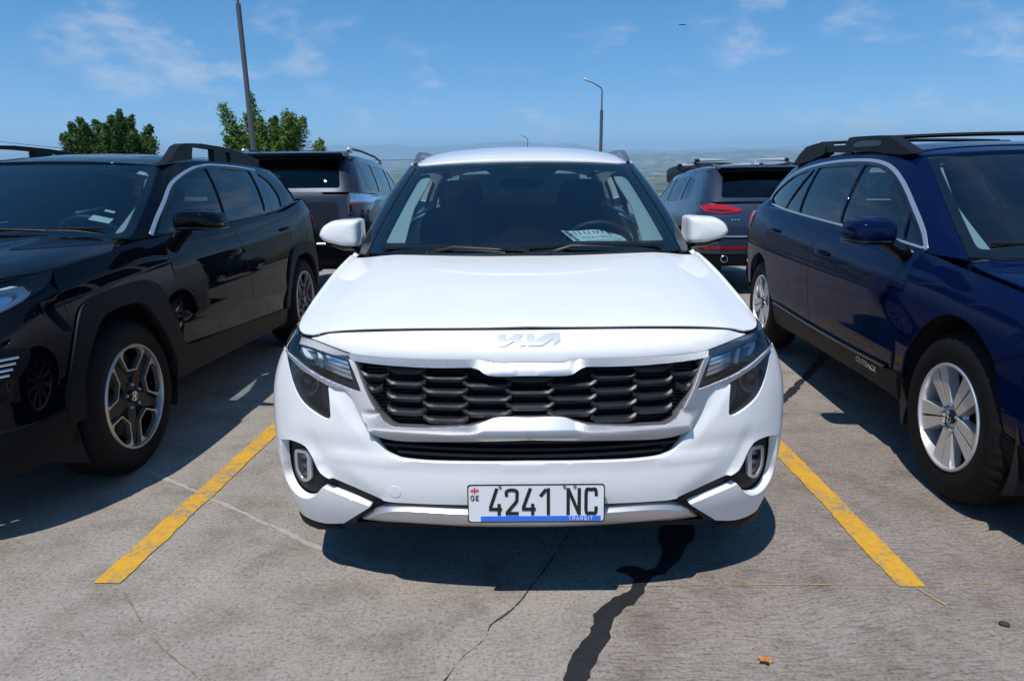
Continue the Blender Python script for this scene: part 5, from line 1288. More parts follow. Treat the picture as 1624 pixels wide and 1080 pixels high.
# ================================================================== the black crossover on the left
vcar = empty('parked_car', V_POS, (0, 0, V_ROT))
tag(vcar, 'glossy black crossover with grey wheel arch cladding parked at the left edge', 'car', 'cars parked in the lot')
VL, VU, BK = V_low, V_up, M['black']; VU._wrap(); VL._wrap()
arch_o = [(.455, .40), (.467, .539), (.545, .730), (.627, .846), (.70, .877), (.796, .889), (1.05, .901), (1.13, .893), (1.215, .850), (1.283, .709), (1.369, .539), (1.373, .452), (1.35, .36)]
arch_i = [(.545, .40), (.558, .579), (.674, .755), (.74, .795), (.80, .808), (.994, .811), (1.05, .79), (1.102, .735), (1.221, .574), (1.276, .476), (1.29, .36)]
ao, ai = sp(arch_o, 5), sp(arch_i, 5)
panel('arch_cladding', vcar, M['clad'], VL, ao + ai[::-1], 'side', off=.016, th=.045, bev=.008, grid=.025, both=True)
wheel_well(vcar, .93, .38, .43, .875); wheel_well(vcar, 3.687, .38, .43, .865)
belt = [(1.40, 1.081), (1.53, 1.087), (2.305, 1.104), (3.045, 1.127), (3.475, 1.140)]
fender = sp([(.60, 1.010), (.70, 1.022), (.951, 1.048), (1.08, 1.066), (1.22, 1.078), (1.385, 1.080)]) + sp([(1.385, 1.080), (1.396, .983), (1.410, .773), (1.400, .643), (1.381, .545)]) + [p for p in ao[::-1] if p[1] > .55 and p[0] > .556] + sp([(.556, .76), (.556, .80), (.555, .87), (.558, .93), (.575, .985)])
panel('fender', vcar, BK, VL, fender, 'side', off=0, th=.02, grid=.03, both=True)
fdoor = sp([(1.392, 1.080), (1.53, 1.086), (2.305, 1.101)]) + sp([(2.308, 1.095), (2.36, .947), (2.394, .747), (2.407, .51), (2.408, .448)]) + sp([(2.405, .446), (1.853, .483), (1.39, .518)]) + sp([(1.388, .522), (1.406, .643), (1.417, .773), (1.403, .983)])
rdoor = sp([(2.313, 1.101), (3.045, 1.124), (3.47, 1.137)]) + sp([(3.478, 1.125), (3.484, 1.026), (3.324, .860), (3.19, .70), (3.13, .56), (3.112, .405)]) + sp([(3.11, .402), (2.75, .425), (2.413, .446)]) + sp([(2.413, .51), (2.400, .747), (2.366, .947), (2.315, 1.095)])
def v_relief(y, z):     # a soft shoulder line and a lower body line
    return .005 * math.exp(-((z - .95 - .03 * (y - 2.2)) / .035) ** 2) + .008 * math.exp(-((z - .60 + .05 * (y - 2.2)) / .06) ** 2)
for nm, o_ in (('door', fdoor), ('door', rdoor)): panel(nm, vcar, BK, VL, o_, 'side', off=v_relief, th=.02, bev=.003, grid=.03, both=True)
rao = sp([(3.085, .40), (3.104, .499), (3.241, .752), (3.33, .82), (3.45, .853), (3.75, .862), (3.90, .85), (4.02, .79), (4.13, .63), (4.19, .45)], 5)
rai = sp([(3.17, .40), (3.19, .49), (3.31, .69), (3.42, .765), (3.5, .775), (3.74, .775), (3.85, .745), (3.95, .68), (4.04, .55), (4.09, .45)], 5)
panel('arch_cladding', vcar, M['clad'], VL, rao + rai[::-1], 'side', off=.016, th=.045, bev=.008, grid=.025, both=True)
quarter = sp([(3.482, 1.140), (3.7, 1.165), (4.0, 1.205), (4.15, 1.215)]) + [(4.22, 1.08), (4.26, .96)] + [(4.26, .55)] + [p for p in rao[::-1] if p[1] > .52 and p[0] > 3.2] + sp([(3.20, .70), (3.33, .860), (3.49, 1.026), (3.486, 1.12)])
panel('rear_quarter', vcar, BK, VL, quarter, 'side', off=0, th=.02, grid=.03, both=True)
rb = [VL.s_of(4.22, .50, 'side')] + [VL.s_of(4.26, .95, 'side')]
panel('rear_bumper', vcar, M['clad'], VL, sym([(0, .30), (.70, .30), (.80, .42), (.80, .68), (0, .68)]), 'rear', off=.006, th=.02, grid=.05)
panel('tailgate', vcar, BK, VL, sym([(0, .69), (.80, .69), (.78, 1.0), (.72, 1.2), (0, 1.2)]), 'rear', off=0, th=.02, grid=.05)
panel('tail_light', vcar, M['red'], VL, rnd([(4.235, 1.065), (4.42, 1.06), (4.44, .965), (4.27, .965)], .015), 'side', off=.006, th=.02, bev=.004, grid=.03, both=True)
sill = sp([(1.38, .535), (1.395, .512), (1.853, .477), (2.416, .440), (3.105, .397)]) + [(3.10, .30)] + sp([(3.10, .285), (2.423, .31), (1.75, .335), (1.31, .352)]) + [(1.355, .36), (1.378, .452)]
panel('sill_cladding', vcar, M['clad'], VL, sill, 'side', off=.014, th=.05, bev=.008, grid=.03, both=True)
handle(vcar, VL, 2.20, .915, BK, .04); handle(vcar, VL, 3.27, .998, BK, .05)
# front end
fb = FW(VL, [(0, .93), (.30, .935), (.48, .925)]) + FW(VL, [(.48, .90), (.60, .88), (.70, .88)]) + SW(VL, [(.30, .888), (.372, .912), (.481, .948), (.53, .97)]) + SW(VL, [(.552, .93), (.550, .87), (.552, .80), (.552, .74)]) + SW(VL, [(.552, .735), (.505, .63), (.476, .545), (.468, .49)]) + SW(VL, [(.46, .47), (.33, .455)]) + FW(VL, [(.60, .45), (.3, .44), (0, .44)])
grl = [(.0, .91), (.30, .915), (.44, .90), (.52, .80), (.47, .62), (.36, .55), (0, .55)]
gh = sym(FW(VL, grl[:3]) + FW(VL, grl[2:5]) + FW(VL, grl[4:]))
fogp = SW(VL, [(.285, .758), (.35, .742), (.335, .69), (.295, .645), (.262, .64)]) + FW(VL, [(.66, .66), (.67, .74), (.75, .765)])
panel('front_bumper', vcar, BK, VL, sym(fb), 'wrap', holes=[gh], off=0, th=.03, grid=.03)
panel('grille_back', vcar, M['well'], VL, gh, 'wrap', off=-.04, th=.01, grid=.05)
for k in range(7):
    z = .58 + .05 * k; hw = .40 if k < 2 else .47 if k < 5 else .42
    m = MB(); m.tube([P3(VL, x, z, 'front', -.018) for x in np.linspace(-hw, hw, 15)], .010, 8, flat=.6); m.build('grille_slat', M['trim'], vcar, smooth=True)
panel('grille_badge', vcar, M['chrome'], VL, arc(VL.s_of(0, .80, 'front'), .06, 0, 350, 24, .042), 'wrap', holes=[arc(VL.s_of(0, .80, 'front'), .048, 0, 350, 24, .030)], off=.004, th=.01, grid=.03)
panel('fog_bezel', vcar, M['clad'], VL, fogp, 'wrap', off=.006, th=.012, bev=.003, grid=.03, both=True)
for k in range(4):
    z = .662 + .020 * k
    pts = [VL.s_of(.70 + .06, z, 'front'), VL.s_of(.272 + .012 * k, z, 'side')]
    for mir in (False, True):
        m = MB(); m.tube([P3(VL, s_, z, 'wrap', .010) for s_ in np.linspace(pts[0][0], pts[1][0], 6)], .0055, 6); m.build('fog_slat', M['chrome'], vcar, smooth=True, mirror=mir)
lowc = FW(VL, [(0, .435), (.3, .435), (.60, .445)]) + SW(VL, [(.33, .452), (.42, .462), (.495, .475)]) + SW(VL, [(.50, .42), (.47, .29)]) + FW(VL, [(.65, .26), (0, .26)])
panel('lower_bumper', vcar, M['clad'], VL, sym(lowc), 'wrap', off=.014, th=.04, bev=.01, grid=.03)
hlv = SW(VL, [(.36, .990), (.462, 1.001), (.592, 1.010)]) + SW(VL, [(.592, 1.010), (.54, .975), (.481, .950), (.372, .914), (.302, .889)]) + FW(VL, [(.68, .884), (.60, .886), (.50, .905)]) + FW(VL, [(.50, .91), (.52, .945), (.58, .965), (.68, .98)])
s0 = VL.s_of(.33, .93, 'side')[0]
for mir in (False, True):
    h = bpy.data.objects.new('headlight', None); link(h, vcar)
    panel('lamp_lens', h, M['lens'], VL, hlv, 'wrap', off=.002, th=.006, bev=.002, grid=.03, fine=.014, mirror=mir)
    panel('lamp_housing', h, M['lamp_dark'], VL, hlv, 'wrap', off=-.04, th=.004, grid=.03, fine=.014, mirror=mir)
    ringo = SW(VL, [(.28, .966), (.395, .983), (.455, .963), (.428, .938), (.35, .902), (.28, .888)], 2); ringi = SW(VL, [(.285, .950), (.375, .962), (.395, .950), (.365, .927), (.288, .904)], 2)
    panel('running_light', h, M['led'], VL, ringo, 'wrap', holes=[ringi], off=-.012, th=.02, bev=.002, grid=.02, mirror=mir)
    panel('projector', h, M['reflector'], VL, ringi, 'wrap', off=-.03, th=.01, grid=.02, mirror=mir)
    panel('side_reflector', h, M['darkred'], VL, SW(VL, [(.435, .985), (.50, .992), (.555, 1.0), (.52, .976), (.478, .958), (.44, .955)], 2), 'wrap', off=-.006, th=.01, grid=.02, mirror=mir)
half = sp([(0, .07), (.3, .09), (.52, .15), (.66, .25), (.75, .36)]) + sp([(.76, .37), (.80, .50), (.815, .62), (.825, .80), (.828, .97)]) + sp([(.828, .975), (.805, 1.05), (.768, 1.13), (.715, 1.20)]) + sp([(.715, 1.20), (.60, 1.13), (.4, 1.075), (0, 1.04)])
panel('hood', vcar, BK, V_hood, sym(half), 'top', off=.002, th=.02, bev=.004, grid=.035)
MB().box((0, .68, .64), (1.35, .85, .58)).build('engine_bay', M['well'], vcar)
MB().box((0, 1.16, 1.02), (1.4, .16, .10), .01).build('cowl_panel', M['plastic'], vcar)
# greenhouse
sAv = s_col(5, VU) - .012
windscreen(vcar, VU, sAv)
wf = rnd([(1.475, 1.110), (1.705, 1.249), (1.90, 1.345), (2.147, 1.415), (2.44, 1.455), (2.335, 1.22), (2.302, 1.118)], .022); wr = rnd([(2.62, 1.459), (3.195, 1.447), (3.10, 1.25), (3.055, 1.146), (2.412, 1.124), (2.46, 1.25)], .022); wq = rnd([(3.325, 1.438), (3.50, 1.375), (3.53, 1.25), (3.47, 1.160), (3.195, 1.150), (3.235, 1.25)], .03)
front_edge = [(sAv + .004, zcol(VU, sAv, k)) for k in (1.0, .8, .6, .4, .2, .0)]
frame = [VU.s_of(a, b, 'side') for a, b in [(1.36, 1.084), (1.45, 1.087), (1.8, 1.101), (2.4, 1.113), (3.1, 1.136), (3.6, 1.171), (4.0, 1.206), (4.12, 1.217), (4.06, 1.30), (3.97, 1.445), (3.75, 1.466), (3.3, 1.492), (2.8, 1.504), (2.35, 1.496), (2.10, 1.476), (2.0, 1.465)]] + front_edge
panel('side_frame', vcar, BK, VU, frame, 'wrap', holes=[[VU.s_of(a, b, 'side') for a, b in w] for w in (wf, wr, wq)], off=0, th=.02, bev=.003, grid=.035, both=True)
win_glass(vcar, VU, wf, M['side_dark']); win_glass(vcar, VU, wr, M['privacy']); win_glass(vcar, VU, wq, M['privacy'])
ch = sp([(1.385, 1.098), (1.50, 1.168), (1.681, 1.262), (1.85, 1.345), (2.027, 1.400), (2.271, 1.453), (2.42, 1.470), (2.549, 1.477), (3.003, 1.473), (3.348, 1.457)])
panel('window_surround', vcar, M['gloss'], VU, sp([(1.44, 1.098), (1.681, 1.257), (1.85, 1.340), (2.027, 1.395), (2.271, 1.447), (2.549, 1.470), (3.003, 1.467), (3.335, 1.452)]) + sp([(3.335, 1.450), (3.31, 1.42), (3.222, 1.25), (3.182, 1.145)]) + sp([(3.15, 1.142), (3.1, 1.140), (2.3, 1.114), (1.5, 1.098)]), 'side', holes=[wf, wr], off=.0015, th=.006, bev=.001, grid=.05, both=True)
panel('window_trim', vcar, M['satin'], VU, strip2(ch, .017, .008), 'side', off=.004, th=.012, bev=.002, grid=.04, both=True)
panel('belt_trim', vcar, M['gloss'], VU, strip2(sp([(1.44, 1.107), (2.3, 1.121), (3.1, 1.149), (3.45, 1.163)]), .010), 'side', off=.004, th=.012, bev=.002, grid=.05, both=True)
panel('rear_window', vcar, M['privacy'], VU, sym([(0, 1.25), (.58, 1.25), (.48, 1.42), (0, 1.43)]), 'rear', off=-.002, th=.006, grid=.08)
half = sp([(0, 1.825), (.2, 1.832), (.42, 1.86), (.53, 1.905), (.585, 1.97)]) + sp([(.595, 2.0), (.605, 2.3), (.61, 2.8), (.60, 3.4), (.56, 4.0)]) + [(.4, 4.12), (0, 4.14)]
panel('roof', vcar, BK, V_roof, sym(half), 'top', off=0, th=.02, bev=.004, grid=.05)
panel('roof_ditch', vcar, M['plastic'], V_roof, sp([(.588, 1.97), (.608, 2.3), (.613, 2.8), (.603, 3.4), (.563, 4.0)]) + sp([(.60, 4.0), (.64, 3.4), (.655, 2.8), (.65, 2.3), (.62, 1.99)]), 'top', off=-.006, th=.03, grid=.05, both=True)
sp_ = MB(); sp_.prism([(3.98, 1.455), (4.28, 1.425), (4.30, 1.41), (4.08, 1.405)], -.56, .56, 'x'); sp_.build('rear_spoiler', BK, vcar, angle=30)
V_zu = PW((1.3, 1.088), (1.8, 1.104), (2.4, 1.116), (3.1, 1.139), (3.6, 1.174), (4.1, 1.218))
belt_shoulder(vcar, VL, VU, V_zt, V_zu, 1.38, 4.14, BK)
# roof rails: a thick front foot, a bar with a gap under it, tapering to the tail
for s in (1, -1):
    r = bpy.data.objects.new('roof_rail', None); link(r, vcar)
    m = MB(); m.prism([(1.95, 1.462), (2.03, 1.490), (2.10, 1.535), (2.165, 1.578), (2.24, 1.598), (2.36, 1.602), (2.355, 1.582), (2.335, 1.54), (2.33, 1.505), (2.1, 1.485)], .592, .648, 'x'); m.build('rail_foot', M['trim'], r, angle=30, mirror=s < 0)
    m = MB(); m.prism([(2.34, 1.605), (2.51, 1.612), (2.85, 1.607), (3.27, 1.580), (3.56, 1.535), (3.52, 1.51), (3.25, 1.548), (2.85, 1.580), (2.51, 1.585), (2.34, 1.582)], .594, .640, 'x'); m.build('rail_bar', M['trim'], r, angle=30, mirror=s < 0)
    m = MB(); m.prism([(2.70, 1.585), (2.88, 1.582), (2.90, 1.50), (2.69, 1.50)], .595, .638, 'x'); m.prism([(2.98, 1.578), (3.52, 1.54), (3.56, 1.49), (2.97, 1.50)], .595, .638, 'x'); m.build('rail_support', M['trim'], r, angle=30, mirror=s < 0)
door_mirror(vcar, rnd([(.945, 1.125), (1.10, 1.122), (1.185, 1.130), (1.195, 1.16), (1.175, 1.205), (1.12, 1.222), (.99, 1.224), (.95, 1.205)], .03), 1.40, .10, BK, M['gloss'], (1.00, 1.40, 1.12), (.885, 1.45, 1.03), strip=[(1.10, 1.138, .8), (1.15, 1.142, .62), (1.19, 1.148, .1)])
wiper(vcar, (-.45, 1.13, 1.10), P3(VU, -.30, 1.13, 'front', .02), P3(VU, -.05, 1.125, 'front', .016), P3(VU, -.6, 1.13, 'front', .012), P3(VU, .10, 1.122, 'front', .012))
wiper(vcar, (.12, 1.10, 1.10), P3(VU, .25, 1.13, 'front', .02), P3(VU, .45, 1.125, 'front', .016), P3(VU, -.05, 1.122, 'front', .012), P3(VU, .66, 1.13, 'front', .012))
make_interior(vcar, 1.14, 1.07, .74, V_roofz, 1, M['seat'], 2.05, 2.98, (1.9, 4.0))
m = MB(); soft(m, (.0, 1.76, 1.375), (.22, .04, .06), .5); m.build('rear_view_mirror', M['dash'], vcar, smooth=True)
ptr = [(sAv - .10, zcol(VU, sAv, .12)), (sAv - .01, zcol(VU, sAv, .08)), (sAv + .02, zcol(VU, sAv, .93)), (sAv - .07, zcol(VU, sAv, .93)), (sAv - .05, zcol(VU, sAv, .55))]
panel('pillar_trim', vcar, M['pillar'], VU, ptr, 'wrap', off=-.035, th=.01, grid=.04, both=True)
def ws_sticker(root, U, x, z, w, h, mat=M['sticker']):
    p, n = U.cast(x, z, 'front'); zx = Vector((0, 0, 1)).rotation_difference(Vector(n)).to_matrix().to_4x4(); zx.translation = Vector(p - n * .013)
    m = MB().box((0, 0, 0), (w, h, .001)); m.v = [tuple(zx @ Vector(a)) for a in m.v]; m.build('windscreen_sticker', mat, root)
ws_sticker(vcar, VU, .575, 1.425, .045, .038); ws_sticker(vcar, VU, .60, 1.192, .10, .05); ws_sticker(vcar, VU, .605, 1.228, .05, .020)
for yy in (.93, 3.687):
    for s in (1, -1): make_wheel(vcar, (s * .888, yy, .37), .37, .248, .235, 'black5', s)
# ================================================================== the dark blue wagon on the right
ocar = empty('parked_car', O_POS, (0, 0, O_ROT))
tag(ocar, 'dark blue estate wagon with silver wheels parked at the right edge', 'car', 'cars parked in the lot')
OL, OU, BL = O_low, O_up, M['blue']; OU._wrap(); OL._wrap()
arch_f = [(1.385, .33), (1.379, .37), (1.345, .47), (1.300, .567), (1.184, .701), (1.084, .767), (.984, .792), (.842, .773), (.724, .709), (.683, .669), (.635, .56), (.615, .47), (.600, .36)]
af = sp(arch_f, 5)
wheel_well(ocar, .95, .37, .425, .87); wheel_well(ocar, 3.754, .37, .425, .855)
fender = sp([(.50, .908), (.762, .938), (.983, .962), (1.168, .982), (1.30, .998), (1.412, 1.006)]) + sp([(1.415, .997), (1.399, .854), (1.398, .666), (1.436, .44)]) + [(1.40, .40)] + [p for p in af if .40 < p[1] and (p[0] > .9 or p[1] > .675)] + sp([(.680, .676), (.62, .70), (.545, .738), (.47, .79)]) + sp([(.47, .80), (.55, .86), (.56, .885)])
panel('fender', ocar, BL, OL, fender, 'side', off=0, th=.02, bev=.003, grid=.03, both=True)
fdoor = sp([(1.425, 1.006), (1.69, 1.022), (2.31, 1.050), (2.60, 1.062)]) + sp([(2.600, 1.055), (2.660, .912), (2.640, .70), (2.576, .50), (2.572, .43)]) + sp([(2.57, .425), (1.997, .428), (1.518, .436), (1.445, .445)]) + sp([(1.443, .455), (1.408, .60), (1.405, .70), (1.405, .854)])
rdoor = sp([(2.608, 1.062), (3.2, 1.083), (3.62, 1.105)]) + sp([(3.65, 1.09), (3.70, .98), (3.684, .862), (3.60, .66), (3.52, .55), (3.42, .44)]) + sp([(3.415, .435), (3.0, .425), (2.58, .425)]) + sp([(2.582, .50), (2.646, .70), (2.666, .912), (2.607, 1.05)])
def o_relief(y, z): return .006 * math.exp(-((z - .90 - .05 * (y - 2.2)) / .03) ** 2) + .010 * math.exp(-((z - .50) / .07) ** 2)
for o_ in (fdoor, rdoor): panel('door', ocar, BL, OL, o_, 'side', off=o_relief, th=.02, bev=.003, grid=.03, both=True)
ra_ = sp([(3.405, .36), (3.408, .444), (3.461, .552), (3.55, .66), (3.68, .735), (3.80, .765), (3.943, .745), (4.08, .68), (4.17, .56), (4.20, .45), (4.20, .36)], 5)
quarter = sp([(3.63, 1.106), (3.8, 1.117), (4.1, 1.133), (4.35, 1.138)]) + [(4.40, 1.08), (4.44, .95), (4.46, .62), (4.36, .45)] + [p for p in ra_[::-1] if p[1] > .45] + sp([(3.43, .44), (3.53, .55), (3.606, .66), (3.690, .862), (3.706, .98), (3.656, 1.09)])
panel('rear_quarter', ocar, BL, OL, quarter, 'side', off=0, th=.02, grid=.03, both=True)
panel('rear_bumper', ocar, BL, OL, sym([(0, .40), (.70, .40), (.78, .45), (.78, .66), (0, .66)]), 'rear', off=.004, th=.02, grid=.05)
panel('lower_rear', ocar, M['clad'], OL, sym([(0, .27), (.66, .27), (.76, .39), (0, .39)]), 'rear', off=.004, th=.02, grid=.05)
panel('tailgate', ocar, BL, OL, sym([(0, .67), (.75, .67), (.74, 1.0), (.68, 1.13), (0, 1.13)]), 'rear', off=0, th=.02, grid=.05)
panel('tail_light', ocar, M['red'], OL, rnd([(4.27, 1.075), (4.60, 1.08), (4.62, .93), (4.40, .925), (4.34, .97)], .02), 'side', off=.008, th=.02, bev=.005, grid=.03, both=True)
clad = sp([(3.40, .445), (3.371, .425), (2.58, .413), (1.997, .414), (1.518, .424), (1.36, .44)]) + [(1.378, .40), (1.39, .30)] + sp([(1.42, .30), (1.538, .305), (2.1, .30), (2.71, .29), (3.40, .265)])
panel('sill_cladding', ocar, M['clad'], OL, clad, 'side', off=.012, th=.05, bev=.008, grid=.03, both=True)
panel('sill_trim', ocar, M['gloss'], OL, strip2(sp([(3.36, .437), (2.58, .426), (1.997, .427), (1.50, .436)]), .010), 'side', off=.022, th=.014, bev=.002, grid=.05, both=True)
for mir, rz in ((True, R(-90)), (False, R(90))):
    p = P3(OL, 1.70, .395, 'side', .0225)
    t = text_mesh('sill_lettering', 'OUTBACK', .042, M['alloy'], ocar, ((-1 if mir else 1) * p[0], p[1], p[2]), (R(90), 0, rz), .0012, 1.25)
panel('mud_flap', ocar, M['plastic'], OL, rnd([(1.37, .47), (1.44, .45), (1.43, .21), (1.385, .21)], .01), 'side', off=-.005, th=.03, grid=.04, both=True)
handle(ocar, OL, 2.46, .890, BL, .05); handle(ocar, OL, 3.47, .960, BL, .05)
# front end
fb = FW(OL, [(0, .845), (.30, .845), (.46, .83)]) + FW(OL, [(.46, .80), (.60, .76), (.70, .735)]) + SW(OL, [(.33, .74), (.42, .77), (.465, .785)]) + SW(OL, [(.47, .785), (.545, .735), (.62, .696), (.677, .670)]) + SW(OL, [(.677, .670), (.632, .56), (.612, .47)]) + SW(OL, [(.60, .42), (.50, .405), (.33, .395)]) + FW(OL, [(.60, .40), (0, .40)])
gh = sym(FW(OL, [(0, .82), (.30, .82), (.42, .80)]) + FW(OL, [(.42, .80), (.46, .70), (.38, .58)]) + FW(OL, [(.38, .58), (0, .57)]))
panel('front_bumper', ocar, BL, OL, sym(fb), 'wrap', holes=[gh], off=0, th=.03, grid=.03)
panel('grille_back', ocar, M['well'], OL, gh, 'wrap', off=-.04, th=.01, grid=.05)
for k in range(5):
    m = MB(); m.tube([P3(OL, x, .61 + .045 * k, 'front', -.012) for x in np.linspace(-.39, .39, 15)], .010, 8, flat=.6); m.build('grille_slat', M['satin'] if k == 2 else M['trim'], ocar, smooth=True)
lowc = FW(OL, [(0, .395), (.60, .395)]) + SW(OL, [(.33, .39), (.50, .40), (.608, .415)]) + SW(OL, [(.60, .36), (.57, .27)]) + FW(OL, [(.70, .25), (0, .25)])
panel('lower_bumper', ocar, M['clad'], OL, sym(lowc), 'wrap', off=.012, th=.04, bev=.01, grid=.03)
hlo = FW(OL, [(.47, .835), (.58, .85), (.68, .86)]) + SW(OL, [(.32, .865), (.42, .88), (.535, .885)]) + SW(OL, [(.535, .88), (.46, .80), (.42, .778), (.33, .748)]) + FW(OL, [(.70, .742), (.60, .768), (.48, .805)])
for mir in (False, True):
    h = bpy.data.objects.new('headlight', None); link(h, ocar)
    panel('lamp_lens', h, M['lens'], OL, hlo, 'wrap', off=.002, th=.006, bev=.002, grid=.03, fine=.014, mirror=mir)
    panel('lamp_housing', h, M['lamp_dark'], OL, hlo, 'wrap', off=-.04, th=.004, grid=.03, fine=.014, mirror=mir)
    panel('projector', h, M['reflector'], OL, arc(OL.s_of(.66, .80, 'front'), .035, 0, 350, 20), 'wrap', off=-.02, th=.02, grid=.02, mirror=mir)
half = sp([(0, .06), (.3, .08), (.52, .14), (.66, .24), (.735, .36)]) + sp([(.74, .37), (.772, .55), (.778, .76), (.766, .98), (.752, 1.10)]) + sp([(.752, 1.105), (.735, 1.18), (.70, 1.215)]) + sp([(.70, 1.215), (.58, 1.13), (.4, 1.065), (0, 1.02)])
panel('hood', ocar, BL, O_hood, sym(half), 'top', off=.002, th=.02, bev=.004, grid=.035)
cap = sp([(.782, .40), (.786, .76), (.774, .98), (.76, 1.11), (.742, 1.19), (.72, 1.24)]) + sp([(.79, 1.28), (.815, 1.40), (.84, 1.42), (.86, 1.2), (.862, .8), (.84, .5), (.80, .40)])
MB().box((0, .68, .58), (1.35, .85, .52)).build('engine_bay', M['well'], ocar)
MB().box((0, 1.15, .94), (1.36, .16, .10), .01).build('cowl_panel', M['plastic'], ocar)
# greenhouse
sAo = s_col(4, OU) + .045
windscreen(ocar, OU, sAo, side=.045)
wt = rnd([(1.475, 1.038), (1.70, 1.178), (1.645, 1.046)], .012); wf = rnd([(1.70, 1.052), (1.765, 1.212), (1.92, 1.295), (2.083, 1.358), (2.343, 1.413), (2.512, 1.425), (2.47, 1.25), (2.435, 1.082)], .022)
wr = rnd([(2.582, 1.429), (3.268, 1.421), (3.24, 1.27), (3.213, 1.106), (2.558, 1.088), (2.56, 1.25)], .018); wd = rnd([(3.318, 1.414), (3.365, 1.413), (3.47, 1.27), (3.59, 1.121), (3.262, 1.109)], .014)
wq = rnd([(3.420, 1.415), (3.80, 1.363), (4.04, 1.27), (4.135, 1.20), (4.08, 1.152), (3.67, 1.125), (3.53, 1.28)], .03)
front_edge = [(sAo + .004, zcol(OU, sAo, k)) for k in (1.0, .8, .6, .4, .2, .0)]
frame = [OU.s_of(a, b, 'side') for a, b in [(1.38, 1.004), (1.5, 1.010), (1.8, 1.027), (2.4, 1.053), (3.1, 1.081), (3.7, 1.113), (4.2, 1.138), (4.34, 1.141), (4.30, 1.22), (4.19, 1.415), (3.9, 1.451), (3.4, 1.484), (2.9, 1.492), (2.45, 1.482), (2.18, 1.461), (2.07, 1.454)]] + front_edge
panel('side_frame', ocar, BL, OU, frame, 'wrap', holes=[[OU.s_of(a, b, 'side') for a, b in w] for w in (wt, wf, wr, wd, wq)], off=0, th=.02, bev=.003, grid=.035, both=True)
for w, mt in ((wt, M['side']), (wf, M['side']), (wr, M['privacy']), (wd, M['privacy']), (wq, M['privacy'])): win_glass(ocar, OU, w, mt)
panel('window_surround', ocar, M['gloss'], OU, sp([(1.44, 1.030), (1.511, 1.085), (1.703, 1.196), (1.945, 1.315), (2.165, 1.394), (2.358, 1.431), (2.628, 1.447), (3.013, 1.448), (3.426, 1.429), (3.80, 1.381), (4.04, 1.289), (4.15, 1.21)]) + sp([(4.145, 1.185), (4.08, 1.148), (3.875, 1.135), (3.45, 1.112), (2.6, 1.078), (2.31, 1.066), (1.69, 1.039)]), 'side', holes=[wt, wf, wr, wd, wq], off=.0015, th=.006, bev=.001, grid=.05, both=True)
for w in ([(2.535, 1.430), (2.565, 1.430), (2.545, 1.087), (2.448, 1.083), (2.485, 1.25)], [(3.275, 1.42), (3.312, 1.417), (3.255, 1.108), (3.22, 1.106), (3.248, 1.27)]):
    panel('pillar_cover', ocar, M['gloss'], OU, w, 'side', off=.002, th=.01, grid=.05, both=True)
tr = sp([(1.421, 1.018), (1.511, 1.092), (1.703, 1.203), (1.945, 1.322), (2.165, 1.401), (2.358, 1.438), (2.628, 1.454), (3.013, 1.455), (3.426, 1.436), (3.80, 1.388), (4.05, 1.295), (4.165, 1.215), (4.17, 1.18)])
panel('window_trim', ocar, M['satin'], OU, strip2(tr, .018, .014), 'side', off=.004, th=.012, bev=.002, grid=.04, both=True)
panel('window_trim', ocar, M['satin'], OU, strip2(sp([(4.165, 1.178), (4.10, 1.154), (3.875, 1.138), (3.45, 1.114), (2.6, 1.079), (2.31, 1.067), (1.69, 1.040), (1.45, 1.022)]), .010), 'side', off=.004, th=.012, bev=.002, grid=.04, both=True)
panel('rear_window', ocar, M['privacy'], OU, sym([(0, 1.17), (.58, 1.17), (.48, 1.39), (0, 1.40)]), 'rear', off=-.002, th=.006, grid=.08)
half = sp([(0, 1.895), (.2, 1.902), (.42, 1.935), (.52, 1.98), (.575, 2.05)]) + sp([(.585, 2.08), (.597, 2.4), (.60, 2.9), (.59, 3.5), (.55, 4.2)]) + [(.4, 4.34), (0, 4.37)]
panel('roof', ocar, BL, O_roof, sym(half), 'top', off=0, th=.02, bev=.004, grid=.05)
panel('roof_ditch', ocar, M['plastic'], O_roof, sp([(.578, 2.05), (.60, 2.4), (.603, 2.9), (.593, 3.5), (.553, 4.2)]) + sp([(.59, 4.2), (.63, 3.5), (.645, 2.9), (.642, 2.4), (.61, 2.07)]), 'top', off=-.006, th=.03, grid=.05, both=True)
for s in (1, -1):
    r = bpy.data.objects.new('roof_rail', None); link(r, ocar)
    m = MB(); m.prism(rnd([(2.02, 1.468), (2.05, 1.487), (2.327, 1.582), (2.45, 1.590), (2.788, 1.604), (2.889, 1.603), (2.95, 1.547), (2.94, 1.515), (2.5, 1.50), (2.15, 1.468)], .012, 3), .575, .642, 'x'); m.build('rail_foot', M['trim'], r, angle=30, mirror=s < 0)
    m = MB(); m.prism(rnd([(2.38, 1.548), (2.46, 1.565), (2.72, 1.572), (2.80, 1.558), (2.78, 1.538), (2.42, 1.530)], .012, 3), .640, .645, 'x'); m.build('rail_pocket', M['gloss'], r, mirror=s < 0)
    m = MB(); m.prism([(2.93, 1.560), (3.33, 1.572), (3.33, 1.530), (2.93, 1.510)], .582, .632, 'x'); m.build('rail_bar', M['trim'], r, angle=30, mirror=s < 0)
    m = MB(); m.prism(rnd([(3.31, 1.515), (3.31, 1.565), (3.36, 1.600), (3.50, 1.598), (3.702, 1.585), (3.86, 1.53), (4.00, 1.455), (3.6, 1.475)], .012, 3), .570, .640, 'x'); m.build('rail_foot', M['trim'], r, angle=30, mirror=s < 0)
O_zu = PW((1.3, 1.003), (1.8, 1.030), (2.4, 1.056), (3.1, 1.084), (3.7, 1.116), (4.4, 1.143))
belt_shoulder(ocar, OL, OU, O_zt, O_zu, 1.41, 4.36, BL)
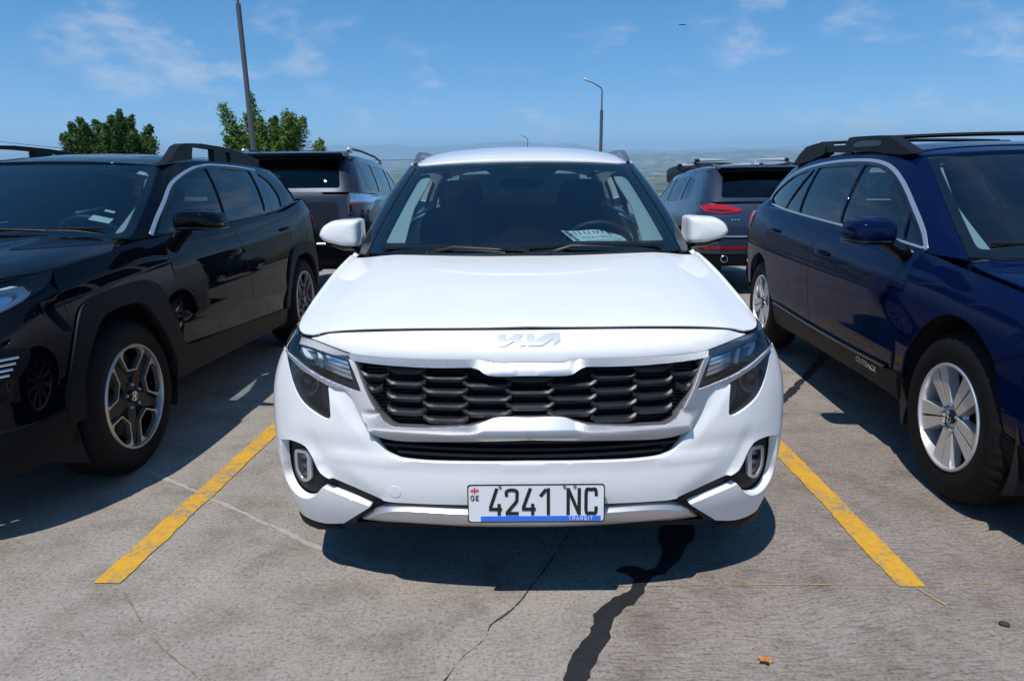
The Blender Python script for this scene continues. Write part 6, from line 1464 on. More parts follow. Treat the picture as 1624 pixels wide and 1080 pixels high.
for yb, hz in ((2.35, 1.572), (3.45, 1.598)):
    m = MB(); m.tube([(x, yb, hz + .012 * (1 - (x / .6) ** 2)) for x in np.linspace(-.62, .62, 21)], .017, 10, flat=.7); m.build('roof_crossbar', M['trim'], ocar, smooth=True)
door_mirror(ocar, rnd([(.955, 1.052), (1.10, 1.045), (1.165, 1.060), (1.172, 1.10), (1.165, 1.145), (1.12, 1.163), (1.0, 1.166), (.962, 1.14)], .03), 1.44, .10, BL, M['gloss'], (1.0, 1.44, 1.06), (.875, 1.46, .985))
wiper(ocar, (-.50, 1.14, 1.02), P3(OU, -.35, 1.045, 'front', .02), P3(OU, -.10, 1.04, 'front', .016), P3(OU, -.64, 1.052, 'front', .012), P3(OU, .02, 1.035, 'front', .012))
make_interior(ocar, 1.12, 1.0, .72, O_roofz, 1, M['beige'], 2.10, 3.05, (1.98, 4.2))
ptr = [(sAo - .10, zcol(OU, sAo, .12)), (sAo - .01, zcol(OU, sAo, .08)), (sAo + .02, zcol(OU, sAo, .93)), (sAo - .07, zcol(OU, sAo, .93)), (sAo - .05, zcol(OU, sAo, .55))]
panel('pillar_trim', ocar, M['pillar'], OU, ptr, 'wrap', off=-.035, th=.01, grid=.04, both=True)
panel('pillar_trim', ocar, M['pillar'], OU, [(2.46, 1.09), (2.56, 1.09), (2.60, 1.44), (2.50, 1.44)], 'side', off=-.03, th=.01, grid=.05, both=True)
for yy in (.95, 3.754):
    for s in (1, -1): make_wheel(ocar, (s * .882, yy, .362), .362, .226, .225, 'silver10', s)
# ================================================================== the two cars behind, parked nose away (and one beyond)
def rear_car(pos, rotz, pitch, label, S, group='cars parked in the lot'):
    root = empty('parked_car', pos, (pitch, 0, rotz)); tag(root, label, 'car', group)
    L, W, pnt = S['L'], S['W'], S['paint']; ra, fa, rt = S['ra'], S['fa'], S['rt']
    plan = [(0, 0), (.3, .02), (.55, .08), (.72, .19), (W - .09, .36), (W - .03, .62), (W - .005, 1.0), (W, 1.6), (W, 2.4), (W, 3.2), (W - .008, L - 1.0), (W - .03, L - .5), (W - .085, L - .2), (W - .20, L - .07), (W - .45, L - .02), (.2, L - .003), (0, L)]
    zb, zbelt, zh = S['zb'], S['zbelt'], S['zhood']
    zt = PW((-.1, zh), (.3, zh), (1.2, zbelt - .04), (1.8, zbelt - .01), (L - 1.2, zbelt + .015), (L + .1, zbelt + .02))
    low = lower_loft(plan, zt, lambda y: zb, PW((0, .06), (.2, .0), (.6, .02), (.9, .07), (1, .14)), PW((0, .05), (.15, .02), (.4, .0), (.6, .0), (.8, .015), (1, .06)), PW(*S['rear']), nu=300, nv=44)
    yc, yh, yr0, yr1 = S['cowl'], S['head'], S['tail0'], S['tail1']; xb, xt = W - .075, S['xtop']; zr = S['zroof']
    bot = [(0, yc, zbelt - .02), (.3, yc + .03, zbelt - .02), (.55, yc + .10, zbelt - .02), (xb - .06, yc + .2, zbelt - .02), (xb, yc + .4, zbelt - .015), (xb + .01, yc + 1.0, zbelt), (xb + .01, yc + 1.8, zbelt), (xb, yr0 - .8, zbelt + .01), (xb - .02, yr0 - .35, zbelt + .012), (xb - .06, yr0 - .14, zbelt + .014), (xb - .15, yr0 - .05, zbelt + .014), (.4, yr0 - .01, zbelt + .014), (0, yr0, zbelt + .014)]
    top = [(0, yh, zr - .09), (.25, yh + .01, zr - .092), (.43, yh + .04, zr - .095), (xt - .05, yh + .12, zr - .09), (xt, yh + .3, zr - .075), (xt + .01, yh + .8, zr - .055), (xt + .01, yh + 1.4, zr - .05), (xt, yr1 - .6, zr - .06), (xt - .01, yr1 - .3, zr - .07), (xt - .05, yr1 - .11, zr - .08), (xt - .13, yr1 - .04, zr - .08), (.3, yr1 - .01, zr - .08), (0, yr1, zr - .08)]
    up = upper_loft(bot, top, nu=300, nv=36); up._wrap(); low._wrap()
    rz = PW((yh - .1, zr - .11), (yh, zr - .08), (yh + .3, zr - .03), (yh + .9, zr), (yr1 - .8, zr - .002), (yr1 + .1, zr - .05))
    roof = top_field(lambda x, y: rz(y) - .03 * (abs(x) / xt) ** 2.5 - .03 * (abs(x) / xt) ** 10, -xt - .02, xt + .02, yh - .08, yr1 + .08, 17, 21, 90, 90)
    ar = rt + .055
    for nm, pts in (('fender', [(.55, zh - .06), (1.3, zbelt - .045), (1.32, .42)] + arc((fa, rt), ar, 5, 165, 18) + [(.50, .55)]),
                    ('door', [(1.33, .42), (1.31, zbelt - .045), (2.35, zbelt - .005), (2.38, .42)]), ('door', [(2.39, .42), (2.36, zbelt - .005), (3.3, zbelt + .005), (ra - .28, .80), (ra - ar + .02, .52), (ra - ar + .01, .42)]),
                    ('rear_quarter', [(3.31, zbelt + .005), (L - .35, zbelt + .015), (L - .25, .95), (L - .25, .50)] + arc((ra, rt), ar, 12, 155, 18) + [(ra - .27, .80)])):
        panel(nm, root, pnt, low, rnd(pts, .015, 2), 'side', off=0, th=.02, grid=.06, both=True)
    panel('sill_cladding', root, M['clad'], low, [(1.33, zb + .01), (ra - ar + .02, zb + .01), (ra - ar + .01, .41), (1.33, .41)], 'side', off=.012, th=.04, grid=.08, both=True)
    for yy in (fa, ra):
        panel('arch_trim', root, M['clad'], low, arc((yy, rt), ar + (.05 if S.get('clad') else .012), 5, 175, 22) + arc((yy, rt), ar - .006, 175, 5, 22), 'side', off=.010, th=.03, grid=.05, both=True)
    wheel_well(root, fa, rt, ar - .005, W - .05); wheel_well(root, ra, rt, ar - .005, W - .05)
    for yy in (fa, ra):
        for s in (1, -1): make_wheel(root, (s * (W - .035), yy, rt), rt, rt * .64, .23, 'plain', s)
    front = sym(FW(low, [(0, zh - .03), (.5, zh - .04)]) + SW(low, [(.30, zh - .05), (.52, zh - .07)]) + SW(low, [(.49, .55), (.45, zb + .06)]) + FW(low, [(.6, zb + .02), (0, zb + .02)]))
    panel('front_bumper', root, pnt, low, front, 'wrap', off=0, th=.02, grid=.08)
    hf = top_field(lambda x, y: PW((.0, zh - .03), (.15, zh + .01), (.6, zh + .05), (1.4, zbelt - .01))(y) - .05 * (abs(x) / .8) ** 4, -W, W, 0, 1.5, 13, 15, 60, 60)
    panel('hood', root, pnt, hf, sym([(0, .08), (.5, .14), (W - .17, .38), (W - .13, yc + .25), (.5, yc + .08), (0, yc)]), 'top', off=.002, th=.02, grid=.08)
    # greenhouse
    sA = s_col(3, up); windscreen(root, up, sA)
    fr = [up.s_of(a, b, 'side') for a, b in [(yc + .32, zbelt - .012), (yc + 1.0, zbelt + .003), (yc + 1.8, zbelt + .003), (yr0 - .8, zbelt + .013), (yr0 - .35, zbelt + .016), (yr0 - .17, zbelt + .018), (yr1 - .15, zr - .085), (yr1 - .3, zr - .074), (yr1 - .6, zr - .064), (yh + 1.4, zr - .054), (yh + .8, zr - .06), (yh + .32, zr - .08)]] + [(sA + .004, zcol(up, sA, k)) for k in (1., .7, .4, 0.)]
    wins = [rnd(w, .03, 3) for w in S['wins']]
    panel('side_frame', root, pnt, up, fr, 'wrap', holes=[[up.s_of(a, b, 'side') for a, b in w] for w in wins], off=0, th=.02, grid=.05, both=True)
    for i, w in enumerate(wins): win_glass(root, up, w, M['side'] if i == 0 else M['privacy'])
    panel('roof', root, pnt, roof, sym(sp([(0, yh), (.3, yh + .01), (.45, yh + .05), (xt - .06, yh + .13)]) + sp([(xt - .035, yh + .2), (xt - .03, yh + 1.0), (xt - .035, yr1 - .4), (xt - .06, yr1 - .06)]) + [(0, yr1 + .02)]), 'top', off=.003, th=.02, bev=.004, grid=.07)
    panel('roof_gutter', root, M['plastic'], roof, [(xt - .04, yh + .2), (xt - .02, yh + 1.0), (xt - .03, yr1 - .1), (xt + .012, yr1 - .1), (xt + .015, yh + 1.0), (xt + .012, yh + .22)], 'top', off=-.008, th=.03, grid=.08, both=True)
    # tail
    panel('rear_pillar', root, pnt, up, sym([(0, zbelt + .015), (xb - .03, zbelt + .015), (xt - .01, zr - .085), (0, zr - .085)]), 'rear', holes=[sym(S['rglass'])], off=.001, th=.02, grid=.05)
    panel('rear_window', root, M['privacy'], up, sym(S['rglass']), 'rear', off=-.004, th=.006, grid=.05)
    panel('tailgate', root, pnt, low, sym(S['gate']), 'rear', off=.0, th=.02, grid=.04)
    panel('rear_bumper', root, S.get('bumper_mat', pnt), low, sym(S['bumper']), 'rear', off=.014, th=.04, bev=.01, grid=.04)
    panel('rear_valance', root, M['clad'], low, sym(S['valance']), 'rear', off=.004, th=.03, grid=.05)
    MB().box((0, L / 2 + .3, zb + .22), (1.3, L - 1.6, .3)).build('underbody', M['well'], root)
    make_interior(root, yc + .10, zbelt - .04, W - .2, rz, 1, M['seat'], yc + 1.05, yc + 1.95, (yh + .1, yr1 - .1))
    out = [(W - .03 + a, b) for a, b in [(0, 0), (.14, -.005), (.20, .02), (.20, .09), (.12, .12), (.01, .12)]]
    door_mirror(root, [(a, b + zbelt - .02) for a, b in rnd(out, .03)], yc + .40, .09, pnt, M['gloss'], (W, yc + .40, zbelt), (W - .09, yc + .42, zbelt - .03))
    return root, low, up, roof
pitch = -math.atan(.043)
# grey off-roader behind the black car
r4 = rear_car((-2.61, 8.0 + 4.82, lot_z(8.0 + 2.4) + .0), math.pi, -pitch * 0 + math.atan(.043), 'dark grey boxy off-road wagon seen from behind, parked beyond the black crossover', dict(
    L=4.82, W=.945, paint=M['grey'], fa=.92, ra=3.71, rt=.385, zb=.36, zbelt=1.215, zhood=1.08, cowl=1.25, head=1.85, tail0=4.77, tail1=4.50, xtop=.70, zroof=1.745, clad=True,
    rear=[(0, .05), (.3, .0), (.7, .012), (.9, .02), (1, .05)],
    wins=[[(1.80, 1.25), (2.50, 1.25), (2.46, 1.60), (2.20, 1.60)], [(2.58, 1.25), (3.42, 1.255), (3.40, 1.61), (2.56, 1.61)], [(3.56, 1.26), (4.36, 1.27), (4.28, 1.61), (3.54, 1.61)]],
    rglass=[(0, 1.275), (.60, 1.275), (.62, 1.30), (.575, 1.62), (0, 1.63)],
    gate=[(0, .80), (.66, .80), (.72, .89), (.90, .89), (.90, 1.235), (0, 1.235)], bumper=[(0, .50), (.84, .50), (.92, .60), (.92, .88), (.73, .88), (.66, .79), (0, .79)], bumper_mat=M['clad'],
    valance=[(0, .38), (.78, .38), (.82, .49), (0, .49)]))
root, low, up, roof = r4
for s in (1, -1):
    t = bpy.data.objects.new('tail_light', None); link(t, root); mir = s < 0
    panel('lamp_body', t, M['lamp_grey'], low, rnd([(.715, .98), (.90, .98), (.915, 1.06), (.90, 1.225), (.735, 1.225), (.705, 1.15)], .02), 'rear', off=.012, th=.03, bev=.008, grid=.03, mirror=mir)
    panel('reversing_lens', t, M['reflector'], low, rnd([(.73, 1.115), (.895, 1.115), (.895, 1.205), (.745, 1.205)], .015), 'rear', off=.018, th=.01, bev=.004, grid=.03, mirror=mir)
    panel('amber_strip', t, M['amber'], low, [(.725, 1.095), (.90, 1.095), (.90, 1.108), (.725, 1.108)], 'rear', off=.019, th=.008, grid=.03, mirror=mir)
    panel('brake_lens', t, M['smoke_red'], low, rnd([(.725, .995), (.895, .995), (.905, 1.085), (.725, 1.085)], .012), 'rear', off=.017, th=.01, bev=.004, grid=.03, mirror=mir)
    panel('side_lens', t, M['red'], low, rnd([(4.60, .99), (4.67, .985), (4.665, 1.10), (4.60, 1.08)], .012), 'side', off=.010, th=.02, bev=.004, grid=.03, mirror=mir)
    m = MB(); m.prism([(4.545, 1.268), (4.62, 1.275), (4.50, 1.62), (4.44, 1.62)], .615, .655, 'x'); m.build('window_fin', M['grey'], root, angle=30, mirror=mir)
    m = MB(); m.tube([(.64, 2.15, 1.72), (.648, 2.25, 1.755), (.652, 2.7, 1.785), (.652, 3.6, 1.785), (.645, 4.15, 1.765), (.64, 4.28, 1.725)], [.014, .016, .015, .015, .016, .018], 10); m.build('roof_rail', M['plastic'], root, smooth=True, mirror=mir)
    for yy in (2.2, 4.2):
        m = MB(); soft(m, (.642, yy, 1.745), (.05, .16, .06), .5); m.build('rail_end', M['satin'], root, smooth=True, mirror=mir)
m = MB(); m.prism([(4.30, 1.715), (4.62, 1.700), (4.70, 1.675), (4.66, 1.648), (4.50, 1.650), (4.32, 1.68)], -.66, .66, 'x'); m.build('rear_spoiler', M['grey'], root, angle=30)
m = MB(); m.tube([(-.80, 4.79, .70), (-.72, 4.835, .655), (-.60, 4.855, .640), (0, 4.865, .640), (.60, 4.855, .640), (.72, 4.835, .655), (.80, 4.79, .70)], .020, 10, flat=.7); m.build('bumper_step', M['chrome'], root, smooth=True)
m = MB(); m.tube([(-.62, 4.70, 1.262), (0, 4.735, 1.262), (.62, 4.70, 1.262)], .008, 8); m.build('window_sill', M['chrome'], root, smooth=True)
m = MB(); m.tube([(0, 4.75, 1.28), (.18, 4.74, 1.29), (.42, 4.70, 1.31)], .008, 8); m.build('rear_wiper', M['plastic'], root, smooth=True)
MB().prism([(3.95, 1.74), (4.05, 1.80), (4.08, 1.80), (4.10, 1.735)], -.01, .01, 'x').build('antenna_fin', M['grey'], root)
panel('number_plate', root, M['plate'], low, rnd([(-.17, .90), (.17, .90), (.17, .99), (-.17, .99)], .01), 'rear', off=.006, th=.006, grid=.08)
# slate grey crossover behind the blue wagon
S5 = dict(L=4.63, W=.92, paint=M['grey2'], fa=.90, ra=3.71, rt=.36, zb=.26, zbelt=1.075, zhood=.98, cowl=1.15, head=1.85, tail0=4.55, tail1=4.12, xtop=.64, zroof=1.60,
    rear=[(0, .06), (.25, .0), (.6, .01), (.85, .06), (1, .12)],
    wins=[[(1.62, 1.11), (2.38, 1.11), (2.34, 1.46), (2.10, 1.455)], [(2.45, 1.11), (3.20, 1.12), (3.22, 1.46), (2.42, 1.465)], [(3.28, 1.12), (3.72, 1.15), (3.66, 1.40), (3.30, 1.455)]],
    rglass=[(0, 1.13), (.58, 1.13), (.60, 1.16), (.50, 1.47), (0, 1.49)],
    gate=[(0, .62), (.85, .62), (.875, .80), (.87, 1.0), (.80, 1.09), (0, 1.09)], bumper=[(0, .44), (.84, .44), (.88, .52), (.88, .61), (0, .61)], valance=[(0, .28), (.74, .28), (.82, .43), (0, .43)])
root, low, up, roof = rear_car((3.27, 8.6 + 4.63, lot_z(8.6 + 2.3)), math.pi, math.atan(.043), 'slate grey crossover with silver roof bars seen from behind, beyond the blue wagon', S5)
for s in (1, -1):
    mir = s < 0; t = bpy.data.objects.new('tail_light', None); link(t, root)
    panel('lamp_lens', t, M['red'], low, rnd([(.36, .985), (.40, .955), (.62, .935), (.80, .965), (.83, 1.02), (.78, 1.055), (.60, 1.045)], .015), 'rear', off=.014, th=.03, bev=.006, grid=.03, mirror=mir)
    panel('lamp_core', t, M['darkred'], low, rnd([(.45, .965), (.62, .952), (.76, .975), (.77, 1.0), (.60, .985)], .008), 'rear', off=.0165, th=.01, bev=.002, grid=.03, mirror=mir)
    panel('bumper_reflector', root, M['mid_red'], low, rnd([(.30, .495), (.80, .495), (.83, .525), (.30, .525)], .008), 'rear', off=.020, th=.01, bev=.003, grid=.04, mirror=mir)
    m = MB(); m.lathe([(.045, -.06), (.045, .02), (.038, .025), (.036, -.06)], 24, 'y', c=(.58, 4.60, .375)); m.build('exhaust_tip', M['chrome'], root, angle=40, mirror=mir)
    m = MB(); m.tube([(.585, 1.95, 1.565), (.60, 2.1, 1.60), (.605, 2.8, 1.622), (.60, 3.6, 1.605), (.58, 3.95, 1.56)], [.014, .016, .015, .016, .014], 10); m.build('roof_rail', M['plastic'], root, smooth=True, mirror=mir)
for yy, zz_ in ((2.35, 1.675), (3.35, 1.675)):
    b = bpy.data.objects.new('roof_crossbar', None); link(b, root)
    m = MB(); m.tube([(-.62, yy, zz_), (0, yy, zz_ + .004), (.62, yy, zz_)], .016, 12, flat=1.6, up=(1, 0, 0)); m.build('crossbar_tube', M['alloy'], b, smooth=True)
    for s in (1, -1):
        m = MB(); m.tube([(.60, yy, zz_ + .002), (.655, yy, zz_ - .004), (.668, yy, zz_ - .03), (.615, yy, 1.60)], [.024, .026, .022, .028], 10); m.build('crossbar_foot', M['plastic'], b, smooth=True, mirror=s < 0)
m = MB(); m.prism([(3.95, 1.555), (4.24, 1.535), (4.28, 1.515), (4.10, 1.50)], -.56, .56, 'x'); m.build('rear_spoiler', M['grey2'], root, angle=30)
m = MB(); m.prism([(3.72, 1.585), (3.86, 1.645), (3.89, 1.645), (3.90, 1.575)], -.012, .012, 'x'); m.build('antenna_fin', M['alloy'], root)
m = MB(); m.tube([P3(low, x, .655, 'rear', .012) for x in np.linspace(-.72, .72, 15)], .012, 8); m.build('tailgate_trim', M['chrome'], root, smooth=True)
for k in range(3):
    m = MB(); m.tube([P3(low, .40 + .04 * k, .86, 'rear', .004), P3(low, .42 + .04 * k, .86, 'rear', .004)], .012, 8); m.build('badge_letter', M['chrome'], root, smooth=True)
# black car beyond, with a tall dark roof box: only the box shows over the slate crossover
S6 = dict(S5, paint=M['black'])
root, low, up, roof = rear_car((4.62, 15.4 + 4.63, lot_z(15.4 + 2.3)), math.pi, math.atan(.043), 'black car with a bulky dark roof box, mostly hidden beyond the slate crossover', S6)
m = MB(); soft(m, (0, 3.0, 1.86), (1.34, 2.2, .46), .42, None, 32, 16); m.build('roof_box', M['trim'], root, smooth=True)
for yy in (2.4, 3.5):
    m = MB(); m.tube([(-.60, yy, 1.62), (.60, yy, 1.62)], .02, 10); m.build('roof_crossbar', M['plastic'], root, smooth=True)
# ================================================================== landscape
M['field'] = None
def land_mat():
    m, nt, b = new_mat('valley_fields'); N = nt.nodes; Lk = nt.links.new
    tc = N.new('ShaderNodeTexCoord'); mp = N.new('ShaderNodeMapping'); mp.inputs['Scale'].default_value = (1, .45, 1); Lk(tc.outputs['Object'], mp.inputs[0])
    vo = N.new('ShaderNodeTexVoronoi'); vo.inputs['Scale'].default_value = .010; Lk(mp.outputs[0], vo.inputs['Vector'])
    n1 = N.new('ShaderNodeTexNoise'); n1.inputs['Scale'].default_value = .007; n1.inputs['Detail'].default_value = 10; n1.inputs['Roughness'].default_value = .7; Lk(mp.outputs[0], n1.inputs['Vector'])
    r1 = N.new('ShaderNodeValToRGB'); e = r1.color_ramp.elements; e[0].color = (.06, .075, .03, 1); e[1].color = (.30, .235, .12, 1); x = e.new(.45); x.color = (.14, .135, .06, 1); x = e.new(.7); x.color = (.24, .20, .11, 1)
    Lk(vo.outputs['Color'], r1.inputs[0])
    r2 = N.new('ShaderNodeValToRGB'); e = r2.color_ramp.elements; e[0].position = .42; e[0].color = (0, 0, 0, 1); e[1].position = .55; e[1].color = (1, 1, 1, 1); Lk(n1.outputs[0], r2.inputs[0])
    mx = N.new('ShaderNodeMix'); mx.data_type = 'RGBA'; Lk(r2.outputs[0], mx.inputs['Factor']); mx.inputs['A'].default_value = (.035, .05, .022, 1); Lk(r1.outputs[0], mx.inputs['B'])
    Lk(mx.outputs['Result'], b.inputs['Base Color']); b.inputs['Roughness'].default_value = 1; b.inputs['Specular IOR Level'].default_value = 0
    return m
M['field'] = land_mat()
M['hill'] = pm('hazy_hills', (.10, .105, .06), 1, noise=(.002, .5), spec=0)
# frame in which gravity is upright: the lot falls away from the camera by about two degrees
TILT = R(2.3)
def G(x, y, z): return (x, y * math.cos(TILT) - z * math.sin(TILT), y * math.sin(TILT) + z * math.cos(TILT))
rr = random.Random(9)
def fbm(x, y, s=1.0):
    v = 0; a = 1; f = s
    for k in range(5):
        v += a * (math.sin(x * f * 1.7 + k * 1.3 + math.sin(y * f * 1.1 + k)) * math.cos(y * f * 1.3 - k * .7 + math.sin(x * f * .9))); a *= .5; f *= 2.1
    return v
# valley floor: falls away from the lot edge, then runs out flat
ysv = [34, 40, 55, 80, 120, 180, 260, 400, 600, 900, 1300, 1900, 2700, 3800, 5200, 7000, 9500, 13000, 18000]
def vz(y): return float(PW((34, -2.45), (60, -6), (120, -14), (260, -32), (600, -62), (1300, -95), (2700, -120), (7000, -125), (18000, -120))(y))
vv = []; nn_ = 41
for y in ysv:
    hw = 60 + y * 1.25
    for i in range(nn_):
        x = -hw + 2 * hw * i / (nn_ - 1); vv.append(G(x, y, vz(y) + (fbm(x / 900, y / 900) * 5 if y > 200 else 0)))
vf = [(j*nn_+i, j*nn_+i+1, (j+1)*nn_+i+1, (j+1)*nn_+i) for j in range(len(ysv)-1) for i in range(nn_-1)]
tag(mesh_obj('valley_ground', vv, vf, M['field']), kind='structure')
# skirt of rough ground round the other sides of the lot
sk = []; 
ring_i = [(-45, 34), (-45, -30), (45, -30), (45, 34)]; ring_o = [(-900, 500), (-900, -700), (900, -700), (900, 500)]
sv = [(x, y, lot_z(y) - .02) for x, y in ring_i] + [(x, y, -30 if y > 0 else -4) for x, y in ring_o]
tag(mesh_obj('hillside', sv, [(0, 1, 5, 4), (1, 2, 6, 5), (2, 3, 7, 6)], M['field'], smooth=False), kind='structure')
# ridges
def ridge(name, y0, depth, x0, x1, prof, base, seed, mat, n=120):
    v = []; rowsn = 9
    for j in range(rowsn):
        t = j / (rowsn - 1); h = math.sin(math.pi * min(1, t * 1.0) * .5)
        for i in range(n + 1):
            x = x0 + (x1 - x0) * i / n; hh = prof((x - x0) / (x1 - x0)) * h
            w = fbm(x / 1400 + seed, t * 3 + seed) * .10 * prof((x - x0) / (x1 - x0)) * math.sin(math.pi * t)
            w2 = fbm(x / 600 + seed * 2, seed) * .10 * h * prof((x - x0) / (x1 - x0))
            v.append(G(x, y0 + depth * t, base + hh + w + w2))
    o = mesh_obj(name, v, [(j*(n+1)+i, j*(n+1)+i+1, (j+1)*(n+1)+i+1, (j+1)*(n+1)+i) for j in range(rowsn-1) for i in range(n)], mat)
    tag(o, kind='structure'); return o
ridge('mountain_ridge', 14500, 2500, -16000, 3500, PW((0, 190), (.2, 230), (.35, 290), (.5, 320), (.62, 345), (.72, 330), (.82, 380), (.9, 300), (1, 90)), -125, 1.0, M['hill'])
ridge('mountain_ridge', 15500, 2500, -2000, 17000, PW((0, 60), (.15, 150), (.35, 190), (.6, 260), (.8, 240), (1, 220)), -125, 2.4, M['hill'])
ridge('low_hills', 7200, 1800, -300, 9000, PW((0, 20), (.15, 90), (.35, 135), (.6, 150), (.8, 170), (1, 150)), -125, 4.1, M['field'])
ridge('low_hills', 9000, 1500, -11000, 800, PW((0, 90), (.3, 70), (.7, 60), (1, 20)), -125, 6.7, M['field'])
# far town: pale blocks on the plain
M['town'] = pm('far_pale_walls', (.62, .58, .52), .9)
M['townroof'] = pm('far_roofs', (.35, .22, .17), .9)
rt_ = random.Random(3)
for k in range(16):
    y = rt_.uniform(2600, 5200); x = y * rt_.choice([rt_.uniform(-.22, -.13), rt_.uniform(.20, .42)]); w, d, h = rt_.uniform(12, 26), rt_.uniform(10, 18), rt_.uniform(5, 9)
    e = bpy.data.objects.new('far_building', None); link(e); e.location = G(x, y, vz(y) - 2); e.rotation_euler = (TILT, 0, rt_.uniform(-.4, .4))
    MB().box((0, 0, h / 2), (w, d, h)).build('wall', M['town'], e); MB().prism([(-w/2 - .5, h), (w/2 + .5, h), (w/2 - 2, h + 3), (-w/2 + 2, h + 3)], -d/2, d/2, 'y').build('roof', M['townroof'], e)
    tag(e, 'tiny pale building in the hazy plain far behind the cars', 'building', 'far buildings on the plain')
# ================================================================== trees
M['leaf'] = None
def leaf_mat(name, c0, c1):
    m, nt, b = new_mat(name); N = nt.nodes; Lk = nt.links.new
    oi = N.new('ShaderNodeTexCoord'); n = N.new('ShaderNodeTexNoise'); n.inputs['Scale'].default_value = 2.2; n.inputs['Detail'].default_value = 5; Lk(oi.outputs['Object'], n.inputs['Vector'])
    r = N.new('ShaderNodeValToRGB'); r.color_ramp.elements[0].position = .35; r.color_ramp.elements[0].color = (*c0, 1); r.color_ramp.elements[1].position = .65; r.color_ramp.elements[1].color = (*c1, 1); Lk(n.outputs[0], r.inputs[0])
    Lk(r.outputs[0], b.inputs['Base Color']); b.inputs['Roughness'].default_value = .55; b.inputs['Specular IOR Level'].default_value = .3
    tr = N.new('ShaderNodeBsdfTranslucent'); Lk(r.outputs[0], tr.inputs[0]); mx = N.new('ShaderNodeMixShader'); mx.inputs[0].default_value = .42
    Lk(b.outputs[0], mx.inputs[1]); Lk(tr.outputs[0], mx.inputs[2]); Lk(mx.outputs[0], N['Material Output'].inputs[0]); return m
M['leafA'] = leaf_mat('leaf_dark', (.036, .088, .014), (.085, .165, .030)); M['leafB'] = leaf_mat('leaf_fresh', (.055, .125, .014), (.15, .25, .034))
M['bark'] = pm('bark', (.11, .085, .065), .9, noise=(14, .4), bump=(40, .6, .02))
def tree(base, height, shoots, leaf, mat, label, seed, spread):
    """young tree: tapered trunk, upswept limbs and clumps of leaf-sized faces along them"""
    r = random.Random(seed); e = empty('tree', base, (TILT, 0, 0)); tag(e, label, 'tree', 'young trees behind the lot')
    tk = MB(); tk.tube([(0, 0, 0), (.03, .02, height * .35), (-.02, .03, height * .6), (.0, .0, height * .8)], [.13, .10, .07, .03], 9); tk.build('trunk', M['bark'], e, smooth=True)
    lv = MB(); V = []; Fc = []
    for (az, tip_r, tip_z, bz) in shoots:
        tip = np.array([tip_r * math.cos(az), tip_r * math.sin(az) * .8, tip_z]); b0 = np.array([0, 0, bz]); mid = b0 * .5 + tip * .5 + np.array([math.cos(az), math.sin(az) * .8, 0]) * tip_r * .22 - np.array([0, 0, .1 * tip_z * .3])
        path = [tuple((1-t)**2 * b0 + 2*t*(1-t) * mid + t*t * tip) for t in np.linspace(0, 1, 9)]
        m = MB(); m.tube(path, list(np.linspace(.05, .008, 9)), 6); m.build('limb', M['bark'], e, smooth=True)
        thick = r.uniform(.65, 1.35); ln = np.linalg.norm(tip - b0); cnt = int(spread * ln * 480)
        for _ in range(cnt):
            t = r.random() ** .8; q = (1-t)**2 * b0 + 2*t*(1-t) * mid + t*t * tip
            if t < .18: continue
            rad = (.07 + .52 * (1.02 - t) ** .7) * min(1.2, ln / 2.2) * thick
            d = np.array([r.gauss(0, 1), r.gauss(0, 1), r.gauss(0, .8)]); d /= np.linalg.norm(d) + 1e-9
            clump = .7 + .6 * r.random() * (1 + .5 * math.sin(t * 17 + az * 5))
            p = q + d * rad * (r.random() ** .45) * clump
            s = leaf * r.uniform(.6, 1.25); a = np.array([r.gauss(0, 1), r.gauss(0, 1), r.gauss(0, .6)]); a /= np.linalg.norm(a); nrm = d + np.array([0, 0, .5]); b_ = np.cross(a, nrm); b_ /= np.linalg.norm(b_) + 1e-9
            k = len(V); V += [p - a * s, p + b_ * s * .5 + nrm * s * .12, p + a * s, p - b_ * s * .5 + nrm * s * .12]; Fc.append((k, k+1, k+2, k+3))
    mesh_obj('crown', V, Fc, mat, e, smooth=False)
    return e
rs = random.Random(21)
def crown_shoots(n, rx, z0, z1, zt_, up_):
    out = []
    for _ in range(n):
        az = rs.uniform(0, 6.283); q = rs.random(); z = z0 + (zt_ - z0) * q
        out.append((az, rx * math.sqrt(max(.05, 1 - ((z - z1) / (zt_ - z1 + .1)) ** 2 if z > z1 else 1)) * rs.uniform(.55, 1.05), z + rs.uniform(-.1, up_), max(.9, z - rs.uniform(1.1, 1.9))))
    return out
# round crown over the black car
shA = crown_shoots(64, 1.75, 2.5, 3.9, 5.15, .40)
tree(G(-14.75, 26.5, -2.3), 4.6, shA, .062, M['leafA'], 'round dense dark green tree rising behind the black car', 5, 1.5)
# ragged upswept crown beside the lamp post
shB = crown_shoots(56, 1.65, 2.4, 3.6, 4.7, .45) + [(3.3, 1.45, 5.35, 2.6), (3.1, 1.25, 4.7, 2.4), (2.9, 1.45, 4.15, 2.2), (3.0, .55, 5.75, 3.0), (2.7, .9, 5.1, 2.6), (.4, .70, 5.15, 2.6), (.2, 1.25, 4.95, 2.6), (.0, 1.85, 4.15, 2.2), (6.1, 1.95, 3.9, 2.1), (6.0, 1.0, 5.0, 2.6), (1.5, .5, 4.9, 2.6), (4.6, .6, 4.9, 2.6)]
tree(G(-8.60, 25.5, -2.3), 4.5, shB, .066, M['leafB'], 'ragged light green tree with upright shoots beside the left lamp post', 8, 1.0)
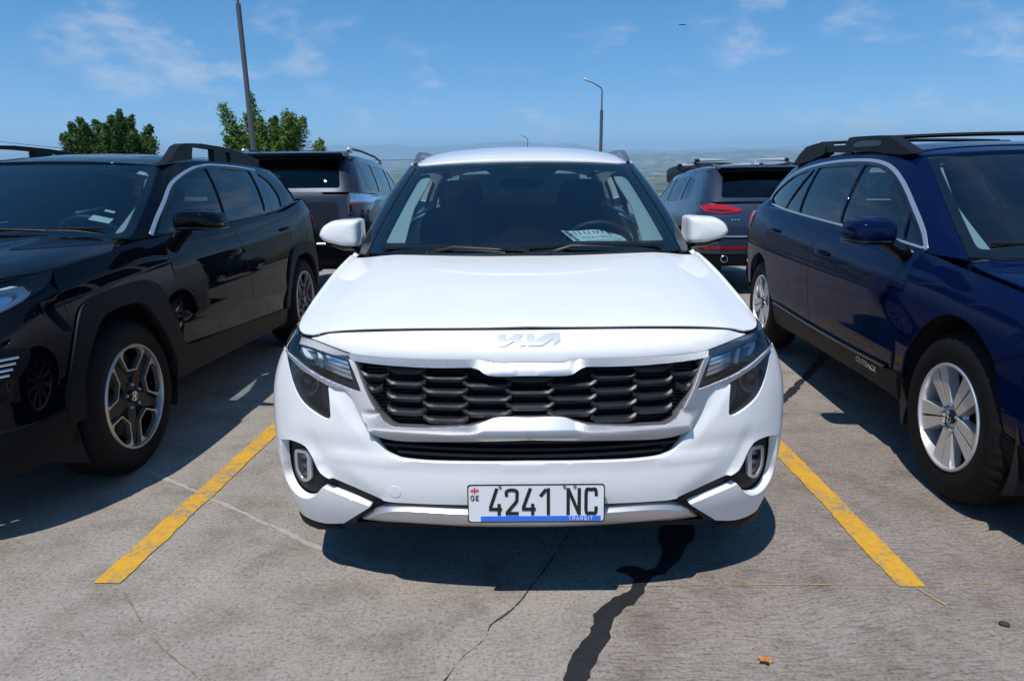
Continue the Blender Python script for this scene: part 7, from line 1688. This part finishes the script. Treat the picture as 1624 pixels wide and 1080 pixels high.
# ================================================================== lamp posts, wire, bird
M['post'] = pm('painted_lamp_post', (.10, .105, .115), .45, .3, noise=(3, .15))
def lamp_post(x, y, h, label, r0, thin, arm, seed=0):
    e = empty('lamp_post', G(x, y, vz(max(34, y)) if y > 34 else -2.2), (TILT, 0, 0)); tag(e, label, 'lamp post', 'street lamp posts'); zb_ = vz(max(34, y)) if y > 34 else -2.2
    H_ = h - zb_
    m = MB(); m.tube([(0, 0, 0), (0, 0, (H_ - thin) * .5), (0, 0, H_ - thin)], [r0 * 1.15, r0 * 1.05, r0], 14); m.build('post_shaft', M['post'], e, smooth=True, angle=40)
    m = MB(); m.tube([(0, 0, H_ - thin), (0, 0, H_ - thin * .08), (arm * .06, 0, H_ + abs(arm) * .06), (arm * .5, 0, H_ + abs(arm) * .34), (arm, 0, H_ + abs(arm) * .6)], [r0 * .5, r0 * .42, r0 * .42, r0 * .36, r0 * .3], 10); m.build('post_arm', M['post'], e, smooth=True)
    m = MB(); s_ = 1 if arm > 0 else -1; soft(m, (arm + s_ * .22, 0, H_ + abs(arm) * .6 + .10), (.50, .24, .10), .6, Matrix.Rotation(R(-22) * s_, 3, 'Y')); m.build('lamp_head', M['alloy'], e, smooth=True)
    m = MB(); m.lathe([(r0 * 1.9, 0), (r0 * 1.9, .03), (r0 * 1.2, .05)], 16, 'z'); m.build('base_plate', M['post'], e)
    return e
lamp_post(-6.27, 17.4, 6.6, 'tall dark lamp post rising out of the picture beside the ragged tree', .058, 1.85, -.9)
lamp_post(4.86, 38.0, 4.55, 'slim grey street lamp with bent arm above the white car roof', .085, 1.05, -.55)
lamp_post(2.25, 90.0, 3.1, 'tiny far street lamp just above the white car roof centre', .10, 1.2, -.6)
w = MB(); w.tube([G(-60 + 60 * t, 58 - 8 * t, 5.6 - 4.6 * t - 1.6 * math.sin(math.pi * t)) for t in np.linspace(0, 1, 16)], .02, 6)
M['wire'] = pm('cable', (.03, .03, .035), .7); tag(w.build('overhead_wire', M['wire'], smooth=True), 'thin overhead cable sloping down at the left edge of the sky', 'cable')
bd = MB(); soft(bd, (0, 0, 0), (.12, .34, .12), .9); bd.add([(0, -.12, .02), (-.25, .05, .10), (-.42, .16, .02), (0, .10, .02)], [(0, 1, 2, 3)]); bd.add([(0, -.12, .02), (.25, .05, .10), (.42, .16, .02), (0, .10, .02)], [(0, 1, 2, 3)])
bo_ = bd.build('bird', M['wire'], loc=(17.5, 74.0, 16.6)); tag(bo_, 'tiny dark bird high in the sky right of the street lamp', 'bird')
# ================================================================== the air between
M['haze'] = bpy.data.materials.new('haze'); M['haze'].use_nodes = True; hn = M['haze'].node_tree; hn.nodes.clear()
h_o = hn.nodes.new('ShaderNodeOutputMaterial'); h_v = hn.nodes.new('ShaderNodeVolumePrincipled'); hn.links.new(h_v.outputs[0], h_o.inputs['Volume'])
h_v.inputs['Color'].default_value = (.47, .74, 1.0, 1); h_v.inputs['Density'].default_value = 0.00013; h_v.inputs['Anisotropy'].default_value = 0.0
hb = MB().box((0, 8500, 55), (46000, 21000, 420)).build('haze', M['haze']); hb.rotation_euler = (TILT, 0, 0); tag(hb, kind='stuff')
